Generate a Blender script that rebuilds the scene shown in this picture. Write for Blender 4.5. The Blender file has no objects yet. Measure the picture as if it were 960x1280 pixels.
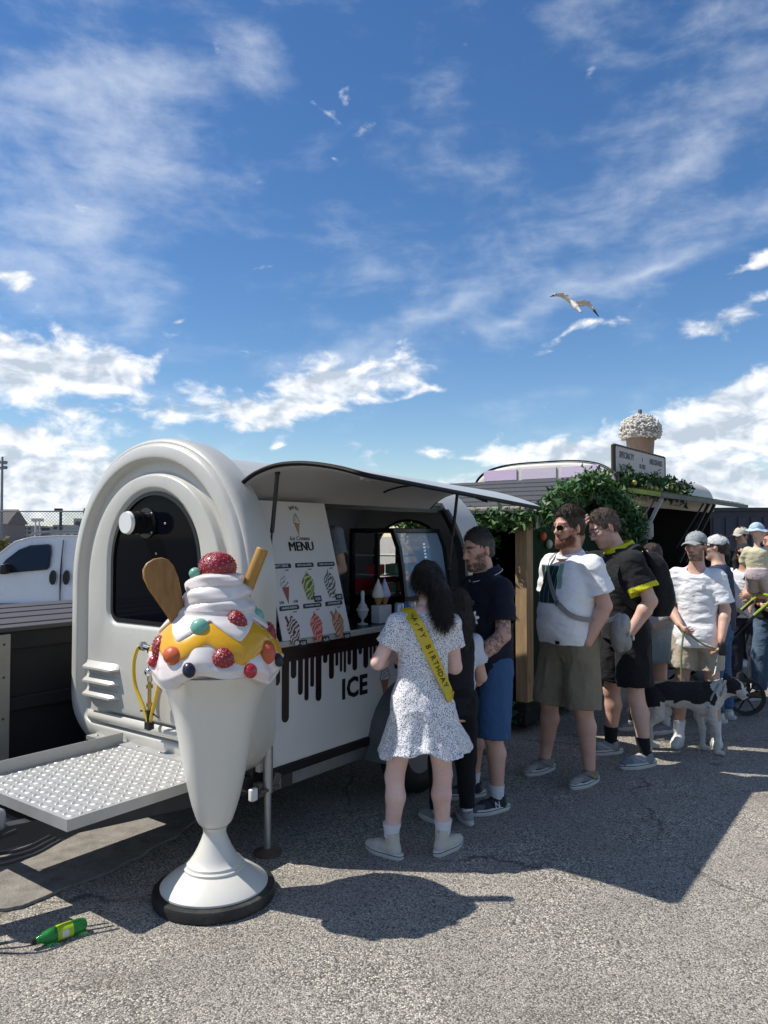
import bpy, math, random
import numpy as np
from mathutils import Vector, Matrix
R = math.radians
random.seed(7); rng = np.random.default_rng(7)
SC = bpy.context.scene
COL = SC.collection
# ---------------------------------------------------------------- camera, sky, sun, exposure
CAMH, F, W0, H0, HOR = 1.66, 962.0, 960.0, 1280.0, 670.0
PITCH = math.atan((HOR - 640.0) / F)
cam = bpy.data.cameras.new('camera'); cam_o = bpy.data.objects.new('camera', cam); COL.objects.link(cam_o)
cam.sensor_fit = 'VERTICAL'; cam.sensor_height = 36.0; cam.lens = 36.0 * F / H0
cam.clip_start = 0.05; cam.clip_end = 3000.0
cam_o.location = (0, 0, CAMH); cam_o.rotation_euler = (math.pi / 2 + PITCH, 0, 0)
SC.camera = cam_o
SUN_EL, SUN_DIR = R(54.0), Vector((math.cos(R(-5)), math.sin(R(-5)), 0))   # horizontal direction the shadows fall in
sun = bpy.data.lights.new('sun', 'SUN'); sun.energy = 5.0; sun.angle = R(0.53); sun.color = (1.0, 0.955, 0.88)
sun_o = bpy.data.objects.new('sun', sun); COL.objects.link(sun_o)
sun_o.rotation_euler = Vector((SUN_DIR.x * math.cos(SUN_EL), SUN_DIR.y * math.cos(SUN_EL), -math.sin(SUN_EL))).to_track_quat('-Z', 'Y').to_euler()
sun_o.location = (-20, 0, 30)
SC.view_settings.view_transform = 'Standard'; SC.view_settings.look = 'None'
SC.view_settings.gamma = 1.0; SC.view_settings.exposure = 0.18
SC.view_settings.use_curve_mapping = False
SC.cycles.max_bounces = 5; SC.cycles.transparent_max_bounces = 12
SC.cycles.use_denoising = True

class NT:
    """tiny helper for building node trees"""
    def __init__(s, tree): s.t = tree
    def n(s, typ, ins=None, **kw):
        nd = s.t.nodes.new(typ)
        for k, v in kw.items(): setattr(nd, k, v)
        if ins:
            for k, v in ins.items():
                if hasattr(v, 'is_output') or isinstance(v, bpy.types.NodeSocket): s.t.links.new(v, nd.inputs[k])
                else: nd.inputs[k].default_value = v
        return nd
    def m(s, op, a, b=None, c=None, clamp=False):
        nd = s.t.nodes.new('ShaderNodeMath'); nd.operation = op; nd.use_clamp = clamp
        for i, v in enumerate((a, b, c)):
            if v is None: continue
            if isinstance(v, bpy.types.NodeSocket): s.t.links.new(v, nd.inputs[i])
            else: nd.inputs[i].default_value = v
        return nd.outputs[0]
    def vm(s, op, a, b=None, sc=None):
        nd = s.t.nodes.new('ShaderNodeVectorMath'); nd.operation = op
        for i, v in enumerate((a, b)):
            if v is None: continue
            if isinstance(v, bpy.types.NodeSocket): s.t.links.new(v, nd.inputs[i])
            else: nd.inputs[i].default_value = v
        if sc is not None: nd.inputs['Scale'].default_value = sc
        return nd.outputs[0]
    def mix(s, f, a, b, typ='RGBA', blend='MIX'):
        nd = s.t.nodes.new('ShaderNodeMix'); nd.data_type = typ
        if typ == 'RGBA': nd.blend_type = blend; ia, ib, o = 6, 7, 2
        else: ia, ib, o = 2, 3, 0
        for i, v in ((0, f), (ia, a), (ib, b)):
            if isinstance(v, bpy.types.NodeSocket): s.t.links.new(v, nd.inputs[i])
            else: nd.inputs[i].default_value = v
        return nd.outputs[o]
    def ramp(s, f, stops, interp='LINEAR'):
        nd = s.t.nodes.new('ShaderNodeValToRGB'); cr = nd.color_ramp; cr.interpolation = interp
        while len(cr.elements) < len(stops): cr.elements.new(0.5)
        for e, (p, c) in zip(cr.elements, stops):
            e.position = p; e.color = (c[0], c[1], c[2], 1) if len(c) == 3 else c
        s.t.links.new(f, nd.inputs[0]); return nd.outputs[0]
    def sstep(s, v, lo, hi):
        nd = s.t.nodes.new('ShaderNodeMapRange'); nd.interpolation_type = 'SMOOTHSTEP'
        s.t.links.new(v, nd.inputs[0]); nd.inputs[1].default_value = lo; nd.inputs[2].default_value = hi
        return nd.outputs[0]

def az_el(px, py):
    d = Vector(((px - 480) / F, 1.0, (640 - py) / F)); d.rotate(Matrix.Rotation(PITCH, 3, 'X')); d.normalize()
    return math.atan2(d.x, d.y), math.asin(d.z)

def make_world():
    w = bpy.data.worlds.new('World'); SC.world = w; w.use_nodes = True
    t = w.node_tree; t.nodes.clear(); g = NT(t)
    sky = g.n('ShaderNodeTexSky', sky_type='NISHITA', sun_disc=False, sun_elevation=SUN_EL, sun_rotation=R(-90), altitude=0, air_density=1.0, dust_density=0.12, ozone_density=2.2)
    tc = g.n('ShaderNodeTexCoord'); dirv = tc.outputs['Generated']
    nrm = g.vm('NORMALIZE', dirv)
    sep = g.n('ShaderNodeSeparateXYZ', {0: nrm}); x, y, z = sep.outputs
    az = g.m('ARCTAN2', x, y); el = g.m('ARCSINE', z)
    def noise(vec, scale, detail, rough, dist=0.0, lac=2.0):
        return g.n('ShaderNodeTexNoise', {'Vector': vec, 'Scale': scale, 'Detail': detail, 'Roughness': rough, 'Distortion': dist, 'Lacunarity': lac}, noise_dimensions='2D').outputs[0]
    aev = g.n('ShaderNodeCombineXYZ', {0: az, 1: g.m('MULTIPLY', el, 1.7), 2: 0.0}).outputs[0]
    warp = g.n('ShaderNodeTexNoise', {'Vector': aev, 'Scale': 9.0, 'Detail': 2.0}, noise_dimensions='2D').outputs[1]
    wv = g.vm('MULTIPLY', g.vm('SUBTRACT', warp, (0.5, 0.5, 0.5)), (0.10, 0.06, 0))
    pw = g.vm('ADD', g.n('ShaderNodeCombineXYZ', {0: az, 1: el, 2: 0.0}).outputs[0], wv)
    def blobs(lst):
        tot = None
        for cx, cy, rx, ry, rot, amp in lst:
            a0, e0 = az_el(cx, cy)
            mp = g.n('ShaderNodeMapping', {'Vector': pw, 'Location': (a0, e0, 0), 'Rotation': (0, 0, R(rot)), 'Scale': (1.9 * rx / F, 1.9 * ry / F, 1)}, vector_type='TEXTURE').outputs[0]
            q = g.n('ShaderNodeTexGradient', {0: mp}, gradient_type='QUADRATIC_SPHERE').outputs[1]
            tot = g.m('MULTIPLY', q, amp) if tot is None else g.m('MULTIPLY_ADD', q, amp, tot)
        return tot
    # cumulus banks
    big = noise(aev, 2.3, 2.0, 0.5)
    cum_b = blobs([(40, 455, 140, 62, -8, 1.15), (150, 470, 45, 25, 0, .45), (290, 515, 120, 17, 2, .75), (430, 475, 120, 36, 14, 1.05), (350, 505, 80, 22, 8, .5), (190, 462, 30, 16, 20, .55),
                   (60, 590, 170, 55, 0, .9), (-60, 620, 160, 60, 0, .7), (300, 440, 50, 10, 12, .55), (228, 402, 16, 4, 0, .7), (356, 550, 24, 7, 0, .7), (520, 560, 70, 14, 4, .7),
                   (590, 572, 40, 8, 0, .6), (700, 570, 130, 35, 14, .9), (890, 545, 130, 55, 12, 1.15), (960, 500, 90, 30, 12, .7), (820, 605, 200, 36, 0, .8), (910, 388, 85, 16, 14, .9), (960, 325, 40, 16, 20, .7),
                   (715, 418, 85, 11, 14, .8), (400, 135, 42, 24, -18, .62), (440, 108, 16, 8, 40, .5), (275, 378, 22, 9, -30, .55), (400, 200, 14, 7, 0, .5), (20, 345, 42, 14, 10, .62), (90, 244, 50, 10, 6, .5), (730, 85, 22, 14, 40, .5), (518, 486, 36, 7, 12, .6)])
    off = g.m('MULTIPLY', g.sstep(big, 0.60, 0.78), 0.0)
    nz = noise(aev, 17.0, 6.0, 0.57, 0.2)
    nz2 = noise(g.vm('ADD', aev, (0.010, -0.016, 0)), 17.0, 3.0, 0.55, 0.2)
    cum = g.m('ADD', g.m('ADD', g.m('MULTIPLY', g.m('SUBTRACT', nz, 0.5), 1.75), g.m('MULTIPLY', cum_b, 1.25)), off)
    horizon = g.m('MULTIPLY', g.m('EXPONENT', g.m('MULTIPLY', g.m('MULTIPLY', el, el), -90.0)), 0.34)
    cum = g.m('ADD', cum, horizon)
    cmask = g.sstep(cum, 0.40, 1.02)
    # cirrus veils
    rotv = g.n('ShaderNodeMapping', {'Vector': aev, 'Rotation': (0, 0, R(-24)), 'Scale': (3.0, 5.4, 1.0)}).outputs[0]
    cz = noise(rotv, 2.6, 6.0, 0.56, 0.15)
    cz2 = noise(aev, 7.5, 7.0, 0.60, 0.2)
    cir_b = blobs([(120, 260, 190, 120, 30, .55), (60, 110, 190, 110, 35, .42), (310, 40, 75, 60, 60, .30), (200, 130, 120, 55, 35, .3), (840, 220, 260, 50, 22, .55), (760, 60, 240, 70, 24, .20), (900, 60, 180, 90, 30, .25), (820, 330, 160, 24, 16, .62), (640, 395, 130, 22, 16, .58),
                   (520, 330, 140, 60, 16, .3), (540, 390, 80, 14, 16, .5), (330, 480, 230, 40, 5, .30), (720, 500, 250, 40, 6, .22), (60, 370, 110, 50, 10, .45), (450, 440, 120, 30, 20, .4)])
    cc = g.m('ADD', g.m('MULTIPLY', g.m('SUBTRACT', g.mix(0.55, cz, cz2, 'FLOAT'), 0.5), 2.0), cir_b)
    imask = g.m('MULTIPLY', g.sstep(cc, 0.02, 1.25), 0.66)
    # fill the sky outside the picture with the same kind of broken cloud
    dx = g.m('ABSOLUTE', az)
    outside = g.m('MAXIMUM', g.sstep(dx, 0.6, 0.9), g.sstep(el, 0.75, 1.0))
    oc = g.m('MULTIPLY', outside, g.sstep(g.m('ADD', big, g.m('MULTIPLY', nz, 0.5)), 0.80, 0.97))
    cmask = g.m('MAXIMUM', cmask, oc)
    lit = g.m('ADD', 0.55, g.m('MULTIPLY', g.m('SUBTRACT', nz, nz2), 3.2), None, True)
    dens = g.sstep(cum, 0.62, 1.75)
    lit2 = g.m('SUBTRACT', lit, g.m('MULTIPLY', dens, 0.30), None, True)
    ccol = g.ramp(lit2, [(0.0, (5.0, 5.7, 6.6)), (0.45, (7.6, 8.1, 8.8)), (0.85, (10.2, 10.2, 10.2))])
    hs = g.n('ShaderNodeHueSaturation', {'Color': sky.outputs[0], 'Saturation': 1.25, 'Value': 1.12, 'Fac': 1.0, 'Hue': 0.505}).outputs[0]
    c1 = g.mix(imask, hs, (8.4, 8.9, 9.6, 1))
    c2 = g.mix(g.m('MULTIPLY', cmask, 0.95), c1, ccol)
    below = g.sstep(z, -0.03, -0.005)
    c3 = g.mix(below, (1.2, 1.2, 1.2, 1), c2)
    w.cycles.sampling_method = 'MANUAL'; w.cycles.sample_map_resolution = 256
    bg = g.n('ShaderNodeBackground', {'Color': c3, 'Strength': 0.10})
    out = g.n('ShaderNodeOutputWorld'); t.links.new(bg.outputs[0], out.inputs[0])
make_world()

# ---------------------------------------------------------------- pixel helpers
def ray(px, py):
    d = Vector(((px - 480) / F, 1.0, (640 - py) / F)); d.rotate(Matrix.Rotation(PITCH, 3, 'X')); return d
def ground(px, py, z=0.0):
    d = ray(px, py); k = (z - CAMH) / d.z; return Vector((d.x * k, d.y * k, z))
def at(px, py, Y):
    d = ray(px, py); k = Y / d.y; return Vector((d.x * k, Y, CAMH + d.z * k))

# ---------------------------------------------------------------- materials
MATS = {}
def M(name, col, rough=0.6, metal=0.0, var=0.12, vscale=6.0, bump=0.0, bscale=60.0, coat=0.0, spec=0.5, sss=0.0, trans=0.0, dirt=0.0, dirtcol=(0.12, 0.10, 0.08), attr=False, emis=None, stretch=None, sheen=0.0, ior=1.45, alpha=1.0):
    if name in MATS: return MATS[name]
    m = bpy.data.materials.new(name); m.use_nodes = True; t = m.node_tree; t.nodes.clear(); g = NT(t)
    tc = g.n('ShaderNodeTexCoord').outputs['Object']
    vec = tc
    if stretch: vec = g.n('ShaderNodeMapping', {'Vector': tc, 'Scale': stretch}).outputs[0]
    base = g.n('ShaderNodeAttribute', attribute_name='Col').outputs[0] if attr else None
    c = (col[0], col[1], col[2], 1)
    n1 = g.n('ShaderNodeTexNoise', {'Vector': vec, 'Scale': vscale, 'Detail': 6.0, 'Roughness': 0.6}).outputs[0]
    f = g.m('ADD', g.m('MULTIPLY', g.m('SUBTRACT', n1, 0.5), 2.0 * var), 1.0)
    colr = g.vm('SCALE', base if base else c[:3])
    colr.node.inputs['Scale'].default_value = 1; t.links.new(f, colr.node.inputs['Scale'])
    if dirt > 0:
        n2 = g.n('ShaderNodeTexNoise', {'Vector': tc, 'Scale': 3.3, 'Detail': 9.0, 'Roughness': 0.72}).outputs[0]
        msk = g.m('MULTIPLY', g.sstep(n2, 0.48, 0.75), dirt)
        colr = g.mix(msk, colr, (*dirtcol, 1))
    b = g.n('ShaderNodeBsdfPrincipled', {'Base Color': colr, 'Roughness': rough, 'Metallic': metal, 'IOR': ior, 'Coat Weight': coat, 'Coat Roughness': 0.12, 'Specular IOR Level': spec, 'Transmission Weight': trans, 'Alpha': alpha, 'Sheen Weight': sheen})
    if rough > 0.15:
        rr = g.m('ADD', g.m('MULTIPLY', g.m('SUBTRACT', n1, 0.5), 0.25), rough); t.links.new(rr, b.inputs['Roughness'])
    if sss > 0:
        b.inputs['Subsurface Weight'].default_value = sss; b.inputs['Subsurface Radius'].default_value = (0.012, 0.005, 0.003); b.inputs['Subsurface Scale'].default_value = 1.0
    if emis: b.inputs['Emission Color'].default_value = (*emis[:3], 1); b.inputs['Emission Strength'].default_value = emis[3]
    if bump > 0:
        n3 = g.n('ShaderNodeTexNoise', {'Vector': vec, 'Scale': bscale, 'Detail': 5.0, 'Roughness': 0.6}).outputs[0]
        bp = g.n('ShaderNodeBump', {'Height': n3, 'Strength': bump, 'Distance': 0.02}); t.links.new(bp.outputs[0], b.inputs['Normal'])
    o = g.n('ShaderNodeOutputMaterial'); t.links.new(b.outputs[0], o.inputs[0])
    MATS[name] = m; return m

def custom(name):
    m = bpy.data.materials.new(name); m.use_nodes = True; t = m.node_tree; t.nodes.clear(); g = NT(t)
    tc = g.n('ShaderNodeTexCoord').outputs['Object']
    b = g.n('ShaderNodeBsdfPrincipled'); o = g.n('ShaderNodeOutputMaterial'); t.links.new(b.outputs[0], o.inputs[0])
    MATS[name] = m
    return m, g, tc, b

def mat_asphalt():
    m, g, tc, b = custom('asphalt')
    v = g.n('ShaderNodeTexVoronoi', {'Vector': tc, 'Scale': 135.0, 'Randomness': 1.0})
    v2 = g.n('ShaderNodeTexVoronoi', {'Vector': tc, 'Scale': 290.0})
    wn = g.n('ShaderNodeSeparateColor', {0: v.outputs['Color']}).outputs[0]
    wn2 = g.n('ShaderNodeSeparateColor', {0: v2.outputs['Color']}).outputs[0]
    big = g.n('ShaderNodeTexNoise', {'Vector': tc, 'Scale': 0.7, 'Detail': 5.0, 'Roughness': 0.6}).outputs[0]
    mid = g.n('ShaderNodeTexNoise', {'Vector': tc, 'Scale': 5.0, 'Detail': 6.0, 'Roughness': 0.65}).outputs[0]
    szn = g.n('ShaderNodeTexNoise', {'Vector': tc, 'Scale': 1.9, 'Detail': 3.0}).outputs[0]
    chip = g.mix(g.m('MULTIPLY', g.sstep(szn, 0.35, 0.65), 0.7), wn, wn2, 'FLOAT')
    col = g.ramp(chip, [(0.0, (0.085, 0.078, 0.070)), (0.35, (0.215, 0.196, 0.168)), (0.7, (0.325, 0.296, 0.25)), (1.0, (0.56, 0.51, 0.42))])
    gap = g.sstep(v.outputs['Distance'], 0.50, 0.80)
    col = g.mix(g.m('MULTIPLY', gap, 0.75), col, (0.035, 0.034, 0.034, 1))
    tone = g.m('ADD', 1.02, g.m('ADD', g.m('MULTIPLY', g.m('SUBTRACT', big, .5), 0.95), g.m('MULTIPLY', mid, 0.55)))
    sc = g.vm('SCALE', col); g.t.links.new(tone, sc.node.inputs['Scale'])
    # stains with a shape of their own
    st = g.n('ShaderNodeTexNoise', {'Vector': g.n('ShaderNodeMapping', {'Vector': tc, 'Rotation': (0, 0, R(35)), 'Scale': (0.5, 2.2, 1)}).outputs[0], 'Scale': 1.3, 'Detail': 7.0, 'Roughness': 0.7}).outputs[0]
    col2 = g.mix(g.m('MULTIPLY', g.sstep(st, 0.56, 0.70), 0.45), sc, (0.12, 0.100, 0.075, 1))
    crk = g.n('ShaderNodeTexVoronoi', {'Vector': g.vm('ADD', tc, g.vm('SCALE', g.n('ShaderNodeTexNoise', {'Vector': tc, 'Scale': 2.2, 'Detail': 5.0}).outputs[1], sc=0.55)), 'Scale': 0.42}, feature='DISTANCE_TO_EDGE').outputs['Distance']
    ckm = g.m('MULTIPLY', g.m('SUBTRACT', 1.0, g.sstep(crk, 0.002, 0.010)), g.m('MULTIPLY', g.sstep(big, 0.46, 0.60), 0.6))
    col2 = g.mix(ckm, col2, (0.035, 0.033, 0.03, 1))
    oil = g.n('ShaderNodeTexVoronoi', {'Vector': tc, 'Scale': 1.1}).outputs['Distance']
    col2 = g.mix(g.m('MULTIPLY', g.m('SUBTRACT', 1.0, g.sstep(oil, 0.015, 0.075)), 0.55), col2, (0.05, 0.047, 0.043, 1))
    g.t.links.new(col2, b.inputs['Base Color']); b.inputs['Roughness'].default_value = 0.92; b.inputs['Specular IOR Level'].default_value = 0.25
    hgt = g.m('ADD', g.m('MULTIPLY', g.m('SUBTRACT', 1.0, v.outputs['Distance']), 1.0), g.m('MULTIPLY', wn, 0.8))
    bp = g.n('ShaderNodeBump', {'Height': hgt, 'Strength': 0.9, 'Distance': 0.0045}); g.t.links.new(bp.outputs[0], b.inputs['Normal'])
    return m

def mat_concrete():
    m, g, tc, b = custom('old_concrete')
    n = g.n('ShaderNodeTexNoise', {'Vector': tc, 'Scale': 9.0, 'Detail': 10.0, 'Roughness': 0.7}).outputs[0]
    n2 = g.n('ShaderNodeTexNoise', {'Vector': tc, 'Scale': 120.0, 'Detail': 4.0, 'Roughness': 0.7}).outputs[0]
    mixv = g.mix(0.4, n, n2, 'FLOAT')
    col = g.ramp(mixv, [(0.3, (0.10, 0.09, 0.075)), (0.5, (0.26, 0.24, 0.21)), (0.7, (0.40, 0.37, 0.33))])
    g.t.links.new(col, b.inputs['Base Color']); b.inputs['Roughness'].default_value = 0.95
    bp = g.n('ShaderNodeBump', {'Height': mixv, 'Strength': 1.0, 'Distance': 0.02}); g.t.links.new(bp.outputs[0], b.inputs['Normal'])
    return m

def mat_shell():
    """white gelcoat with faint grime runs"""
    m, g, tc, b = custom('white_gelcoat')
    mp = g.n('ShaderNodeMapping', {'Vector': tc, 'Scale': (6, 6, 0.8)}).outputs[0]
    n = g.n('ShaderNodeTexNoise', {'Vector': mp, 'Scale': 3.0, 'Detail': 8.0, 'Roughness': 0.7}).outputs[0]
    n2 = g.n('ShaderNodeTexNoise', {'Vector': tc, 'Scale': 2.0, 'Detail': 8.0, 'Roughness': 0.75}).outputs[0]
    k = g.m('MULTIPLY', g.sstep(n, 0.5, 0.8), 0.30); k2 = g.m('MULTIPLY', g.sstep(n2, 0.5, 0.75), 0.28)
    c = g.mix(k, (0.52, 0.505, 0.455, 1), (0.38, 0.355, 0.30, 1)); c = g.mix(k2, c, (0.45, 0.435, 0.39, 1))
    g.t.links.new(c, b.inputs['Base Color']); b.inputs['Roughness'].default_value = 0.34; b.inputs['Coat Weight'].default_value = 0.2; b.inputs['Coat Roughness'].default_value = 0.2
    n3 = g.n('ShaderNodeTexNoise', {'Vector': tc, 'Scale': 5.0, 'Detail': 3.0}).outputs[0]
    bp = g.n('ShaderNodeBump', {'Height': n3, 'Strength': 0.12, 'Distance': 0.03}); g.t.links.new(bp.outputs[0], b.inputs['Normal'])
    return m

def mat_wood(name, a, c, scale=3.0, along='Z', rough=0.7):
    m, g, tc, b = custom(name)
    s = {'Z': (14, 14, 0.9), 'X': (0.9, 14, 14), 'Y': (14, 0.9, 14)}[along]
    mp = g.n('ShaderNodeMapping', {'Vector': tc, 'Scale': s}).outputs[0]
    n = g.n('ShaderNodeTexNoise', {'Vector': mp, 'Scale': scale, 'Detail': 9.0, 'Roughness': 0.65, 'Distortion': 0.6}).outputs[0]
    kn = g.n('ShaderNodeTexVoronoi', {'Vector': g.n('ShaderNodeMapping', {'Vector': tc, 'Scale': (9, 9, 2.4) if along == 'Z' else (2.4, 9, 9)}).outputs[0], 'Scale': 1.0}).outputs['Distance']
    col = g.ramp(n, [(0.3, a), (0.7, c)])
    col = g.mix(g.m('MULTIPLY', g.m('SUBTRACT', 1.0, g.sstep(kn, 0.05, 0.16)), 0.7), col, (a[0] * .35, a[1] * .3, a[2] * .25, 1))
    g.t.links.new(col, b.inputs['Base Color']); b.inputs['Roughness'].default_value = rough
    bp = g.n('ShaderNodeBump', {'Height': n, 'Strength': 0.3, 'Distance': 0.01}); g.t.links.new(bp.outputs[0], b.inputs['Normal'])
    return m

# ---------------------------------------------------------------- mesh builders
def link(o, parent=None):
    COL.objects.link(o)
    if parent is not None: o.parent = parent
    return o
def tag(o, label=None, cat=None, group=None, kind=None):
    if label: o['label'] = label
    if cat: o['category'] = cat
    if group: o['group'] = group
    if kind: o['kind'] = kind
    return o
def empty(name, loc=(0, 0, 0), rz=0.0):
    o = bpy.data.objects.new(name, None); o.empty_display_size = 0.1
    o.location = loc; o.rotation_euler = (0, 0, rz); return link(o)

class MB:
    def __init__(s): s.v = []; s.f = []
    def add(s, vs, fs):
        o = len(s.v); s.v += [tuple(v) for v in vs]; s.f += [tuple(i + o for i in f) for f in fs]; return s
    def box(s, c, d, rot=None):
        x, y, z = d[0] / 2, d[1] / 2, d[2] / 2
        vs = [Vector((sx * x, sy * y, sz * z)) for sx in (-1, 1) for sy in (-1, 1) for sz in (-1, 1)]
        if rot is not None:
            r = rot if isinstance(rot, Matrix) else Matrix.Rotation(rot, 3, 'Z'); vs = [r @ v for v in vs]
        vs = [v + Vector(c) for v in vs]
        return s.add(vs, [(0, 1, 3, 2), (4, 6, 7, 5), (0, 4, 5, 1), (2, 3, 7, 6), (0, 2, 6, 4), (1, 5, 7, 3)])
    def bb(s, x0, x1, y0, y1, z0, z1): return s.box(((x0 + x1) / 2, (y0 + y1) / 2, (z0 + z1) / 2), (x1 - x0, y1 - y0, z1 - z0))
    def loft(s, rings, caps=True, closed=True, loop=False):
        n = len(rings[0]); vs = [p for r in rings for p in r]; fs = []
        m = len(rings)
        for i in range(m if loop else m - 1):
            a, b_ = i * n, ((i + 1) % m) * n
            for j in range(n if closed else n - 1):
                k = (j + 1) % n; fs.append((a + j, a + k, b_ + k, b_ + j))
        if caps and closed and not loop: fs.append(tuple(range(n - 1, -1, -1))); fs.append(tuple(range((m - 1) * n, m * n)))
        return s.add(vs, fs)
    def tube(s, pts, r, n=8, caps=True):
        pts = [Vector(p) for p in pts]; rs = r if isinstance(r, (list, tuple)) else [r] * len(pts)
        rings = []; up = Vector((0, 0, 1)); prev = None
        for i, p in enumerate(pts):
            t = (pts[min(i + 1, len(pts) - 1)] - pts[max(i - 1, 0)])
            if t.length < 1e-9: t = Vector((0, 0, 1))
            t.normalize()
            if prev is None:
                a = t.cross(up) if abs(t.z) < 0.95 else t.cross(Vector((1, 0, 0)))
            else: a = prev - t * prev.dot(t)
            a.normalize(); prev = a; b_ = t.cross(a)
            rings.append([p + (a * math.cos(2 * math.pi * k / n) + b_ * math.sin(2 * math.pi * k / n)) * rs[i] for k in range(n)])
        return s.loft(rings, caps)
    def cyl(s, a, b_, r0, r1=None, n=16): return s.tube([a, b_], [r0, r0 if r1 is None else r1], n)
    def lathe(s, prof, n=32, c=(0, 0, 0), caps=True):
        rings = [[(c[0] + r * math.cos(2 * math.pi * k / n), c[1] + r * math.sin(2 * math.pi * k / n), c[2] + z) for k in range(n)] for r, z in prof]
        return s.loft(rings, caps)
    def ell(s, c, r, nu=16, nv=10, rot=None):
        r = (r, r, r) if not hasattr(r, '__len__') else r; rings = []
        for i in range(nv + 1):
            ph = -math.pi / 2 + math.pi * (0.02 + 0.96 * i / nv); ring = []
            for k in range(nu):
                th = 2 * math.pi * k / nu
                p = Vector((r[0] * math.cos(ph) * math.cos(th), r[1] * math.cos(ph) * math.sin(th), r[2] * math.sin(ph)))
                if rot is not None: p = rot @ p
                ring.append(p + Vector(c))
            rings.append(ring)
        return s.loft(rings, True)
    def prism(s, poly, fn, t0, t1):
        """poly in 2D, fn(u, v, t) -> 3D point"""
        return s.loft([[fn(u, v, t0) for u, v in poly], [fn(u, v, t1) for u, v in poly]], True)
    def quad(s, a, b_, c, d): return s.add([a, b_, c, d], [(0, 1, 2, 3)])
    def build(s, name, mat, parent=None, smooth=True, bevel=0.0, ang=40, seg=2):
        me = bpy.data.meshes.new(name); me.from_pydata(s.v, [], s.f); me.validate(); me.update()
        o = bpy.data.objects.new(name, me); me.materials.append(mat)
        import bmesh
        bm = bmesh.new(); bm.from_mesh(me); bmesh.ops.recalc_face_normals(bm, faces=bm.faces); bm.to_mesh(me); bm.free()
        if smooth:
            me.polygons.foreach_set('use_smooth', [True] * len(me.polygons)); me.set_sharp_from_angle(angle=R(ang))
        if bevel > 0:
            md = o.modifiers.new('bevel', 'BEVEL'); md.width = bevel; md.segments = seg; md.limit_method = 'ANGLE'; md.angle_limit = R(35)
        return link(o, parent)

def text(body, size, mat, parent, origin, xdir, ydir, name='lettering', depth=0.002, bold=0.0, align='CENTER', spacing=1.0, shear=0.0):
    cu = bpy.data.curves.new('t', 'FONT'); cu.body = body; cu.size = size; cu.extrude = depth / 2; cu.offset = bold * size
    cu.align_x = align; cu.align_y = 'CENTER'; cu.space_character = spacing; cu.resolution_u = 2; cu.shear = shear
    tmp = bpy.data.objects.new('t', cu); COL.objects.link(tmp)
    dg = bpy.context.evaluated_depsgraph_get(); me = bpy.data.meshes.new_from_object(tmp.evaluated_get(dg))
    bpy.data.objects.remove(tmp)
    x = Vector(xdir).normalized(); y = Vector(ydir).normalized(); z = x.cross(y)
    mt = Matrix(((x.x, y.x, z.x, origin[0]), (x.y, y.y, z.y, origin[1]), (x.z, y.z, z.z, origin[2]), (0, 0, 0, 1)))
    me.transform(mt); me.name = name; me.materials.clear(); me.materials.append(mat)
    o = bpy.data.objects.new(name, me); return link(o, parent)

def copy_tree(o, parent=None):
    c = o.copy(); COL.objects.link(c); c.parent = parent
    for ch in list(o.children): copy_tree(ch, c)
    return c

def smooth_pts(pts, n=8):
    """Catmull-Rom through the points"""
    P = [Vector(p) for p in pts]; P = [P[0] * 2 - P[1]] + P + [P[-1] * 2 - P[-2]]; out = []
    for i in range(1, len(P) - 2):
        a, b_, c, d = P[i - 1], P[i], P[i + 1], P[i + 2]
        for k in range(n):
            t = k / n
            out.append(0.5 * ((2 * b_) + (c - a) * t + (2 * a - 5 * b_ + 4 * c - d) * t * t + (3 * b_ - a - 3 * c + d) * t ** 3))
    out.append(P[-2]); return out
# ================================================================ setting
ASPHALT = mat_asphalt(); CONC = mat_concrete(); GEL = mat_shell()
BLACK = M('black_rubber', (0.012, 0.012, 0.013), 0.55, var=.3)
TRIM = M('black_trim', (0.010, 0.010, 0.011), 0.35)
GALV = M('galvanised_steel', (0.42, 0.43, 0.44), 0.42, 0.85, var=.2, vscale=25, dirt=.4)
ALU = M('bright_aluminium', (0.47, 0.47, 0.455), 0.52, 0.55, var=.12, vscale=12, dirt=.25)
DKSTEEL = M('dark_painted_steel', (0.035, 0.037, 0.042), 0.5, 0.1, dirt=.3)
def make_ground():
    mb = MB(); n = 12
    mb.quad((-700, -300, 0), (700, -300, 0), (700, 1500, 0), (-700, 1500, 0))
    tag(mb.build('ground', ASPHALT, None, False), kind='structure', label='grey chip-sealed asphalt lot')
make_ground()
def concrete_strip():
    mb = MB(); rr = random.Random(3)
    # broken edge of an older concrete pad under the tow bar
    edge = [(-1.60, 3.50), (-1.50, 3.66), (-1.42, 3.72), (-1.30, 3.95), (-1.18, 4.2), (-1.05, 4.6)]
    outline = [(-4.2, 3.2), (-3.1, 3.36), (-2.3, 3.34), (-1.75, 3.44)] + [(x + rr.uniform(-.03, .03), y) for x, y in edge] + [(-1.9, 9), (-6.5, 9)]
    pts = []
    for i in range(len(outline)):
        a, b_ = Vector(outline[i]), Vector(outline[(i + 1) % len(outline)]); k = max(1, int((b_ - a).length / .07)) if i < 10 else 1
        for j in range(k):
            p = a.lerp(b_, j / k); pts.append((p.x + rr.uniform(-.018, .018) * (k > 1), p.y + rr.uniform(-.018, .018) * (k > 1)))
    mb.prism(pts, lambda u, v, t: (u, v, t), 0.002, 0.016)
    tag(mb.build('concrete_pad', CONC, None, False), kind='structure', label='worn pale concrete pad with broken edge')
concrete_strip()
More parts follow.
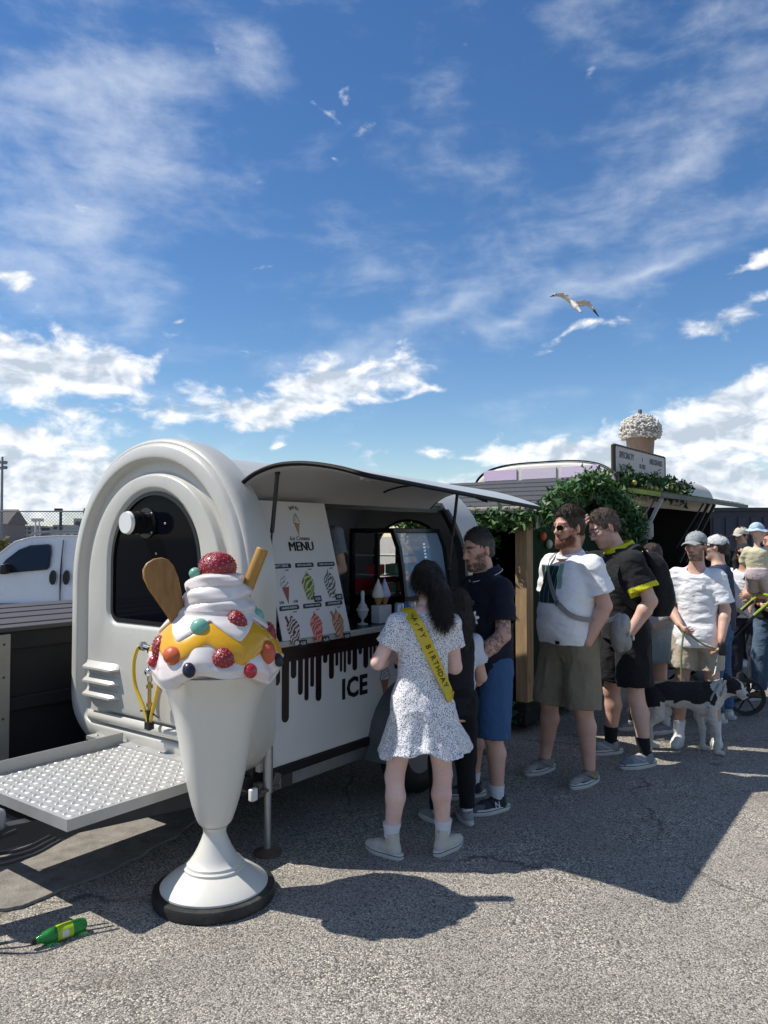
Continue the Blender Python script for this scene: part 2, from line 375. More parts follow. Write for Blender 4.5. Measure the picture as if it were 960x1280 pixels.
# ---- trailer frame: local x along the trailer (away to the right), local y across (away to the left)
ANG = math.atan2(0.8, 0.6); TC = Vector((-0.685, 4.06, 0))
TM = Matrix.Translation(TC) @ Matrix.Rotation(ANG, 4, 'Z')
def tw(x, y, z=0.0): return TM @ Vector((x, y, z))

# ================================================================ ice cream trailer
tr = empty('ice_cream_trailer', TC, ANG)
tag(tr, 'white rounded ice cream trailer with raised serving hatch and dripping chocolate trim', 'trailer')
YN, YF, L = 0.0, 1.48, 2.52          # near side, far side, length
ZB, ZSP, RAD = 0.41, 1.36, 0.74
def arch(cy, hw, zb, zsp, top, rc, n=40, nb=10, p=2.0):
    """outline of an arch with rounded bottom corners, list of (y, z), starting bottom middle, going to +y side first"""
    out = []
    out += [(cy + (hw - rc) * k / nb, zb) for k in range(nb)]
    out += [(cy + hw - rc + rc * math.sin(a), zb + rc - rc * math.cos(a)) for a in [math.pi / 2 * k / 8 for k in range(8)]]
    out += [(cy + hw, zb + rc + (zsp - zb - rc) * k / 8) for k in range(8)]
    for k in range(n + 1):
        a = math.pi * k / n; c, s_ = math.cos(a), math.sin(a)
        e = 2.0 / p
        out.append((cy + hw * math.copysign(abs(c) ** e, c), zsp + (top - zsp) * abs(s_) ** e))
    out += [(cy - hw, zsp - (zsp - zb - rc) * (k + 1) / 8) for k in range(8)]
    out += [(cy - hw + rc - rc * math.sin(a), zb + rc - rc * math.cos(a)) for a in [math.pi / 2 * (8 - k - 1) / 8 for k in range(8)]]
    out += [(cy - (hw - rc) * (nb - 1 - k) / nb, zb) for k in range(nb - 1)]
    return out
CY, CHW, CTOP, CSP = 0.73, 0.83, 2.225, 1.34
def capring(ins, x, zb=0.40, rc=.26): return [(x, y, z) for y, z in arch(CY, CHW - ins, zb + ins, CSP, CTOP - ins, max(.03, rc - ins * .6), p=2.12)]
mb = MB()
win = lambda g_, x: [(x, y, z) for y, z in arch(0.715, 0.395 + g_, 1.165 - g_, 1.50, 1.90 + g_, 0.06 + g_)]
rings = [capring(i, x) for i, x in ((.004, .07), (0, 0), (0, -.055), (.004, -.075), (.012, -.090), (.022, -.098), (.028, -.100), (.032, -.099), (.036, -.104), (.044, -.116), (.056, -.123), (.09, -.129), (.112, -.130), (.120, -.127), (.125, -.119), (.134, -.088), (.139, -.081), (.148, -.078), (.185, -.075), (.196, -.076), (.201, -.082), (.212, -.108), (.217, -.113), (.226, -.115), (.25, -.116))] + [win(.046, -.118), win(.038, -.116), win(.030, -.108), win(.020, -.098), win(.0, -.094)]
mb.loft(rings, caps=False)
cap = mb.build('front_cap', GEL, tr, ang=48)
mb = MB(); mb.loft([win(.003, -.093), win(.003, -.085)]); glass = mb.build('window_pane', M('tinted_glass', (0.003, 0.004, 0.007), 0.05, var=0, spec=.05), tr)
mb = MB(); mb.loft([win(.016, -.100), win(.016, -.104), win(-.006, -.104), win(-.006, -.094)], caps=False, loop=True); mb.build('window_seal', TRIM, tr)
# exhaust pipe on the window
mb = MB(); wc = Vector((-.09, .79, 1.735))
mb.tube([wc + Vector((-.0, 0, 0)), wc + Vector((-.012, 0, 0))], .088, 24)
ex = mb.build('flue_flange', TRIM, tr)
mb = MB(); mb.tube([wc + Vector((-.012, 0, 0)), wc + Vector((-.13, 0, 0))], .062, 24); mb.tube([wc + Vector((-.05, 0, 0)), wc + Vector((-.07, 0, 0))], .067, 24); mb.tube([wc + Vector((-.10, 0, 0)), wc + Vector((-.115, 0, 0))], .067, 24)
mb.build('flue_pipe', M('black_enamel', (0.012, 0.012, 0.013), .2), tr)
mb = MB(); mb.tube([wc + Vector((-.131, 0, 0)), wc + Vector((-.150, 0, 0))], [.066, .060], 24); mb.build('flue_cap', M('white_plastic', (.72, .72, .70), .4), tr)
for q in [wc + Vector((-.012, .078 * math.cos(a * math.pi / 2 + .78), .078 * math.sin(a * math.pi / 2 + .78))) for a in range(4)] + [Vector((-.095, .70, 1.56)), Vector((-.095, .62, 1.73))]:
    mb = MB(); mb.ell(q, .007, 8, 5); mb.build('bolt', ALU, tr)
# louvre vents
for k in range(3):
    mb = MB(); z0 = .90 - k * .082; y0, y1 = 1.03, 1.33
    pf = [(0, 0), (-.048, -.030), (-.048, -.042), (-.006, -.040)]
    mb.loft([[(-.118 + (0 if e else .008) + u * (1 if 0 < i < 3 else .25), y, z0 + v) for u, v in pf] for i, (y, e) in enumerate(((y0 - .02, 0), (y0 + .012, 1), (y1 - .012, 1), (y1 + .02, 0)))])
    mb.build('vent_louvre', GEL, tr)
# lower moulding
mb = MB(); pf = [(0, 0), (-.02, -.012), (-.026, -.03), (-.018, -.05), (0, -.062)]
mb.loft([[(-.115 + u * s_, y, .60 + v) for u, v in pf] for y, s_ in ((.22, .1), (.25, 1), (1.30, 1), (1.33, .1))]); mb.build('lower_moulding', GEL, tr)
# gas tap with yellow hoses
brass = M('dull_brass', (.42, .30, .10), .35, .9); chrome = M('chrome', (.6, .6, .6), .18, .95)
mb = MB(); T = Vector((-.14, .60, 1.0))
mb.box(T + Vector((.01, 0, 0)), (.02, .05, .12)); mb.cyl(T + Vector((0, 0, .03)), T + Vector((-.07, 0, .03)), .02); mb.cyl(T + Vector((-.05, .085, .045)), T + Vector((-.05, -.07, .03)), .017); mb.ell(T + Vector((-.05, .02, -.09)), (.03, .03, .026)); mb.cyl(T + Vector((-.05, 0, .04)), T + Vector((-.05, .02, -.14)), .014)
mb.cyl(T + Vector((-.05, .09, .045)), T + Vector((-.05, .075, .045)), .026); mb.build('gas_tap', chrome, tr)
mb = MB(); mb.cyl(T + Vector((-.05, .02, -.12)), T + Vector((-.05, .02, -.30)), .010); mb.cyl(T + Vector((-.05, .02, -.16)), T + Vector((-.05, .02, -.18)), .018); mb.cyl(T + Vector((-.05, .045, -.17)), T + Vector((-.05, 0, -.17)), .006); mb.cyl(T + Vector((-.05, .02, -.26)), T + Vector((-.05, .02, -.28)), .017); mb.build('gas_manifold', brass, tr)
mb = MB(); mb.cyl(T + Vector((-.05, .02, -.30)), T + Vector((-.05, .02, -.41)), .016, .012); mb.box(T + Vector((-.05, .02, -.385)), (.035, .04, .04)); mb.build('hose_connector', BLACK, tr)
yel = M('yellow_hose', (.62, .42, .02), .4)
for pts in ([(-.05, .09, .045), (-.05, .13, .03), (-.05, .165, -.06), (-.05, .15, -.18), (-.05, .06, -.31), (-.05, .025, -.38)], [(-.05, .0, .03), (-.06, -.07, -.02), (-.07, -.10, -.10), (-.06, -.05, -.22), (-.05, .0, -.33), (-.05, .02, -.38)]):
    mb = MB(); mb.tube(smooth_pts([T + Vector(p) for p in pts], 6), .0105, 10); mb.build('gas_hose', yel, tr)
mb = MB(); mb.tube([T + Vector((-.05, .10, -.315)), T + Vector((-.055, .02, -.305)), T + Vector((-.05, -.06, -.33))], .005, 6); mb.build('cable_tie', BLACK, tr)

# ---- body shell
def prof(r, z0n=None):
    """cross section of the barrel from the far side bottom over the roof; stops at z0n on the near side"""
    cy = (YN + YF) / 2; pts = [(cy + r, ZB), (cy + r, (ZB + ZSP) / 2), (cy + r, ZSP)]
    for k in range(1, 33):
        a = math.pi * k / 32; y, z = cy + r * math.cos(a), ZSP + r * 1.06 * math.sin(a)
        if z0n is not None and a > math.pi / 2 and z < z0n: break
        pts.append((y, z))
    if z0n is None: pts += [(cy - r, (ZB + ZSP) / 2), (cy - r, ZB)]
    return pts
HZ = 1.865
po, pi_ = prof(RAD, HZ), prof(RAD - .035, HZ)
mb = MB(); mb.loft([[(x, y, z) for y, z in po + pi_[::-1]] for x in (.05, 2.18)], caps=True); mb.build('body_shell', GEL, tr, ang=50)
po, pi_ = prof(RAD), prof(RAD - .035)
mb = MB(); mb.loft([[(x, y, z) for y, z in po + pi_[::-1]] for x in (2.181, L)], caps=True); mb.build('rear_shell', GEL, tr, ang=50)
# side panel under the counter
SIDE = M('white_side_panel', (.70, .69, .66), .45, var=.05, vscale=2, dirt=.06, dirtcol=(.42, .39, .33))
mb = MB(); mb.bb(.05, 2.18, YN, YN + .035, ZB, 1.055); mb.build('side_panel', SIDE, tr, bevel=.004)
mb = MB(); mb.bb(.05, L, YN - .012, YN + .03, ZB - .05, ZB - .003); mb.build('sill_trim', TRIM, tr)
mb = MB(); mb.bb(.08, L, YN + .012, YN + .06, ZB - .125, ZB - .053); mb.build('chassis_rail', GALV, tr)
mb = MB(); mb.bb(.08, L, YF - .06, YF - .0, ZB - .125, ZB - .01); mb.build('chassis_rail', GALV, tr)
mb = MB(); mb.bb(.05, L, YN + .06, YF - .06, ZB - .04, ZB + .02); mb.build('floor', M('trailer_floor', (.10, .10, .11), .6), tr)
INNER = M('grey_lining', (.46, .50, .58), .55, var=.06)
INR = RAD - .045
pin = prof(INR, HZ + .01); mb = MB(); mb.loft([[(x, y, z) for y, z in pin] for x in (.06, L - .05)], caps=False, closed=False); mb.build('inner_lining', INNER, tr, ang=50)
# rear wall with the arched window
CYB = (YN + YF) / 2
ro = lambda ins, x: [(x, y, z) for y, z in arch(CYB, RAD - ins, ZB + ins, ZSP, ZSP + RAD * 1.06 - ins, .05)]
rw = lambda g_, x: [(x, y, z) for y, z in arch(CYB, .36 + g_, 1.25 - g_, 1.50, 1.80 + g_, .05)]
mb = MB(); mb.loft([ro(.04, L - .055), rw(0, L - .055), rw(0, L - .01), ro(.0, L - .002)], caps=False); mb.build('rear_wall', M('rear_lining', (.46, .46, .47), .55, var=.05), tr, ang=50)
mb = MB(); mb.loft([rw(.0, L - .065), rw(.0, L - .056), rw(-.02, L - .056), rw(-.02, L - .065)], caps=False, loop=True); mb.build('rear_window_seal', TRIM, tr)
mb = MB(); mb.loft([ro(.04, .075), ro(.04, .09)]); mb.build('front_bulkhead', INNER, tr, ang=50)
# jambs of the hatch
def jamb(x0, x1):
    mb = MB(); cs = []
    pts = [(-.004, 1.06), (.0, ZSP)] + [((YN + YF) / 2 - RAD * math.cos(a), ZSP + RAD * 1.06 * math.sin(a)) for a in [R(8 * k) for k in range(1, 6)]]
    for y, z in pts: cs.append([(x0, y - .012, z), (x1, y - .012, z), (x1, y + .05, z - .01), (x0, y + .05, z - .01)])
    mb.loft(cs); mb.build('hatch_jamb', TRIM, tr)
jamb(.055, .085); jamb(2.145, 2.185)
HY = [y for y, z in prof(RAD, HZ)][-1]
mb = MB(); mb.bb(.05, 2.18, HY - .02, HY + .02, HZ - .03, HZ + .012); mb.build('hatch_header', TRIM, tr)
# counter with metal edge
mb = MB(); mb.bb(.09, 2.14, -.045, .42, 1.066, 1.094); mb.build('counter', M('dark_counter', (.02, .02, .022), .25), tr, bevel=.004)
mb = MB(); mb.bb(.09, 2.14, -.075, -.047, 1.062, 1.098); mb.build('counter_edge', ALU, tr, bevel=.006)
mb = MB(); mb.bb(.087, 2.16, -.006, -.001, .985, 1.061); mb.build('upper_band', M('chocolate_vinyl', (.016, .006, .006), .3), tr)
# chocolate drips: one cut vinyl sheet
def drips():
    rr = random.Random(11); x = .09; bot = []
    spec = [(.035, .22), (.05, .12), (.052, .33), (.04, .10), (.035, .20), (.03, .24), (.028, .17), (.045, .26), (.035, .05), (.04, .15), (.022, .08), (.018, .12), (.018, .16), (.03, .09), (.04, .14), (.03, .04), (.045, .28), (.02, .08), (.02, .12), (.02, .16), (.025, .1), (.042, .26), (.03, .05), (.035, .18)]
    spec = spec + [(w, d * rr.uniform(.7, 1.2)) for w, d in spec] + spec[:6]
    poly = [(.089, .984)]
    for w, d in spec:
        g_ = .018
        if x + w + g_ > 2.14: break
        top = .965 - .006; low = .97 - (min(d, .13) if .66 < x < 1.25 else d)
        poly += [(x, top)] + [(x + w / 2 - w / 2 * math.cos(a), low + w / 2 - w / 2 * math.sin(a)) for a in [math.pi * k / 8 for k in range(9)]] + [(x + w, top)]
        poly += [(x + w + g_ / 2 - g_ / 2 * math.cos(a), top + g_ / 2 * math.sin(a)) for a in [math.pi * k / 5 for k in range(1, 5)]]
        x += w + g_
    poly += [(poly[-1][0] + .005, .984)]
    mb = MB(); mb.prism(poly, lambda u, v, t: (u, t, v), -.0055, -.0015); mb.build('drip_decal', MATS['chocolate_vinyl'], tr, False)
drips()
INK = M('black_vinyl', (.008, .008, .009), .35)
XD, ZD = (1, 0, 0), (0, 0, 1)
text('ICE', .165, INK, tr, (.84, -.003, .735), XD, ZD, bold=.034, spacing=1.06)
text('CREAM', .165, INK, tr, (1.62, -.003, .735), XD, ZD, bold=.034, spacing=1.06)
def cone_print(parent, mp, s, cream, cone, name='cone_print', line=True):
    """flat soft-serve print; mp(u, v, t) maps print units to 3D"""
    o1 = [(-.30, 0), (.30, 0), (.36, .10), (.30, .22), (.27, .34), (.20, .44), (.16, .56), (.08, .66), (.03, .82), (-.03, .72), (-.10, .62), (-.20, .52), (-.27, .40), (-.30, .26), (-.37, .12)]
    mb = MB(); mb.prism([(u * s, v * s) for u, v in o1], mp, .0008, .0022); a = mb.build(name, cream, parent, False)
    mb = MB(); mb.prism([(u * s, v * s) for u, v in [(-.28, -.01), (0, -.95), (.28, -.01)]], mp, .0008, .0022); mb.build('cone_part', cone, a, False)
    if line:
        for y0, sl in ((.12, .10), (.28, .10), (.44, .08), (.58, .06)):
            w = .30 - y0 * .32; mb = MB()
            pts = [mp(u * w * s, (y0 + sl * u + .04 * (1 - u * u)) * s, .003) for u in [k / 6 * 2 - 1 for k in range(7)]]
            mb.tube(pts, .012 * s, 5); mb.build('outline', INK, a)
        mb = MB(); mb.tube([mp(u * s, v * s, .003) for u, v in o1 + o1[:1]], .012 * s, 5); mb.build('outline', INK, a)
CREAMW = M('print_white', (.70, .70, .72), .4, var=.03); CONEP = M('print_cone', (.40, .20, .09), .5, var=.2, vscale=60)
side_mp = lambda cx, cz: (lambda u, v, t: (cx + u, -t, cz + v))
cone_print(tr, side_mp(1.15, .735), .145, CREAMW, CONEP)

# ---- hatch canopy, curved, hinged at the roof, with rounded corners
def canopy():
    P = [(.20, 1.885), (.12, 1.955), (.02, 2.005), (-.12, 2.037), (-.27, 2.042), (-.42, 2.028), (-.58, 1.998), (-.72, 1.960)]
    P = [(p.x, p.y) for p in smooth_pts([(a, b_, 0) for a, b_ in P], 6)]
    PA = np.array(P); cum_ = np.concatenate([[0], np.cumsum(np.linalg.norm(np.diff(PA, axis=0), axis=1))]); LP = cum_[-1]
    sag = lambda x, y=-.5: -.055 * (x - .1) * min(1, max(0, (.20 - y) / .9))
    X0, X1, rc, th = .02, 1.98, .06, .020
    def tmax(x):
        d = min(x - X0, X1 - x)
        return LP - (rc - math.sqrt(max(0, rc * rc - (rc - d) ** 2)) if d < rc else 0)
    def pt(u): return float(np.interp(u, cum_, PA[:, 0])), float(np.interp(u, cum_, PA[:, 1]))
    xs = [X0 + rc * (1 - math.cos(math.pi / 2 * k / 7)) for k in range(8)] + [.4, .7, 1.0, 1.3, 1.6] + [X1 - rc * (1 - math.cos(math.pi / 2 * (7 - k) / 7)) for k in range(8)]
    nq = 26
    def ring(x, o0, o1, e=0.0):
        q = [pt((tmax(x) - e) * k / nq) for k in range(nq + 1)]
        return [(x, y, z - o0 + sag(x, y)) for y, z in q] + [(x, y + .004, z - o1 + sag(x, y)) for y, z in q[::-1]]
    mb = MB(); mb.loft([ring(x, 0, th) for x in xs]); mb.build('hatch_canopy', GEL, tr, ang=50)
    mb = MB(); mb.loft([ring(.03 + (x - X0) * (X1 - X0 - .02) / (X1 - X0), th + .003, th + .009, .03) for x in xs]); mb.build('canopy_lining', M('grey_canopy_lining', (.46, .46, .46), .5, var=.06), tr, ang=50)
    dk = M('canopy_gasket', (.006, .006, .007), .5, var=0, spec=.2)
    border = [(X0, *pt(tmax(X0) * k / 20)) for k in range(20)] + [(x, *pt(tmax(x))) for x in xs] + [(X1, *pt(tmax(X1) * (20 - k) / 20)) for k in range(1, 21)]
    mb = MB(); mb.tube([(x, y, z - .014 + sag(x, y)) for x, y, z in border], .0125, 8); mb.build('canopy_gasket', dk, tr)
    mb = MB(); mb.tube([(1.22, y + .004, z - th - .012 + sag(1.22, y)) for y, z in P[10:]], .008, 6); mb.build('canopy_rib', TRIM, tr)
    # catch and lamp
    lx = .36; yy, zz = P[-12]; mb = MB(); mb.cyl((lx, yy, zz - .035 + sag(lx)), (lx, yy - .006, zz - .055 + sag(lx)), .022, .02); mb.build('catch', ALU, tr)
    mb = MB(); mb.box((lx + .075, yy, zz - .05 + sag(lx)), (.075, .03, .018)); mb.build('latch', GALV, tr, bevel=.003)
    # gas struts
    for x in (.10, 1.93):
        k = 16; a = Vector((x, P[k][0], P[k][1] - .035 + sag(x, P[k][0]))); b_ = Vector((x, .0, 1.42)); mid = a.lerp(b_, .55)
        mb = MB(); mb.cyl(a, mid, .0115); mb.ell(a, .015, 8, 6); mb.build('gas_strut', TRIM, tr)
        mb = MB(); mb.cyl(mid, b_, .006); mb.ell(b_, .013, 8, 6); mb.build('strut_rod', M('strut_rod', (.05, .05, .055), .3, .6), tr)
canopy()
# ---- running gear
mb = MB(); wx = 1.36
def fend(r, y):
    return [(wx + r * math.cos(a), y, .33 + r * math.sin(a)) for a in [math.pi * (k / 14) for k in range(15)]]
a0, a1 = fend(.39, -.19), fend(.375, -.19); b0, b1 = fend(.39, .0), fend(.375, .0)
for o_ in (a0, b0): o_.insert(0, (wx + .40, o_[0][1], .29)); o_.append((wx - .43, o_[0][1], .28))
for o_ in (a1, b1): o_.insert(0, (wx + .385, o_[0][1], .29)); o_.append((wx - .415, o_[0][1], .28))
mb.loft([a0, b0, b1, a1], caps=False, closed=False, loop=True); mb.build('mudguard', M('grey_plastic', (.10, .11, .115), .5, var=.2, dirt=.3, dirtcol=(.25, .24, .22)), tr)
mb = MB(); n = 30
prf = [(.175, -.06), (.20, -.075), (.27, -.085), (.295, -.07), (.30, -.03), (.30, .03), (.295, .07), (.27, .085), (.2, .075), (.175, .06)]
mb.loft([[(wx + r * math.cos(2 * math.pi * k / n), -.09 + y, .30 + r * math.sin(2 * math.pi * k / n)) for k in range(n)] for r, y in prf], caps=False); wh = mb.build('wheel', BLACK, tr)
mb = MB(); mb.loft([[(wx + r * math.cos(2 * math.pi * k / n), -.09 + y, .30 + r * math.sin(2 * math.pi * k / n)) for k in range(n)] for r, y in [(.18, -.062), (.165, -.05), (.15, -.02), (.07, -.03), (.05, -.05), (.01, -.052)]], caps=True); mb.build('rim', GALV, wh)
mb = MB(); mb.cyl((wx, -.05, .30), (wx, YF + .1, .30), .035); mb.build('axle', DKSTEEL, tr)
# far wheel
mb = MB(); mb.loft([[(wx + r * math.cos(2 * math.pi * k / n), YF + .1 + y, .30 + r * math.sin(2 * math.pi * k / n)) for k in range(n)] for r, y in prf], caps=True); mb.build('wheel', BLACK, tr)
# corner steadies
def steady(x, y):
    mb = MB(); mb.cyl((x, y, .02), (x, y, .38), .019, n=14); mb.build('steady_leg', GALV, tr)
    mb = MB(); mb.cyl((x, y, .32), (x, y, .625), .026, n=16); mb.cyl((x, y, .62), (x, y, .63), .029, n=16); mb.build('steady_tube', GALV, tr)
    mb = MB(); mb.box((x, y + .03, .335), (.11, .05, .07)); mb.box((x + .055, y + .02, .36), (.05, .06, .09), Matrix.Rotation(R(25), 3, 'Y')); mb.cyl((x - .07, y - .012, .335), (x + .07, y - .012, .335), .011); mb.build('steady_clamp', M('rusty_steel', (.16, .13, .11), .6, .6, dirt=.6, dirtcol=(.2, .09, .04)), tr, bevel=.004)
    mb = MB(); mb.lathe([(.075, 0), (.075, .012), (.03, .022), (.02, .03)], 20, (x, y, 0.001)); mb.build('steady_foot', MATS['rusty_steel'], tr)
steady(.06, -.05); steady(2.40, -.02); steady(2.40, YF); steady(.08, YF)
# white marker lamp
mb = MB(); mb.box((-.05, -.055, .335), (.045, .03, .065)); mb.build('marker_lamp', M('lamp_lens', (.75, .75, .74), .2), tr, bevel=.008)
mb = MB(); mb.tube([(-.05, -.045, .34), (-.1, .02, .36), (-.14, .1, .35)], .006, 6); mb.build('lamp_wire', BLACK, tr)
# tow bar (A-frame)
def beam(a, b_, w, h, name, mat, bev=.004):
    a, b_ = Vector(a), Vector(b_); d = b_ - a; mb = MB(); q = d.to_track_quat('X', 'Z').to_matrix()
    mb.box((a + b_) / 2, (d.length, w, h), q); return mb.build(name, mat, tr, bevel=bev)
beam((.3, .02, .335), (-1.75, .62, .335), .06, .10, 'tow_beam', DKSTEEL)
beam((.3, YF - .02, .335), (-1.75, .86, .335), .06, .10, 'tow_beam', DKSTEEL)
beam((-.95, .42, .33), (-.95, 1.08, .33), .06, .06, 'cross_member', DKSTEEL)
beam((-.115, .16, .355), (-.115, 1.30, .355), .05, .05, 'front_angle', ALU)
# tread plate step
mb = MB(); X0, X1, Y0, Y1 = -1.0, -.19, .07, .93; ZP = .455
mb.bb(X0, X1, Y0, Y1, ZP - .012, ZP); mb.build('tread_plate', ALU, tr)
mb = MB(); mb.bb(X0 - .004, X1, Y0 - .006, Y0 - .0005, ZP - .046, ZP + .004); mb.bb(X0 - .006, X0 - .0005, Y0 - .006, Y1, ZP - .046, ZP + .004); mb.build('tray_lip', ALU, tr)
mb = MB(); mb.prism([(X1 + .05, 0), (X0 + .06, 0), (X0 + .10, .085), (X1 + .05, .085)], lambda u, v, t: (u, t, ZP + v - .02), Y1 + .001, Y1 + .006); mb.build('tray_side', ALU, tr)
mb = MB(); mb.bb(X1 + .0, X1 + .07, Y0, Y1 + .3, ZP - .01, ZP + .012); mb.build('tray_rail', ALU, tr)
mb = MB(); i = 0
for a in range(17):
    for b_ in range(17):
        x = X0 + .035 + a * .0485; y = Y0 + .035 + b_ * .0485
        th = R(45) if (a + b_) % 2 else R(-45)
        c_, s_ = math.cos(th), math.sin(th); r1, r2 = .019, .009
        ring = lambda k_, z: [(x + r1 * k_ * math.cos(t) * c_ - r2 * k_ * math.sin(t) * s_, y + r1 * k_ * math.cos(t) * s_ + r2 * k_ * math.sin(t) * c_, z) for t in [2 * math.pi * q / 8 for q in range(8)]]
        mb.loft([ring(1, ZP + .0005), ring(.7, ZP + .0035), ring(.25, ZP + .0045)])
tag(mb.build('tread_studs', ALU, tr), kind='stuff')
for k in range(6): mb = MB(); mb.ell((X1 + .035, Y0 + .1 + k * .2, ZP + .013), (.011, .011, .006), 8, 5); mb.build('rivet', GALV, tr)
mb = MB(); mb.box((-1.22, .42, .43), (.22, .13, .09)); mb.build('hitch_box', M('grey_hitch', (.30, .31, .32), .5, .4), tr, bevel=.02)
mb = MB(); mb.tube([(-1.1, .3, .39), (-1.25, .34, .36), (-1.4, .42, .38)], .01, 6); mb.build('hitch_cable', BLACK, tr)
for q in range(3):
    mb = MB(); mb.tube(smooth_pts([(-1.0, .12 + .04 * q, .36), (-1.12, .16 + .05 * q, .32), (-1.3, .2 + .08 * q, .33), (-1.5, .5, .37)], 5), .007, 6); mb.build('wiring', BLACK, tr)
# ================================================================ menu board
def menu():
    top, bot = Vector((0, .125, 1.858)), Vector((0, -.082, 1.10))
    up = (top - bot).normalized(); Hh = (top - bot).length; nrm = Vector((1, 0, 0)).cross(up)   # faces the queue
    x0, x1 = .135, .70; Wd = x1 - x0
    base = tw(x0, bot.y, bot.z)
    root = empty('menu_board', base, ANG)
    tag(root, 'tall white menu board with soft serve pictures leaning in the trailer hatch', 'menu board')
    mp = lambda u, v, t: tuple(Vector((u, 0, 0)) + up * v + nrm * t)
    mb = MB(); mb.prism([(0, 0), (Wd, 0), (Wd, Hh), (0, Hh)], mp, -.006, 0); mb.build('panel', M('menu_white', (.60, .585, .57), .5, var=.03), root, False)
    def tx(s, size, u, v, bold=.0, mat=INK, name='lettering', **k): return text(s, size, mat, root, mp(u, v, .0022), (1, 0, 0), up, name=name, depth=.001, bold=bold, **k)
    for i, ch in enumerate('SWIRL'):
        a = (i - 2) * .30; u = .285 + .062 * math.sin(a) * 1.0; v = .715 + .045 * math.cos(a) - .01
        text(ch, .030, INK, root, mp(u, v, .0022), Vector((math.cos(a), 0, 0)) + up * -math.sin(a), up * math.cos(a) + Vector((math.sin(a), 0, 0)), depth=.001)
    cone_print(root, lambda u, v, t: mp(.285 + u, .655 + v, t), .075, M('menu_white2', (.62, .60, .58), .5), CONEP)
    tx('Ice Creams', .036, .285, .565, shear=.2)
    for k in range(4): text('MENU', .076, INK, root, mp(.2835 + .0013 * k, .515 + .0004 * k, .0022 + .0006 * k), (1, 0, 0), up, depth=.0005)
    wht = M('print_text', (.62, .62, .60), .5)
    names = [['SOFT SERVE', 'MATCHA SWIRL', 'DUBAI CHOCOLATE'], ['KINDER BUENO', 'STRAWBERRY DREAM', 'LOTUS BISCOFF']]
    cols = [[((.62, .62, .60), (.30, .29, .28), (.26, .07, .05)), ((.42, .45, .16), (.07, .09, .02), None), ((.48, .46, .44), (.05, .04, .04), None)],
            [((.55, .48, .46), (.07, .02, .02), None), ((.62, .25, .20), (.42, .05, .04), None), ((.52, .30, .18), (.28, .10, .05), None)]]
    def swirl_mat(nm, a, b_):
        m, g, tc, bs = custom(nm)
        w = g.n('ShaderNodeTexWave', {'Vector': g.n('ShaderNodeMapping', {'Vector': tc, 'Rotation': (0, R(35), 0), 'Scale': (1, 1, 1)}).outputs[0], 'Scale': 14.0, 'Distortion': 9.0, 'Detail': 2.0, 'Detail Scale': 1.4}, bands_direction='Z').outputs[0]
        g.t.links.new(g.ramp(w, [(.35, b_), (.6, a)]), bs.inputs['Base Color']); bs.inputs['Roughness'].default_value = .5
        return m
    for r_ in range(2):
        for c in range(3):
            u0 = .095 + c * .187; v0 = .395 - r_ * .235
            mb = MB(); ba = [(u0 - .078, v0), (u0 + .072, v0), (u0 + .078, v0 + .012), (u0 + .072, v0 + .026), (u0 - .072, v0 + .026), (u0 - .078, v0 + .014)]
            mb.prism(ba, mp, .0005, .0016); mb.build('banner', INK, root, False)
            nm = names[r_][c]; tx(nm, min(.022, .20 / len(nm)), u0, v0 + .013, mat=wht, bold=.01)
            tx('Vanilla' if r_ == 0 and c == 0 else 'swirled', .011, u0 + .035, v0 - .012)
            a, b_, cn = cols[r_][c]; sm = swirl_mat('swirl_print_%d%d' % (r_, c), a, b_)
            if cn:
                cone_print(root, (lambda uu, vv: lambda u, v, t: mp(uu + u, vv + v, t))(u0, v0 - .105), .098, sm, M('print_red_cone', cn, .5), 'soft_serve_print', False)
                tx('2.50', .02, u0 - .052, v0 - .19, bold=.02); tx('3.50', .02, u0 + .058, v0 - .19, bold=.02)
            else:
                o1 = [(-.028, -.19), (.030, -.19), (.044, -.12), (.052, -.09), (.044, -.075), (.034, -.055), (.014, -.04), (.002, -.018), (-.010, -.042), (-.034, -.062), (-.050, -.085), (-.044, -.12)]
                mb = MB(); mb.prism([(u0 + u, v0 + v) for u, v in o1], mp, .0005, .0018); pr = mb.build('soft_serve_print', sm, root, False)
                if r_ == 1 and c != 1:
                    mb = MB(); q = [(-.05, -.035), (-.034, -.028), (-.024, -.066), (-.036, -.075)]; mb.prism([(u0 + u, v0 + v) for u, v in q], mp, .0006, .0022); mb.build('wafer_print', M('wafer_print_%d' % c, (.10, .03, .02) if c == 0 else (.34, .12, .05), .5), pr, False)
                mb = MB(); mb.prism([(u0 + .022, v0 - .205), (u0 + .085, v0 - .205), (u0 + .085, v0 - .170), (u0 + .022, v0 - .170)], mp, .0024, .0032); mb.build('price_box', INK, root, False)
                text('4.50', .024, wht, root, mp(u0 + .053, v0 - .188, .0040), (1, 0, 0), up, name='price', depth=.001, bold=.01)
menu()

# ================================================================ things inside the trailer
def inside(x, y, z, name, label, cat, rz=0.0):
    o = empty(name, tw(x, y, z), ANG + rz); tag(o, label, cat); return o
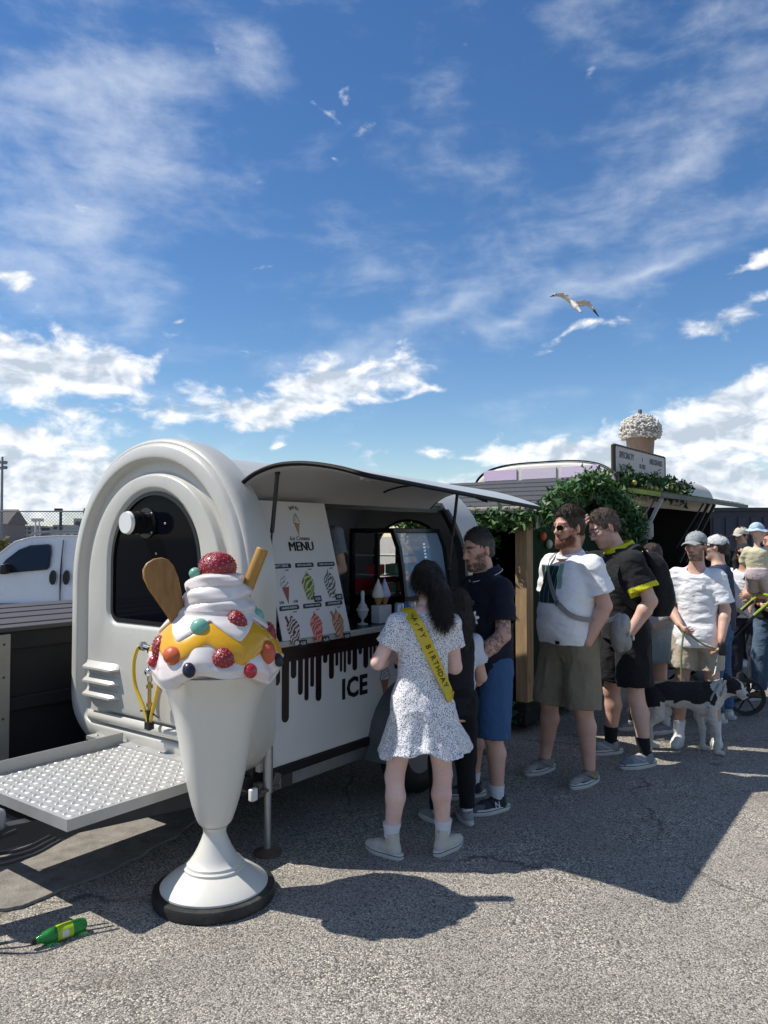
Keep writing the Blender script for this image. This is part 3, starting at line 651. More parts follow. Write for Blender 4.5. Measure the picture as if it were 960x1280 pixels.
# display case
def display_case():
    r = inside(1.52, .10, 1.096, 'display_case', 'black-framed glass display case with curved front on the counter', 'display case')
    fr = M('case_frame', (.010, .010, .012), .3); g_ = M('clear_glass', (.9, .95, .97), .03, var=0, trans=1.0, ior=1.25)
    Wd, D, Hh = .60, .50, .62
    mb = MB(); mb.bb(0, Wd, 0, D, 0, .14); mb.build('base', fr, r, bevel=.008)
    mb = MB(); mb.bb(0, Wd, .10, D, Hh - .035, Hh); mb.build('top', fr, r, bevel=.006)
    fp = [(0.0, .141), (.02, .30), (.05, .48), (.10, Hh - .02)]
    for x in (0, Wd - .03):
        mb = MB(); mb.loft([[(x, y, z), (x + .03, y, z), (x + .03, y + .035, z), (x, y + .035, z)] for y, z in fp]); mb.build('front_post', fr, r)
        mb = MB(); mb.bb(x, x + .03, D - .03, D, .141, Hh - .036); mb.build('rear_post', fr, r)
        mb = MB(); mb.bb(x + .002, x + .028, .24, .27, .141, Hh - .036); mb.build('side_post', fr, r)
    mb = MB(); mb.loft([[(x, y + .012, z) for y, z in fp] + [(x, y + .018, z) for y, z in fp[::-1]] for x in (.031, Wd - .031)]); mb.build('front_glass', M('blue_glass', (.30, .45, .62), .05, var=0, spec=.8, alpha=.55), r)
    for z in (.28, .42):
        mb = MB(); mb.bb(.032, Wd - .032, .06, D - .032, z, z + .008); sh = mb.build('shelf', M('shelf_glass', (.5, .56, .58), .1), r)
    for i in range(10):
        mb = MB(); x = .07 + (i % 5) * .14; z = (.151, .289)[i // 5]; cc = [(.50, .06, .05), (.45, .25, .1), (.6, .55, .45), (.15, .35, .2), (.55, .08, .10)][(i * 3) % 5]
        mb.box((x, .25 + .06 * (i % 2), z + .035), (.10, .09, .07)); mb.build('snack_box', M('snack_%d' % ((i * 3) % 5), cc, .5), r, bevel=.006)
    mb = MB(); mb.bb(.04, Wd - .04, D - .028, D - .02, .16, .25); mb.build('red_strip', M('red_strip', (.40, .03, .04), .5), r)
    mb = MB()
    for k in range(12): mb.box((Wd * .62, .05 + .004 * k, .24 + k * .024), (.018, .006, .012))
    mb.build('led_strip', M('led', (.8, .85, .9), .4, emis=(.8, .9, 1, 1.5)), r)
display_case()
r = inside(1.05, 1.36, 1.52, 'towel_dispenser', 'grey paper towel dispenser on the inner trailer wall', 'dispenser')
mb = MB(); mb.bb(-.13, .13, -.12, .04, 0, .36); mb.build('housing', M('dispenser_grey', (.36, .38, .42), .4), r, bevel=.02)
mb = MB(); mb.bb(-.10, .10, -.125, -.121, .05, .33); mb.build('front_cover', M('dispenser_cover', (.50, .52, .55), .35), r, bevel=.01)
# work counter with machine, back
r = inside(.65, 1.12, .43, 'work_counter', 'dark work counter along the inner trailer wall', 'counter')
mb = MB(); mb.bb(-.4, 1.6, -.12, .28, 0, .60); mb.build('cabinet', M('cabinet_dark', (.03, .03, .035), .5), r)
mb = MB(); mb.bb(-.4, 1.6, -.15, .28, .601, .64); mb.build('worktop', M('worktop_green', (.28, .32, .20), .4), r, bevel=.005)
r = inside(.84, .98, 1.072, 'ice_cream_machine', 'white countertop machine with rounded jug behind the menu', 'machine')
mb = MB(); mb.bb(-.12, .12, -.1, .16, 0, .10); mb.build('base', M('machine_white', (.45, .46, .44), .4), r, bevel=.02)
mb = MB(); mb.lathe([(.06, .1), (.085, .12), (.10, .2), (.095, .28), (.08, .3)], 20, (0, 0, 0)); mb.build('jug', MATS['machine_white'], r)
mb = MB(); mb.tube([(-.09, 0, .14), (-.15, 0, .16), (-.15, 0, .24), (-.09, 0, .26)], .012, 8); mb.build('handle', M('machine_dark', (.05, .05, .05), .4), r)
# small sundae model on the counter
r = inside(1.02, .08, 1.096, 'sundae_ornament', 'small white sundae ornament on the counter behind the metal edge', 'ornament')
mb = MB(); mb.lathe([(.035, 0), (.035, .006), (.008, .015), (.008, .03), (.03, .06), (.036, .085)], 18); mb.build('glass', M('ornament_white', (.60, .60, .58), .35), r)
mb = MB(); mb.lathe([(.036, .085), (.042, .09), (.036, .105), (.028, .11), (.030, .12), (.018, .135), (.012, .15), (.013, .20), (.008, .215)], 18); mb.build('cream', MATS['ornament_white'], r)
# two display cones in a stand
r = inside(1.17, .05, 1.096, 'cone_stand', 'two plastic display cones in a small white stand on the counter', 'cone stand')
mb = MB(); mb.bb(-.055, .075, -.035, .035, 0, .115); mb.build('stand_box', M('stand_white', (.62, .62, .62), .4), r, bevel=.004)
for k, cl in ((-.025, (.72, .70, .62)), (.045, (.50, .52, .72))):
    mb = MB(); mb.lathe([(.012, .117), (.032, .165)], 16, (k, 0, 0)); c = mb.build('wafer_cone', CONEP, r)
    mb = MB(); mb.lathe([(.036, .166), (.042, .18), (.036, .20), (.030, .215), (.022, .24), (.010, .265), (.003, .285)], 16, (k, 0, 0)); mb.build('ice_cream', M('cone_ice_%d' % int(k * 1000), cl, .5), c)
canm = [(.55, .56, .60), (.10, .14, .32), (.60, .58, .52), (.55, .42, .12), (.12, .2, .4)]
for k in range(5):
    r = inside(1.30 + k * .072, -.005, 1.096, 'drink_can', ['silver can first in the row beside the display cones', 'navy blue can second in the row beside the display cones', 'cream can in the middle of the row on the counter', 'gold can fourth in the row on the counter', 'dark blue can last in the row on the counter'][k], 'can'); r['group'] = 'cans on the counter'
    mb = MB(); mb.lathe([(.026, 0), (.033, .008), (.033, .112), (.027, .122), (.024, .122), (.024, .118)], 18); mb.build('can_body', M('can_%d' % k, canm[k], .25, .6, stretch=(1, 1, .1), var=.5, vscale=40), r)
    mb = MB(); mb.box((0, 0, .121), (.012, .02, .002)); mb.build('ring_pull', ALU, r)

# ================================================================ giant sundae
def sundae():
    C = ground(268, 1120); r0 = empty('sundae_statue', C)
    tag(r0, 'giant plastic fruit sundae in a tall white glass on a black base', 'statue')
    PW = M('statue_white', (.66, .64, .58), .32, var=.06, vscale=4, dirt=.10, dirtcol=(.45, .42, .36), coat=.2)
    CR = None
    m, g, tc, bs = custom('statue_cream')
    n = g.n('ShaderNodeTexNoise', {'Vector': g.n('ShaderNodeMapping', {'Vector': tc, 'Scale': (1, 1, 3)}).outputs[0], 'Scale': 5.0, 'Detail': 5.0, 'Roughness': .6, 'Distortion': 1.2}).outputs[0]
    g.t.links.new(g.ramp(n, [(.42, (.74, .70, .66)), (.60, (.72, .63, .60)), (.72, (.66, .44, .42))]), bs.inputs['Base Color']); bs.inputs['Roughness'].default_value = .28; bs.inputs['Coat Weight'].default_value = .3
    CR = m
    view = Vector((C.x, C.y, 0)).normalized(); ur = Vector((view.y, -view.x, 0)); vc = -view
    PXM = C.y / F
    zpx = lambda y: CAMH - (y - HOR) * PXM
    mb = MB(); mb.lathe([(.268, .001), (.277, .006), (.279, .04), (.274, .052), (.262, .055), (.20, .056)], 56); mb.build('base_ring', M('black_base', (.016, .016, .015), .55, var=.4, dirt=.35, dirtcol=(.2, .18, .15)), r0)
    mb = MB(); mb.lathe([(.243, .057), (.244, .066), (.232, .078), (.195, .105), (.155, .128), (.138, .136), (.139, .146), (.128, .152), (.126, .162), (.112, .170), (.098, .190), (.080, .222), (.062, .262), (.052, .292), (.053, .31), (.062, .325)], 56); mb.build('foot', PW, r0)
    cup = [(.060, .326), (.078, .345), (.095, .39), (.110, .44), (.133, .54), (.156, .66), (.178, .78), (.198, .87), (.222, .94), (.252, 1.0), (.275, 1.035), (.272, 1.04)]
    mb = MB(); mb.lathe([(p.x, p.y) for p in smooth_pts([(a, b_, 0) for a, b_ in cup], 4)], 64); mb.build('cup', PW, r0)
    # cream mound
    prf = [(.300, 1.045), (.312, 1.070), (.300, 1.11), (.282, 1.15), (.262, 1.19), (.236, 1.23), (.205, 1.27), (.180, 1.295), (.166, 1.31)]
    pz = np.array([p[1] for p in prf]); pr = np.array([p[0] for p in prf])
    rad = lambda z: float(np.interp(z, pz, pr))
    nth, nz = 120, 46; mb = MB(); rings = []
    for i in range(nz):
        z = 1.03 + (1.315 - 1.03) * i / (nz - 1); ring = []
        for k in range(nth):
            th = 2 * math.pi * k / nth; e = max(0, 1 - (z - 1.03) / .12)
            wv = .030 * math.sin(4 * th + .6) + .016 * math.sin(7 * th + 1)
            zz = z + wv * e
            rr = rad(max(z, 1.045)) * (1 + .020 * math.sin(9 * th + 14 * z) * (1 - e) + .018 * math.sin(5 * th - 30 * z) + .014 * math.sin(13 * th + 40 * z + 2 * math.sin(3 * th)))
            if i == 0: rr *= .93
            ring.append((rr * math.cos(th), rr * math.sin(th), zz))
        rings.append(ring)
    mb.loft(rings, caps=True); mb.build('cream', CR, r0)
    # yellow sauce band with pointed edge
    mb = MB(); rings = []
    for i in range(14):
        f = i / 13; ring = []
        for k in range(nth):
            th = 2 * math.pi * k / nth; saw = abs(((th * 6 / (2 * math.pi) + .42) % 1) * 2 - 1)
            lo = 1.095 + .085 * saw + .012 * math.sin(3 * th); hi = lo + .125 + .02 * math.sin(5 * th)
            z = lo + (hi - lo) * f; b_ = math.sin(math.pi * min(1, max(0, f))) ** .4
            rr = (rad(z) * 1.018 + .010 * b_ - .008 * (1 - b_))
            ring.append((rr * math.cos(th), rr * math.sin(th), z))
        rings.append(ring)
    mb.loft(rings, caps=False); mb.build('sauce', M('yellow_sauce', (.70, .36, .008), .22, var=.06, coat=.4), r0)
    # upper pointed cream collar over the sauce
    mb = MB(); rings = []
    for i in range(14):
        f = i / 13; ring = []
        for k in range(nth):
            th = 2 * math.pi * k / nth; saw = abs(((th * 6 / (2 * math.pi) + .42) % 1) * 2 - 1)
            lo = 1.190 + .095 * saw; z = lo + (1.325 - lo) * f
            b_ = min(1, f * 5) ** .5
            rr = rad(z) * 1.03 + .004 + .012 * b_ - .004 * (1 - b_)
            ring.append((rr * math.cos(th), rr * math.sin(th), z))
        rings.append(ring)
    mb.loft(rings, caps=False); mb.build('cream_collar', CR, r0)
    # swirl on top: a wound rope, three sagging turns
    mb = MB(); rings = []; nz = 54
    for i in range(nz):
        f = i / (nz - 1); z = 1.30 + .185 * f; ring = []
        for k in range(nth):
            th = 2 * math.pi * k / nth
            ph = (f * 2.7 - th / (2 * math.pi) + .07 * math.sin(2 * th + 3 * f)) % 1.0
            rr = .170 - .072 * f ** 1.2 + .020 * math.sin(math.pi * ph) ** .7 + .006 * math.sin(3 * th + 55 * z) + .004 * math.sin(2 * th - 95 * z + 1)
            if f > .94: rr *= 1 - (f - .94) * 5
            rr += .0035 * math.sin(9 * th + 70 * z + 2 * math.sin(2 * th)) * (1 - f); ring.append((rr * math.cos(th), rr * math.sin(th), z + (.020 * math.sin(th + 2.2) + .008 * math.sin(2 * th)) * (1 - f * .6)))
        rings.append(ring)
    mb.loft(rings, caps=True); mb.build('swirl', CR, r0)
    srad = lambda z: rad(z) if z < 1.30 else .175 - .07 * (z - 1.30) / .185
    def spot(px, py, out=0.0):
        xo = (px - 268) * PXM; z = zpx(py); rr = srad(z) + out
        z += 0.0; xo = max(-rr * .97, min(rr * .97, xo)); dep = math.sqrt(rr * rr - xo * xo)
        p = ur * xo + vc * dep; return Vector((p.x, p.y, z + dep * (-.10))), Vector((p.x, p.y, .35 * rr)).normalized()
    def fruit(name, px, py, rx, rz, mat, seeds=False, drop=False, tilt=0, out=.0, rot=None):
        p, nn = spot(px, py, out)
        mb = MB(); rings = []; nu, nv = 22, 14
        q = nn.to_track_quat('Y', 'Z').to_matrix() @ Matrix.Rotation(tilt, 3, 'Y')
        for i in range(nv + 1):
            ph = -math.pi / 2 + math.pi * (.01 + .98 * i / nv); ring = []
            for k in range(nu):
                th = 2 * math.pi * k / nu; tz = math.sin(ph)
                w = math.cos(ph) * ((1.12 + .22 * tz) if seeds else 1.0)
                v_ = Vector((rx * w * math.cos(th), rx * .85 * w * math.sin(th), rz * tz))
                ring.append(p + q @ v_)
            rings.append(ring)
        mb.loft(rings); o = mb.build(name, mat, r0)
        if seeds:
            mb = MB()
            for j in range(70):
                tz = -0.85 + 1.7 * ((j + .5) / 70); th = j * 2.39996; w = math.sqrt(1 - tz * tz) * (1.12 + .22 * tz)
                mb.ell(p + q @ Vector((rx * w * math.cos(th) * 1.01, rx * .85 * w * math.sin(th) * 1.01, rz * tz * 1.01)), .0036, 5, 3)
            mb.build('seeds', M('berry_seed', (.50, .12, .07), .35), o)
        return o
    red = M('strawberry_red', (.24, .006, .018), .25, var=.35, vscale=30, coat=.5, bump=.5, bscale=45); mint = M('mint_green', (.16, .40, .30), .3, var=.12, coat=.3)
    orange = M('orange_candy', (.52, .105, .035), .38, var=.22, vscale=14, bump=.3, bscale=20); navy = M('blueberry', (.012, .014, .030), .35); cher = M('cherry_red', (.38, .010, .022), .22, coat=.5)
    fruit('mint_ball', 249, 772, .044, .042, mint, out=.016); fruit('mint_ball', 326, 768, .036, .036, mint, out=.01); 
    fruit('strawberry', 291, 768, .047, .044, red, True, tilt=R(-60), out=.012); fruit('strawberry', 276, 803, .043, .048, red, True, out=.0, tilt=R(180)); fruit('strawberry', 202, 800, .033, .058, red, True, tilt=R(25)); fruit('strawberry', 337, 790, .032, .062, red, True, tilt=R(-25))
    fruit('orange_candy', 220, 803, .050, .042, orange, tilt=R(-15), out=.004); fruit('orange_candy', 328, 805, .042, .056, orange, tilt=R(-25), out=.004)
    fruit('blueberry', 238, 815, .028, .034, navy, tilt=R(20), out=.01); fruit('blueberry', 342, 817, .026, .032, navy, out=.01); fruit('cherry', 307, 819, .031, .033, cher, out=.01); fruit('cherry', 196, 815, .026, .028, cher, tilt=.3)
    # berry on top
    mb = MB(); tp = Vector((ur.x * .004, ur.y * .004, 1.512)); mb.ell(tp, (.088, .088, .076), 30, 18); o = mb.build('top_berry', red, r0)
    mb = MB()
    for j in range(110):
        tz = -.6 + 1.5 * ((j + .5) / 110); th = j * 2.39996; w = math.sqrt(max(0, 1 - tz * tz)); mb.ell(tp + Vector((.0885 * w * math.cos(th), .0885 * w * math.sin(th), .0765 * tz)), .0038, 5, 3)
    mb.build('seeds', M('berry_seed', (.5, .12, .07), .35), o)
    pm = ur * -.097 + vc * .03; mb = MB(); mb.ell((pm.x, pm.y, 1.487), .028, 16, 10); mb.build('mint_ball', mint, r0)
    # flat wafer paddle and wafer stick
    waf = mat_wood('wafer_brown', (.20, .085, .015), (.36, .17, .035), 2.0, 'Z', .45); waf2 = mat_wood('wafer_gold', (.36, .18, .03), (.50, .27, .06), 2.0, 'Z', .4)
    def lcl(u, w, d): p = ur * u + vc * d; return Vector((p.x, p.y, w))
    b0, b1 = lcl(-.145, 1.24, .09), lcl(-.282, 1.555, .055); ax = (b1 - b0); Lp = ax.length; ax.normalize(); fc = (vc + ur * .35).normalized(); sd = ax.cross(fc).normalized(); fc = sd.cross(ax)
    ol = []
    for f, w in [(0, .036), (.25, .042), (.45, .056), (.65, .070), (.82, .072), (.92, .060), (.98, .036)]: ol.append((f * Lp, w))
    poly = [(f, w) for f, w in ol] + [(Lp, 0)] + [(f, -w) for f, w in ol[::-1]]
    mb = MB(); mb.prism(poly, lambda u, v, t: tuple(b0 + ax * u + sd * v + fc * t), -.016, .016); mb.build('wafer_paddle', waf, r0, bevel=.007, seg=3)
    b0, b1 = lcl(.10, 1.30, -.03), lcl(.215, 1.60, -.03); mb = MB(); mb.tube([b0, b1], .029, 20); o = mb.build('wafer_stick', waf2, r0, bevel=.005)
sundae()

# ================================================================ bottle
def bottle():
    a, b_ = ground(40, 1187), ground(108, 1163); d = (b_ - a); Lb = d.length; d.normalize()
    base = Vector(((a.x + b_.x) / 2, (a.y + b_.y) / 2, 0)); r0 = empty('drink_bottle', base, math.atan2(d.y, d.x))
    tag(r0, 'empty green plastic drink bottle lying on the asphalt', 'bottle')
    gm = M('green_pet', (.05, .50, .10), .10, var=.1, trans=.75, bump=.25, bscale=40); K = Lb / .25
    prf = [(.0, .012), (.012, .0125), (.016, .016), (.030, .017), (.050, .026), (.075, .0335), (.10, .0345), (.115, .033), (.17, .033), (.185, .0345), (.215, .034), (.235, .030), (.245, .022), (.25, .012)]
    z0 = .0345 * K
    def lat(pr, n=24): return [[((u - .125) * K, r_ * K * (1 + .03 * math.sin(5 * t + u * 90)) * math.cos(t), z0 + r_ * K * math.sin(t)) for t in [2 * math.pi * k / n for k in range(n)]] for u, r_ in pr]
    mb = MB(); mb.loft(lat(prf)); mb.build('body', gm, r0)
    mb = MB(); mb.loft([[((u - .125) * K, r_ * K * math.cos(t), z0 + r_ * K * math.sin(t)) for t in [2 * math.pi * k / 18 for k in range(18)]] for u, r_ in [(-.004, .0155), (.014, .0155)]]); mb.build('screw_cap', BLACK, r0)
    mb = MB(); mb.loft([[((u - .125) * K, .0350 * K * math.cos(t), z0 + .0350 * K * math.sin(t)) for t in [2 * math.pi * k / 24 for k in range(24)]] for u in (.105, .178)], caps=False); lb = mb.build('label', M('label_green', (.38, .52, .02), .35, var=.35, vscale=30), r0)
    mb = MB(); mb.loft([[((u - .125) * K, .0353 * K * math.cos(t), z0 + .0353 * K * math.sin(t)) for t in [R(150 + 8 * k) for k in range(8)]] for u in (.125, .155)], caps=False, closed=False); mb.build('barcode', M('label_white', (.6, .6, .6), .5, stretch=(900, 1, 1), var=1.2, vscale=1), lb)
bottle()
# loose chippings on the asphalt
def chips():
    mb = MB(); rr = random.Random(5)
    for i in range(5200):
        y = 2.1 + 2.6 * rr.random() ** 1.3; x = rr.uniform(-.56, .56) * y
        s_ = rr.uniform(.0022, .0048); a = rr.uniform(0, 6.3); h_ = s_ * rr.uniform(.5, .9)
        if ((x + .79) ** 2 + (y - 3.55) ** 2) < .09 or x + y * .0 < -1.0 and y > 3.0: continue
        p = [(x + s_ * math.cos(a + k * 1.57 + rr.uniform(-.4, .4)), y + s_ * math.sin(a + k * 1.57), .0005) for k in range(4)]
        mb.add(p + [(x + rr.uniform(-.3, .3) * s_, y, h_)], [(0, 1, 4), (1, 2, 4), (2, 3, 4), (3, 0, 4)])
    tag(mb.build('loose_chippings', M('chip_stone', (.30, .285, .26), .9, var=.6, vscale=70), None, False), 'loose pale stone chippings scattered on the asphalt', 'gravel', kind='stuff')
chips()

# ================================================================ left: timber store, van, fence, far things
def store():
    r0 = empty('storage_crate', tw(0, 1.72, 0), ANG); tag(r0, 'big black timber crate with slatted lid beside the trailer', 'crate')
    blk = M('black_stain', (.008, .0085, .010), .7, var=.3); sl = M('grey_slat', (.055, .047, .045), .6, var=.25, stretch=(.4, 6, 1), vscale=5)
    D = 1.55; x0, x1, Z = -2.4, 2.0, 1.10
    mb = MB(); mb.bb(x0, x1, .03, D, .08, Z - .03); mb.build('box', blk, r0)
    for k in range(9): mb = MB(); y = -.03 + k * .18; mb.bb(x0 - .03, x1, y, y + .165, Z - .029, Z + (.006 if k % 2 else .0)); mb.build('slat', sl, r0, bevel=.006)
    for z0, z1 in ((.10, .2), (.58, .66), (Z - .14, Z - .031)): mb = MB(); mb.bb(x0, x1, .0, .029, z0, z1); mb.build('rail', blk, r0, bevel=.004)
    for k in range(7): mb = MB(); x = x0 + .03 + k * .62; mb.bb(x, x + .09, .003, .027, .201, .579); mb.bb(x, x + .09, .003, .027, .661, Z - .141); mb.build('stile', blk, r0, bevel=.004)
    mb = MB(); mb.bb(-.50, -.42, -.034, -.003, .12, 1.06); st = mb.build('metal_strip', M('grey_strip', (.30, .29, .25), .5, .3, dirt=.3), r0, bevel=.003)
    for z in (.25, .55, .8, 1.0): mb = MB(); mb.ell((-.46, -.035, z), (.008, .004, .008), 8, 5); mb.build('screw', DKSTEEL, st)
store()

def van():
    D = 13.4; r0 = empty('panel_van', (-5.36, D, 0), R(4)); r0.scale = (.93, 1, .985); tag(r0, 'small white panel van with black door handles and roof rails', 'van')
    wp = M('van_paint', (.66, .69, .74), .28, var=.02, coat=.6, spec=.5); gl = M('van_glass', (.012, .016, .022), .06, var=0)
    # side profile, nose towards -x, in metres (x, z)
    P = [(1.95, .30), (1.98, .7), (1.95, 1.2), (1.90, 1.55), (1.80, 1.66), (1.2, 1.70), (0, 1.70), (-.55, 1.67), (-.80, 1.60), (-1.45, 1.08), (-1.95, .96), (-2.08, .80), (-2.10, .45), (-2.05, .28),
         (-1.75, .28), (-1.72, .45), (-1.60, .58), (-1.42, .62), (-1.24, .58), (-1.12, .45), (-1.09, .28), (.95, .28), (.98, .45), (1.1, .58), (1.28, .62), (1.46, .58), (1.58, .45), (1.61, .30)]
    Wd = 1.68
    def ring(y, ins, top):
        out = []
        for x, z in P:
            t = max(0, (z - .95) / .75); out.append((x * (1 - ins * .02), y, z - ins * .02 * (1 if z > .5 else 0)))
        return out
    def tum(y): return [(x, y + (1 if y < 0 else -1) * .16 * max(0, (z - .95) / .75) ** 1.3, z) for x, z in P]
    def rr_(y, k): return [(x * (1 - k * .012) + 0, yy, z - k * .012 * (z - .28)) for (x, yy, z) in tum(y)]
    mb = MB(); mb.loft([rr_(-Wd / 2 - .0, 2), rr_(-Wd / 2 - .03, 0), rr_(Wd / 2 + .03, 0), rr_(Wd / 2, 2)]); mb.build('body', wp, r0, bevel=.03, seg=3, ang=50)
    ys = lambda z: -Wd / 2 - .03 + .16 * max(0, (z - .95) / .75) ** 1.3
    def sidepoly(poly, off, name, mat, par=r0, bev=0):
        cy_ = poly; mb = MB(); mb.loft([[(x, ys(z) - off, z) for x, z in poly], [(x, ys(z) + .02, z) for x, z in poly]]); return mb.build(name, mat, par, False, bevel=bev)
    wn = [(-1.03, 1.06), (-1.02, 1.14), (-.90, 1.30), (-.70, 1.46), (-.52, 1.53), (-.22, 1.55), (-.17, 1.53), (-.15, 1.42), (-.16, 1.17), (-.20, 1.13)]
    sidepoly(wn, .012, 'door_window_frame', TRIM); ins = [(x * .94 - .04, 1.30 + (z - 1.30) * .86) for x, z in wn]; sidepoly(ins, .016, 'door_window', gl)
    for x in (-.09, .14): sidepoly([(x + .06 * math.cos(a) * .9, 1.0 + .12 * math.sin(a)) for a in [k * math.pi / 8 for k in range(16)]], .02, 'door_handle', BLACK)
    for x, z0, z1 in ((.03, .42, 1.62), (-1.22, .55, 1.05)): sidepoly([(x, z0 + (z1 - z0) * k / 8) for k in range(9)] + [(x + .012, z1 - (z1 - z0) * k / 8) for k in range(9)], .010, 'door_seam', M('seam', (.10, .10, .11), .6))
    sidepoly([(-1.2, .50), (1.0, .50), (1.0, .58), (-1.2, .58)], .02, 'side_moulding', M('van_moulding', (.10, .10, .11), .5))
    mb = MB(); a = Vector((-.84, ys(1.12) - .14, 1.15)); mb.box(a, (.10, .22, .17)); mb.cyl(a + Vector((0, .1, -.05)), (-.94, ys(1.05), 1.08), .025); mb.build('mirror', BLACK, r0, bevel=.03)
    # windscreen
    mb = MB(); mb.loft([[(-.86, y, 1.585) for y in (-.55, 0, .55)], [(-1.43, y * 1.28, 1.115) for y in (-.55, 0, .55)]], closed=False, caps=False)
    ws = mb.build('windscreen', M('windscreen_glass', (.22, .27, .30), .08, var=.1), r0); ws.location = (-.02, 0, .018)
    for y in (-.55, .55):
        mb = MB(); mb.tube(smooth_pts([(-.62, y, 1.69), (-.45, y, 1.745), (.2, y, 1.76), (1.1, y, 1.75), (1.3, y, 1.70)], 4), .02, 8); mb.build('roof_rail', M('rail_grey', (.10, .10, .11), .4), r0)
    for x in (-1.42, 1.28):
        mb = MB(); mb.loft([[(x + q * math.cos(t), -Wd / 2 + y, .31 + q * math.sin(t)) for t in [2 * math.pi * k / 24 for k in range(24)]] for q, y in [(.18, .0), (.29, -.01), (.31, .03), (.31, .17), (.2, .2)]]); w = mb.build('wheel', BLACK, r0)
        mb = MB(); mb.loft([[(x + q * math.cos(t), -Wd / 2 + y, .31 + q * math.sin(t)) for t in [2 * math.pi * k / 24 for k in range(24)]] for q, y in [(.19, -.005), (.16, .01), (.05, -.01), (.01, -.012)]]); mb.build('rim', GALV, w)
    sidepoly([(-1.62 + .03 * math.cos(a) * 1.6, .90 + .02 * math.sin(a)) for a in [k * math.pi / 5 for k in range(10)]], .02, 'side_repeater', TRIM)
    mb = MB(); mb.box((-2.03, -.62, .78), (.16, .34, .16), R(20)); mb.build('headlight', M('lens', (.5, .52, .55), .1), r0, bevel=.03)
van()

def fence():
    D = 20.0; r0 = empty('chain_link_fence', (-8.5, D, 0), 0); tag(r0, 'tall chain link fence behind the white van', 'fence')
    wire = M('fence_wire', (.16, .17, .18), .5, .5); x0, x1, z0, z1 = -4.5, 3.5, .05, 2.30
    mb = MB(); s_ = .085; w = .0045; n = int((x1 - x0 + z1 - z0) / s_)
    for k in range(n):
        for sg in (1, -1):
            c = x0 - (z1 - z0) + k * s_ if sg > 0 else x0 + k * s_
            pa, pb = [], None
            ax_, az_ = (c, z0); bx_, bz_ = (c + sg * (z1 - z0), z1)
            lo, hi = (ax_, bx_) if ax_ < bx_ else (bx_, ax_)
            t0 = max(0, (x0 - lo) / (hi - lo)); t1 = min(1, (x1 - lo) / (hi - lo))
            if t1 <= t0: continue
            zf = lambda t: (z0 + (z1 - z0) * t) if sg > 0 else (z1 - (z1 - z0) * t)
            a = Vector((lo + (hi - lo) * t0, 0, zf(t0))); b_ = Vector((lo + (hi - lo) * t1, 0, zf(t1)))
            mb.tube([a, b_], w, 3, False)
    tag(mb.build('wire_mesh', wire, r0), kind='stuff')
    for k in range(4):
        mb = MB(); mb.cyl((x0 + .2 + k * 2.5, .03, 0), (x0 + .2 + k * 2.5, .03, 2.34), .035, n=10); mb.build('post', wire, r0)
    for z in (2.30, .1): mb = MB(); mb.cyl((x0, .02, z), (x1, .02, z), .018, n=8); mb.build('rail', wire, r0)
fence()

def far_building(px0, px1, ytop, Y, col, label, wins=(0, 0), roof=0.0, wcol=(.04, .05, .06)):
    a, b_ = at(px0, ytop, Y), at(px1, ytop, Y); Wd = b_.x - a.x; Hh = a.z; Dp = max(8, Wd * .4)
    r0 = empty('far_building', ((a.x + b_.x) / 2, Y, 0)); tag(r0, label, 'building', 'low town buildings behind the fence')
    mm = M('far_wall_%d' % int(px0 * 7 + ytop), col, .8, var=.08, vscale=.3)
    mb = MB(); mb.bb(-Wd / 2, Wd / 2, 0, Dp, 0, Hh); mb.build('wall', mm, r0)
    if roof > 0:
        mb = MB(); mb.loft([[(x, -.4, Hh + .02), (x, Dp + .4, Hh + .02), (x, Dp / 2, Hh + roof)] for x in (-Wd / 2 - .4, Wd / 2 + .4)]); mb.build('roof', M('far_roof', (.12, .11, .11), .8), r0)
    nx, nz = wins
    for i in range(nx):
        for j in range(nz):
            mb = MB(); x = -Wd / 2 + Wd * (i + .5) / nx; z = Hh * (.25 + .7 * (j + .5) / nz); mb.bb(x - Wd / nx * .3, x + Wd / nx * .3, -.12, -.02, z - Hh * .10 / nz * 2, z + Hh * .10 / nz * 2); mb.build('window', M('far_window', wcol, .3), r0)
far_building(-60, 8, 655, 150, (.19, .16, .15), 'dark stone building at the end of the skyline beside the floodlight mast', (3, 2), 3.0)
far_building(10, 40, 657, 170, (.32, .30, .28), 'brown-grey office block right of the stone building', (5, 3))
far_building(47, 66, 658, 175, (.42, .43, .44), 'pale grey block with rows of window bands', (1, 3), 0, (.12, .13, .15))
far_building(66, 80, 656, 165, (.36, .35, .34), 'pale narrow block behind the street lamp post', (2, 3))
far_building(80, 140, 664, 140, (.50, .48, .44), 'long low cream building touching the trailer edge', (6, 1))
far_building(92, 130, 648, 190, (.40, .38, .35), 'taller cream block carrying a metal gantry', (3, 2))
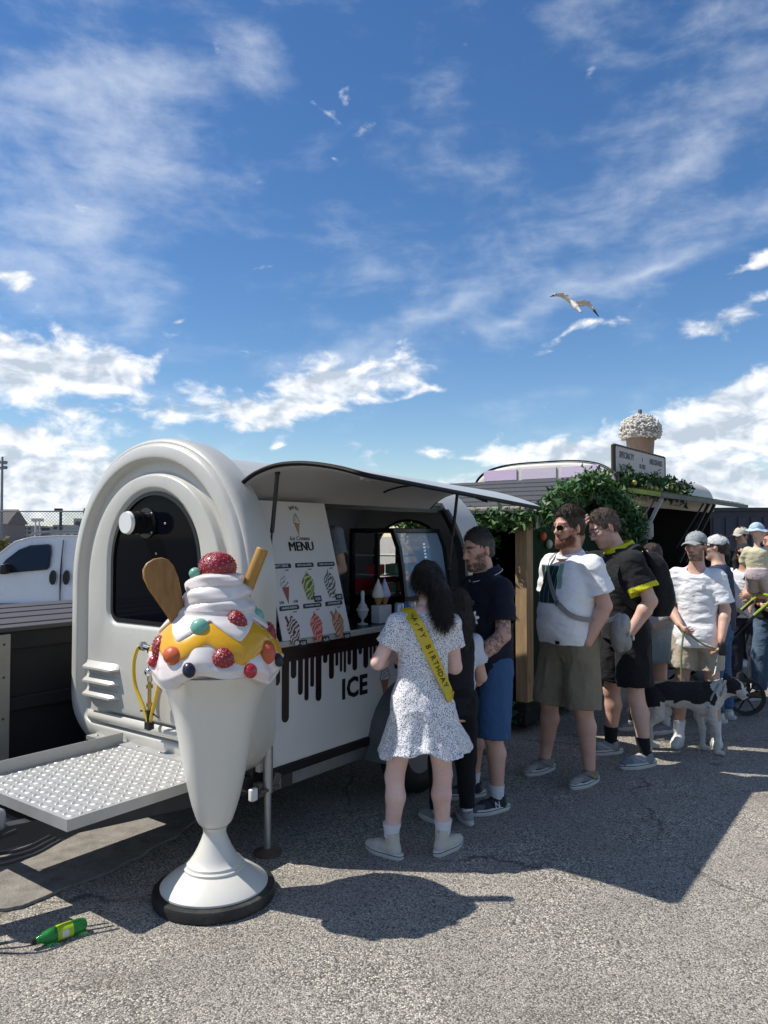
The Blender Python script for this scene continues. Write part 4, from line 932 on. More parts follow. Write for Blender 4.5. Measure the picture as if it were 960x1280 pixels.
def mast():
    p = at(3, 575, 70); r0 = empty('floodlight_mast', (p.x, 70, 0)); tag(r0, 'tall grey floodlight mast rising above the skyline', 'mast'); st = M('mast_steel', (.20, .21, .23), .5, .5)
    mb = MB(); mb.cyl((0, 0, 0), (0, 0, p.z + .3), .16, .09, 10); mb.build('pole', st, r0)
    for k, (dx, dz) in enumerate(((-.3, -.2), (.3, -.25), (-.3, -.75), (.3, -.7))): mb = MB(); mb.box((dx, -.1, p.z + dz), (.26, .3, .3)); mb.build('floodlight', st, r0)
    mb = MB(); mb.box((0, 0, p.z - .2), (1.0, .08, .08)); mb.box((0, 0, p.z - .7), (1.0, .08, .08)); mb.build('crossbar', st, r0)
    p = at(76, 637, 34); r0 = empty('street_lamp', (p.x, 34, 0)); tag(r0, 'dark street lamp with short arm behind the fence', 'street lamp'); dk = M('lamp_dark', (.03, .032, .035), .5, .3)
    mb = MB(); mb.cyl((0, 0, 0), (0, 0, p.z), .07, .06, 10); mb.build('pole', dk, r0)
    mb = MB(); mb.box((-.10, 0, p.z), (.32, .16, .10)); mb.build('lamp_head', dk, r0)
    p = at(101, 648, 190.5); r0 = empty('roof_gantry', (p.x + 1.5, 192, p.z)); tag(r0, 'small steel lattice gantry on the roof of the cream block', 'gantry')
    for dx in (-1.2, 0, 1.2): mb = MB(); mb.cyl((dx, 0, 0), (dx, 0, 2.6), .12, n=6); mb.build('upright', dk, r0)
    for z in (.8, 1.6, 2.4): mb = MB(); mb.cyl((-1.5, 0, z), (1.5, 0, z), .1, n=6); mb.build('bar', dk, r0)
    p = at(47, 650, 120); r0 = empty('light_tower', (p.x, 120, 0)); tag(r0, 'white lattice light tower among the far buildings', 'tower'); wt = M('tower_white', (.55, .56, .57), .6)
    mb = MB()
    for sx in (-.5, .5): mb.cyl((sx, 0, 0), (sx * .5, 0, p.z), .1, n=6)
    mb.build('legs_frame', wt, r0)
    for k in range(6): mb = MB(); z = p.z * (k + .5) / 6; mb.cyl((-.5, 0, z), (.5, 0, z + .3), .06, n=6); mb.build('brace', wt, r0)
    mb = MB(); mb.box((0, 0, p.z), (1.6, .8, .5)); mb.build('platform', wt, r0)
mast()
def leaf_cloud(mb, pts, size, rr, n_per=1):
    for p in pts:
        for _ in range(n_per):
            d = Vector((rr.gauss(0, 1), rr.gauss(0, 1), rr.gauss(0, 1))).normalized(); e = d.cross(Vector((rr.gauss(0, 1), rr.gauss(0, 1), rr.gauss(0, 1)))).normalized(); s_ = size * (rr.uniform(.5, 1.2) if rr.random() < .75 else rr.uniform(1.3, 2.1))
            q = Vector(p); mb.add([q - e * s_ * .4, q + d * s_ * .55 - e * s_ * .0 + d.cross(e) * s_ * .1, q + d * s_ * 1.2, q + d * s_ * .55 + e * s_ * .45], [(0, 1, 2, 3)])
LEAF = {}
def leafm(nm, col):
    if nm in LEAF: return LEAF[nm]
    LEAF[nm] = M(nm, col, .5, var=.7, vscale=22); return LEAF[nm]
def bush():
    rr = random.Random(2); p = at(4, 680, 17.5); r0 = empty('bush', (p.x, 17.5, 0)); tag(r0, 'yellow-green bush in front of the chain link fence', 'bush')
    mb = MB(); pts = []
    for _ in range(900):
        a, h_ = rr.uniform(0, 6.3), rr.random(); q = .75 * math.sqrt(rr.random()) * math.sin(math.pi * min(1, h_ * .8 + .2)); pts.append((q * math.cos(a), q * math.sin(a), .2 + 1.35 * h_))
    leaf_cloud(mb, pts, .10, rr); mb.build('foliage', leafm('bush_leaf', (.16, .15, .035)), r0)
    mb = MB()
    for k in range(7): a = k * .9; mb.tube([(0, 0, 0), (.15 * math.cos(a), .15 * math.sin(a), .5), (.4 * math.cos(a), .4 * math.sin(a), 1.1)], [.03, .02, .008], 6)
    mb.build('stems', M('bark', (.08, .06, .045), .9), r0)
bush()
# ================================================================ green hut
def hut():
    P0 = tw(3.08, -.03); r0 = empty('garden_hut', P0, ANG); tag(r0, 'green-walled wooden hut with shingled gable roof and leafy garlands', 'hut')
    Wd, Dp, Zb, Ze, Zr = 1.95, 1.20, .27, 1.88, 2.17      # along x, along y, base, eaves, ridge
    post = mat_wood('post_pine', (.28, .17, .08), (.52, .36, .19), 3.0, 'Z'); fas = M('pale_fascia', (.50, .43, .33), .7, var=.15, stretch=(.3, 4, 4))
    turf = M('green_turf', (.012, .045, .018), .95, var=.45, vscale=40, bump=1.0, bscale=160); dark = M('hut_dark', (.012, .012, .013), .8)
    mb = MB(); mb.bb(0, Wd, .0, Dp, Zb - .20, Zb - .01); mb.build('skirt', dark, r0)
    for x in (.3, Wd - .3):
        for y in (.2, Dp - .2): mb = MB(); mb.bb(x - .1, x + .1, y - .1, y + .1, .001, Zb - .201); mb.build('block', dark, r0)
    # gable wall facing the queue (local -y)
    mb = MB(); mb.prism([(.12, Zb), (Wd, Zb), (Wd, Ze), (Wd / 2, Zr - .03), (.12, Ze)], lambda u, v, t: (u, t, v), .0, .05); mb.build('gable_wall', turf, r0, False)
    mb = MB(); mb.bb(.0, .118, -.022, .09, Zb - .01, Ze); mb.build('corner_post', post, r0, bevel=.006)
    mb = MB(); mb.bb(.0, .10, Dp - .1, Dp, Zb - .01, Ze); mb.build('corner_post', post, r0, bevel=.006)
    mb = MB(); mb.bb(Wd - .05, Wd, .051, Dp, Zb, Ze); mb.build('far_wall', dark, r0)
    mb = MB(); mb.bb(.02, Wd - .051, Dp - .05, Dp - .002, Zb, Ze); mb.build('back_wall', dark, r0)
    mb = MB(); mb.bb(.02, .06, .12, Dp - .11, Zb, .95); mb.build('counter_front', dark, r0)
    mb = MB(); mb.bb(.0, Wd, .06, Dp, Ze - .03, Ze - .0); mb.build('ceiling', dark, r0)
    mb = MB(); mb.bb(-.10, -.075, -.10, Dp + .1, Ze - .09, Ze + .03); mb.build('fascia', fas, r0, bevel=.003)
    # roof: two slopes with shingle courses
    sh = M('roof_felt', (.075, .078, .085), .9, var=.35, vscale=60, bump=.6, bscale=200)
    for sgn in (-1, 1):
        nC = 7
        for k in range(nC):
            f0, f1 = k / nC, (k + 1.25) / nC
            xe, xr = (Wd / 2 - sgn * -1 * 0, Wd / 2)
            X = lambda f: Wd / 2 + sgn * (Wd / 2 + .16) * (1 - f); Z = lambda f: Ze - .03 + (Zr - Ze + .06) * f
            f1 = min(1, f1); lift = .012
            mb = MB(); a, b_ = (X(f0), Z(f0)), (X(f1), Z(f1))
            y0, y1 = -.18, Dp + .15
            mb.loft([[(a[0], y, a[1] + lift + .012), (b_[0], y, b_[1] + .012), (b_[0], y, b_[1] - .012), (a[0], y, a[1] - .012 + lift)] for y in (y0, y1)]); mb.build('shingle_course', sh, r0)
        mb = MB(); a, b_ = (X(0), Z(0) - .03), (Wd / 2, Zr)
        mb.loft([[(a[0], y, a[1]), (b_[0], y, b_[1]), (b_[0], y, b_[1] - .11), (a[0], y, a[1] - .10)] for y in (-.20, -.182)]); mb.build('barge_board', fas, r0)
    # garlands
    rr = random.Random(9)
    def garland(path, th, n, nm, size=.045):
        mb = MB(); pts = []; P = smooth_pts(path, 12)
        for _ in range(n):
            p = P[rr.randrange(len(P))]; pts.append((p.x + rr.gauss(0, th * .5), p.y + rr.gauss(0, th * .5), p.z + rr.gauss(0, th * .55)))
        leaf_cloud(mb, pts, size, rr); tag(mb.build('garland', nm, r0), kind='stuff')
    lm, ld = leafm('garland_leaf', (.055, .13, .025)), leafm('garland_dark', (.030, .085, .018))
    eav = [(-.12, Dp, Ze - .10), (-.13, Dp * .6, Ze - .12), (-.12, .3, Ze - .08), (-.14, -.2, Ze - .06)]
    garland(eav, .085, 1900, lm)
    gl = [(-.1, -.22, Ze - .02), (Wd * .25, -.24, Ze + .20), (Wd / 2, -.25, Zr + .0), (Wd * .75, -.24, Ze + .18), (Wd + .1, -.22, Ze - .03), (Wd + .12, -.2, Ze - .35)]
    gl = [(p[0], p[1], p[2] - .05) for p in gl]; garland(gl, .105, 3400, ld); garland([(p[0], p[1], p[2] + .05) for p in gl], .075, 2600, lm); garland([(Wd * .75, -.18, Ze - .05), (Wd, -.18, Ze - .2), (Wd + .1, -.18, Ze - .6)], .16, 1500, ld)
    garland([(.10, .5, Zb + .1), (.10, .55, .7), (.08, .6, 1.0), (.10, .5, 1.45)], .17, 1500, ld)
    garland([(-.02, .1, .18), (-.03, .6, .14), (-.02, 1.3, .18)], .10, 700, ld); garland([(.02, .3, 1.62), (.1, .7, 1.45), (.1, 1.2, 1.6)], .10, 500, lm)
    # baubles on the wall
    cols = [((.62, .12, .03), .30, 1.66), ((.45, .52, .42), .42, 1.59), ((.30, .26, .12), .27, 1.80), ((.62, .60, .55), .62, 1.90), ((.10, .03, .02), .55, 1.74), ((.60, .22, .06), 1.05, 1.98), ((.55, .50, .40), .90, 1.84), ((.50, .15, .05), 1.3, 2.0), ((.6, .45, .1), .95, 2.06), ((.40, .08, .05), 1.62, 1.80)]
    for i, (c, x, z) in enumerate(cols): mb = MB(); mb.ell((x, -.03, z), (.036, .03, .042), 14, 10); mb.build('bauble', M('bauble_%d' % i, c, .35), r0)
    WH = M('sign_white', (.68, .68, .66), .5)
    text('MATCHA', .20, WH, r0, (.55, -.012, 1.43), XD, ZD, bold=.03, depth=.012, align='LEFT')
    mb = MB(); mb.bb(.27, .41, -.008, -.001, 1.05, 1.30); mb.build('paper_notice', M('notice_paper', (.50, .52, .56), .6, var=.1), r0)
    pk = [(.335 + .045 * math.cos(a), 1.40 + .068 * math.sin(a)) for a in [k * math.pi / 10 for k in range(20)]]
    mb = MB(); mb.prism(pk, lambda u, v, t: (u, t, v), -.008, -.001); st = mb.build('round_sticker', M('sticker_pink', (.50, .30, .33), .5), r0, False)
    mb = MB(); mb.prism([(.335 + (u - .335) * .5, 1.40 + (v - 1.40) * .55) for u, v in pk], lambda u, v, t: (u, t, v), -.010, -.0085); mb.build('sticker_mark', M('sticker_red', (.40, .04, .05), .5), st, False)
hut()

# ================================================================ coffee trailer with giant cup
def coffee():
    P0 = tw(5.75, .12); r0 = empty('coffee_trailer', P0, ANG); tag(r0, 'pale pink boarded coffee trailer with green turf awning', 'trailer')
    cream = M('coffee_cream', (.55, .52, .46), .5, var=.06); pinks = [M('pink_board_%d' % i, c, .55, var=.08, stretch=(1, 1, 6)) for i, c in enumerate([(.60, .47, .62), (.64, .54, .66), (.60, .52, .60)])]
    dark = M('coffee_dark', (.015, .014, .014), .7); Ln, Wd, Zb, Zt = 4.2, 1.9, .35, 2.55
    # front outline in (y, z)
    def fo(ins): return arch(Wd / 2, Wd / 2 - ins, Zb + ins, 2.05, Zt - ins, .08, p=3.4)
    mb = MB(); mb.loft([[(x, y, z) for y, z in fo(i)] for x, i in ((.06, 0), (.0, .006), (-.03, .03), (-.035, .06))]); mb.build('front_cap', cream, r0, ang=50)
    mb = MB(); o1, o2 = fo(.0), fo(.05); mb.loft([[(-.02, y, z + .0) for y, z in fo(-.012)], [(.02, y, z) for y, z in fo(-.018)], [(.05, y, z) for y, z in fo(-.002)]], caps=False); mb.build('edge_trim', DKSTEEL, r0)
    for k in range(5):
        for q, (y0, y1) in enumerate(((.22, .68), (.74, 1.2), (1.26, 1.72))):
            mb = MB(); z0 = 1.79 + k * .14; mb.bb(-.05, -.037, y0, y1, z0, z0 + .133)
            if z0 + .133 < Zt - .04: mb.build('board', pinks[(k + q) % 3], r0, bevel=.003)
    # shell: roof and far side
    pr = [(y, z) for y, z in fo(.0)]; top = [(y, z) for y, z in pr if z > 2.05 or (y > Wd / 2 and z > Zb + .05)]
    top = sorted(top, key=lambda p: math.atan2(p[1] - 1.4, p[0] - Wd / 2) if not (p[1] < 1.4 and p[0] < Wd / 2) else 9)
    tin = [(Wd / 2 + (y - Wd / 2) * .96, 1.4 + (z - 1.4) * .96) for y, z in top]
    mb = MB(); mb.loft([[(x, y, z) for y, z in top + tin[::-1]] for x in (.061, Ln)]); mb.build('body_shell', cream, r0, ang=50)
    mb = MB(); mb.bb(.061, Ln, 0.0, .04, Zb, 1.02); mb.build('side_panel', cream, r0)
    mb = MB(); mb.bb(.061, .30, 0.0, .04, 1.021, 2.05); mb.build('side_post', M('grey_panel', (.36, .36, .36), .5), r0)
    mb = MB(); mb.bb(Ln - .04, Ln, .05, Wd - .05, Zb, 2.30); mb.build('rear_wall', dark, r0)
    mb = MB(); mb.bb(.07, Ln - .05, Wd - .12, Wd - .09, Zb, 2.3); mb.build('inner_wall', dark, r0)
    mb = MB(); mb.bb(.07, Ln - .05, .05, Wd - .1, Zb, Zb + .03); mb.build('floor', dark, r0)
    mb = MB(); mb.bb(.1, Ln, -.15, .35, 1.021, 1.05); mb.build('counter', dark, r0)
    for x in (.55, .82, 1.55): mb = MB(); mb.bb(x, x + .05, .2, .26, 1.051, 2.1); mb.build('inner_post', M('grey_post', (.20, .20, .20), .6), r0)
    for k, (x, z, s_) in enumerate(((.5, 1.86, .1), (.72, 1.80, .07), (1.3, 1.62, .12), (1.05, 1.5, .08))): mb = MB(); mb.lathe([(s_ * .4, 0), (s_ * .6, s_ * .3), (s_ * .6, s_ * 1.6), (s_ * .4, s_ * 1.9)], 12, (x, .10, z)); mb.build('hanging_lamp', M('lamp_grey', (.42, .42, .42), .5), r0)
    # turf awning
    m, g, tc, bs = custom('awning_turf'); n = g.n('ShaderNodeTexNoise', {'Vector': tc, 'Scale': 120.0, 'Detail': 4.0}).outputs[0]; n_ = g.n('ShaderNodeTexNoise', {'Vector': tc, 'Scale': 3.0, 'Detail': 4.0}).outputs[0]
    g.t.links.new(g.ramp(g.mix(.5, n, n_, 'FLOAT'), [(.35, (.05, .085, .015)), (.65, (.15, .20, .05))]), bs.inputs['Base Color']); bs.inputs['Roughness'].default_value = .95
    bp = g.n('ShaderNodeBump', {'Height': n, 'Strength': 1.0, 'Distance': .02}); g.t.links.new(bp.outputs[0], bs.inputs['Normal'])
    A = lambda y: 2.20 - (.0 - y) * .12
    mb = MB(); mb.loft([[(x, .05, 2.235 - .0), (x, -.45, 2.145), (x, -.45, 2.095), (x, .05, 2.18)] for x in (.06, Ln + .1)]); mb.build('awning', m, r0)
    mb = MB(); rr = random.Random(4); pts = []
    for _ in range(6000): x, f = rr.uniform(.06, Ln + .1), rr.random(); pts.append((x, .05 - .5 * f, 2.237 - .09 * f))
    for p in pts: h_ = rr.uniform(.01, .022); mb.add([p, (p[0] + .007, p[1], p[2]), (p[0] + rr.uniform(-.01, .01), p[1] + rr.uniform(-.01, .01), p[2] + h_)], [(0, 1, 2)])
    tag(mb.build('awning_grass', m, r0), kind='stuff')
    mb = MB(); mb.bb(.06, Ln + .1, -.475, -.452, 2.085, 2.14); mb.build('awning_edge', DKSTEEL, r0)
    for x in (.20, 2.2, 2.5):
        mb = MB(); a, b_ = Vector((x, -.42, 2.09)), Vector((x + .02, -.02, 1.30)); mb.box((a + b_) / 2, ((b_ - a).length, .035, .035), (b_ - a).to_track_quat('X', 'Z').to_matrix()); mb.build('awning_stay', M('stay_grey', (.45, .45, .44), .5, .3) if x < 1 else DKSTEEL, r0)
        mb = MB(); mb.cyl((x - .1, -.38, 2.09), (x - .1, -.02, 1.5), .012, n=8); mb.build('awning_strut', DKSTEEL, r0)
    # sign on the roof edge
    sx0, sx1, sz0, sz1, sy = .16, 2.05, 2.39, 2.72, .10
    bd = M('sign_board', (.52, .47, .44), .6, var=.08, stretch=(1, 1, 5)); mb = MB(); mb.bb(sx0, sx1, sy, sy + .04, sz0, sz1); mb.build('sign_board', bd, r0, bevel=.004)
    rope = M('rope', (.05, .042, .035), .9)
    for a, b_ in (((sx0, sz0), (sx0, sz1)), ((sx0, sz1), (sx1, sz1)), ((sx1, sz1), (sx1, sz0))):
        mb = MB(); nn = 34
        for k in range(nn):
            f = (k + .5) / nn; mb.ell((a[0] + (b_[0] - a[0]) * f, sy + .02, a[1] + (b_[1] - a[1]) * f), (.03, .03, .017) if a[0] == b_[0] else (.024, .03, .022), 8, 5)
        mb.build('rope_edge', rope, r0)
    ink = M('sign_ink', (.07, .06, .09), .5)
    for s_, x, z, q in (('SPECIALTY', .55, 2.62, .105), ('COFFEE', .55, 2.475, .105), ('FLAKE', 1.12, 2.53, .08), ('bar', 1.12, 2.45, .06), ('MILKSHAKE', 1.66, 2.62, .10), ('BAR', 1.66, 2.475, .10)): text(s_, q, ink, r0, (x, sy - .003, z), XD, ZD, bold=.02, depth=.003)
    cone_print(r0, lambda u, v, t: (1.12 + u, sy - t - .001, 2.64 + v), .06, M('sign_white2', (.6, .58, .55), .6), ink, 'sign_cone', False)
    rr = random.Random(6); mb = MB(); pts = [(rr.uniform(.05, 2.5), -.0 + rr.gauss(0, .06), 2.27 + rr.gauss(0, .06)) for _ in range(3600)]; leaf_cloud(mb, pts, .055, rr); tag(mb.build('garland', leafm('garland_dark', (.022, .07, .016)), r0), kind='stuff')
    for k in range(11): mb = MB(); mb.ell((.15 + k * .2 + rr.uniform(-.05, .05), -.12, 2.27 + rr.uniform(-.06, .06)), (.035, .03, .035), 10, 7); mb.build('lemon', M('lemon', (.42, .38, .10), .5), r0)
    mb = MB(); mb.bb(.07, 2.4, .02, .10, 2.24, 2.388); mb.build('sign_backing', dark, r0)
    # giant milkshake cup on the roof
    c0 = P0 + Matrix.Rotation(ANG, 3, 'Z') @ Vector((2.1, .45, 0)); cr = empty('giant_shake_cup', (c0.x, c0.y, 2.53), ANG); cr.scale = (.80, .80, .78); tag(cr, 'giant paper cup topped with rough whipped cream on the trailer roof', 'statue')
    mb = MB(); mb.lathe([(.19, .0), (.24, .62), (.25, .63), (.25, .65)], 32); mb.build('cup', M('cup_brown', (.24, .165, .115), .6, var=.25, stretch=(8, 8, .4)), cr)
    wc = M('whip_white', (.60, .57, .52), .7, var=.3, vscale=25)
    mb = MB(); mb.lathe([(.30, .62), (.33, .70), (.33, .80), (.28, .92), (.18, 1.0), (.05, 1.03)], 28); core = mb.build('whipped_cream', M('whip_core', (.33, .30, .27), .8), cr)
    mb = MB(); rr = random.Random(8)
    for k in range(620):
        t = rr.random(); z = .62 + .42 * t; rad = float(np.interp(z, [.62, .70, .80, .92, 1.0, 1.04], [.31, .345, .345, .29, .19, .05])); a = rr.uniform(0, 6.3)
        mb.ell((rad * math.cos(a), rad * math.sin(a), z + rr.uniform(-.02, .02)), (rr.uniform(.016, .034), rr.uniform(.016, .034), rr.uniform(.012, .022)), 7, 5, Matrix.Rotation(a + rr.uniform(-.6, .6), 3, 'Z') @ Matrix.Rotation(rr.uniform(-.7, .7), 3, 'X'))
    tag(mb.build('cream_curls', wc, cr), kind='stuff')
    mb = MB(); mb.cyl((.0, 0, 1.0), (.0, 0, 1.14), .035, n=12); mb.build('straw', M('straw_grey', (.12, .13, .15), .5), cr)
coffee()

# ================================================================ container and kiosk corner in the back
def back():
    Y = 15.0; a = at(874, 645, Y); r0 = empty('site_cabin', (a.x + 3.2, Y, 0), R(-4)); tag(r0, 'long dark grey steel cabin behind the queue', 'cabin')
    dk = M('cabin_grey', (.045, .050, .065), .6, var=.12, vscale=1.5); Hh = 2.15
    mb = MB(); poly = [(-3.1 + k * .1, 0 if (k // 2) % 2 == 0 else .03) for k in range(73)]
    mb.bb(-3.1, 6, .05, 2.4, .05, Hh); mb.build('walls', dk, r0)
    for k in range(38): mb = MB(); x = -3.08 + k * .24; mb.bb(x, x + .14, .02, .049, .12, Hh - .12); mb.build('wall_rib', dk, r0)
    mb = MB(); mb.bb(-3.15, 6.05, -.02, 2.45, Hh + .003, Hh + .07); mb.build('roof_edge', DKSTEEL, r0)
    Y = 13.6; a = at(866, 660, Y); r0 = empty('ticket_kiosk', (a.x, Y, 0), R(-10)); tag(r0, 'cream and orange kiosk corner behind the coffee trailer awning', 'kiosk')
    mb = MB(); mb.bb(.0, .13, 0, .8, .02, 2.08); mb.build('cream_wall', M('kiosk_cream', (.50, .46, .32), .7), r0)
    mb = MB(); mb.bb(-.11, -.01, -.02, .8, .02, 2.0); mb.build('orange_panel', M('kiosk_orange', (.42, .08, .02), .6), r0)
    mb = MB(); mb.bb(-1.5, -.12, -.02, .8, .02, 1.9); mb.build('blue_panel', M('kiosk_blue', (.10, .14, .22), .6), r0)
    mb = MB(); mb.bb(-1.6, .2, -.2, 1.0, 2.10, 2.14); mb.build('roof', M('kiosk_roof', (.40, .36, .24), .7), r0)
back()
# ================================================================ implicit surfaces for people and animals
_tab = rng.uniform(-1, 1, 65536).astype(np.float32)
def vnoise(P):
    i = np.floor(P).astype(np.int64); f = (P - i).astype(np.float32); u = f * f * (3 - 2 * f); out = 0
    for a in (0, 1):
        for b_ in (0, 1):
            for c in (0, 1):
                hsh = ((i[:, 0] + a) * 73856093 ^ (i[:, 1] + b_) * 19349663 ^ (i[:, 2] + c) * 83492791) & 65535
                w = (u[:, 0] if a else 1 - u[:, 0]) * (u[:, 1] if b_ else 1 - u[:, 1]) * (u[:, 2] if c else 1 - u[:, 2])
                out = out + w * _tab[hsh]
    return out
def fbm(P, o=3): return sum(vnoise(P * 2 ** k + 17.3 * k) / 2 ** k for k in range(o))
def A(*v): return np.array(v, dtype=np.float64)
def nrm(v): v = np.asarray(v, float); return v / (np.linalg.norm(v) + 1e-12)

class SDF:
    def __init__(s): s.p = []
    def _a(s, lo, hi, fn, op, k): s.p.append((np.asarray(lo, float), np.asarray(hi, float), fn, op, k)); return s
    def cone(s, a, b, ra, rb, k=.02, op='add', flat=None, end=False, start=False):
        a, b = np.asarray(a, float), np.asarray(b, float); d = b - a; L2 = max(1e-9, float(d @ d)); Ln = math.sqrt(L2)
        kf = flat[1] if flat else 1.0; r = max(ra, rb) * max(1, kf) + .004; u = nrm(flat[0]) if flat else None
        def fn(X, Y, Z):
            dx, dy, dz = X - a[0], Y - a[1], Z - a[2]; tr_ = (dx * d[0] + dy * d[1] + dz * d[2]) / L2; t = np.clip(tr_, 0, 1)
            tt = tr_ if (end or start) else t
            if end and not start: tt = np.maximum(tr_, 0)
            if start and not end: tt = np.minimum(tr_, 1)
            ex, ey, ez = dx - tt * d[0], dy - tt * d[1], dz - tt * d[2]
            if u is not None:
                q = (ex * u[0] + ey * u[1] + ez * u[2]) * (1 / kf - 1); ex, ey, ez = ex + q * u[0], ey + q * u[1], ez + q * u[2]
            v = (np.sqrt(ex * ex + ey * ey + ez * ez) - (ra + (rb - ra) * t)) * min(1, kf)
            if end: v = np.maximum(v, (tr_ - 1) * Ln)
            if start: v = np.maximum(v, -tr_ * Ln)
            return v
        return s._a(np.minimum(a, b) - r, np.maximum(a, b) + r, fn, op, k)
    def chain(s, pts, rs, k=.02, **kw):
        for i in range(len(pts) - 1): s.cone(pts[i], pts[i + 1], rs[i], rs[i + 1], k, **kw)
        return s
    def ell(s, c, r, k=.02, op='add', rot=None):
        c = np.asarray(c, float); r = np.asarray(r if hasattr(r, '__len__') else (r, r, r), float); Rm = np.eye(3) if rot is None else np.asarray(rot, float); m = r.min(); ext = np.abs(Rm) @ r + .004
        def fn(X, Y, Z):
            dx, dy, dz = X - c[0], Y - c[1], Z - c[2]; q = 0
            for i in range(3): q = q + ((dx * Rm[0, i] + dy * Rm[1, i] + dz * Rm[2, i]) / r[i]) ** 2
            q = np.sqrt(q); return (q - 1) * m * (.5 + .5 * np.minimum(1, q))
        return s._a(c - ext, c + ext, fn, op, k)
    def stack(s, rows, k=.02, op='add', p=2.4, mod=None):
        rows = np.asarray(rows, float); z = rows[:, 0]; zf = np.linspace(z[0], z[-1], 160); tabs = []
        for j in range(1, 5):
            y = rows[:, j]; m = np.gradient(y, z); i = np.clip(np.searchsorted(z, zf) - 1, 0, len(z) - 2); h_ = z[i + 1] - z[i]; t = (zf - z[i]) / h_
            tabs.append((2 * t ** 3 - 3 * t ** 2 + 1) * y[i] + (t ** 3 - 2 * t ** 2 + t) * h_ * m[i] + (-2 * t ** 3 + 3 * t ** 2) * y[i + 1] + (t ** 3 - t ** 2) * h_ * m[i + 1])
        lo = (min(tabs[0] - tabs[2]) - .05, min(tabs[1] - tabs[3]) - .05, z[0] - .005); hi = (max(tabs[0] + tabs[2]) + .05, max(tabs[1] + tabs[3]) + .05, z[-1] + .005)
        def fn(X, Y, Z):
            zz = Z.ravel(); cx, cy, rx, ry = [np.interp(zz, zf, tb).reshape(1, 1, -1) for tb in tabs]
            ax, ay = X - cx, Y - cy
            if mod is not None: q_ = mod(np.arctan2(ay, ax), Z)
            else: q_ = 1.0
            q = (np.abs(ax / (rx * q_)) ** p + np.abs(ay / (ry * q_)) ** p) ** (1 / p)
            v = (q - 1) * np.minimum(rx, ry); return np.maximum(v, np.maximum(z[0] - Z, Z - z[-1]))
        return s._a(lo, hi, fn, op, k)
    def plane(s, pt, n, lo, hi):
        pt, n = np.asarray(pt, float), nrm(n)
        return s._a(lo, hi, lambda X, Y, Z: (X - pt[0]) * n[0] + (Y - pt[1]) * n[1] + (Z - pt[2]) * n[2], 'cut', 0)
    def mesh(s, h):
        adds = [q for q in s.p if q[3] == 'add']; lo = np.min([q[0] for q in adds], 0) - 3 * h; hi = np.max([q[1] for q in adds], 0) + 3 * h
        n = np.ceil((hi - lo) / h).astype(int) + 1; Fd = np.full(n, .08, np.float32)
        g_ = [(lo[i] + h * np.arange(n[i])).astype(np.float32) for i in range(3)]
        for plo, phi, fn, op, k in s.p:
            m = .025 + k; i0 = np.clip(((plo - m - lo) / h).astype(int), 0, n); i1 = np.clip(np.ceil((phi + m - lo) / h).astype(int) + 1, 0, n)
            if (i1 <= i0).any(): continue
            sl = tuple(slice(a, b) for a, b in zip(i0, i1)); v = fn(g_[0][sl[0]].reshape(-1, 1, 1), g_[1][sl[1]].reshape(1, -1, 1), g_[2][sl[2]].reshape(1, 1, -1)).astype(np.float32); o = Fd[sl]
            if op == 'add':
                if k > 0: w = np.clip(.5 + .5 * (o - v) / k, 0, 1); Fd[sl] = o + (v - o) * w - k * w * (1 - w)
                else: Fd[sl] = np.minimum(o, v)
            elif op == 'sub':
                v = -v
                if k > 0: w = np.clip(.5 - .5 * (o - v) / k, 0, 1); Fd[sl] = o + (v - o) * w + k * w * (1 - w)
                else: Fd[sl] = np.maximum(o, v)
            else: Fd[sl] = np.maximum(o, v)
        return nets(Fd, lo, h)
def nets(Fd, lo, h):
    S = Fd < 0; c = np.zeros(np.array(Fd.shape) - 1, np.int8)
    for a in (0, 1):
        for b in (0, 1):
            for d in (0, 1): c += S[a:S.shape[0] - 1 + a, b:S.shape[1] - 1 + b, d:S.shape[2] - 1 + d]
    m = (c > 0) & (c < 8); ii = np.stack(np.nonzero(m), 1); idx = np.full(m.shape, -1, np.int32); idx[tuple(ii.T)] = np.arange(len(ii))
    acc = np.zeros((len(ii), 3)); cnt = np.zeros(len(ii)); cor = [(a, b, d) for a in (0, 1) for b in (0, 1) for d in (0, 1)]
    for p in cor:
        for ax in range(3):
            if p[ax]: continue
            q = list(p); q[ax] = 1; fa = Fd[ii[:, 0] + p[0], ii[:, 1] + p[1], ii[:, 2] + p[2]]; fb = Fd[ii[:, 0] + q[0], ii[:, 1] + q[1], ii[:, 2] + q[2]]
            x = (fa < 0) != (fb < 0); t = np.where(x, fa / np.where(x, fa - fb, 1), 0); pos = np.tile(np.array(p, float), (len(ii), 1)); pos[:, ax] += t; acc[x] += pos[x]; cnt[x] += 1
    V = lo + h * (ii + acc / cnt[:, None]); faces = []
    for ax in range(3):
        u, v = (ax + 1) % 3, (ax + 2) % 3
        def sl(o): r_ = [slice(1, -1)] * 3; r_[ax] = slice(o, S.shape[ax] - 1 + o); return tuple(r_)
        s0, s1 = S[sl(0)], S[sl(1)]
        for inside in (True, False):
            e = np.stack(np.nonzero((s0 != s1) & (s0 == inside)), 1)
            if not len(e): continue
            def cell(du, dv): q = e.copy(); q[:, u] += du; q[:, v] += dv; return idx[tuple(q.T)]
            quad = [cell(0, 0), cell(1, 0), cell(1, 1), cell(0, 1)]; faces.append(np.stack(quad if inside else quad[::-1], 1))
    return V, np.concatenate(faces)
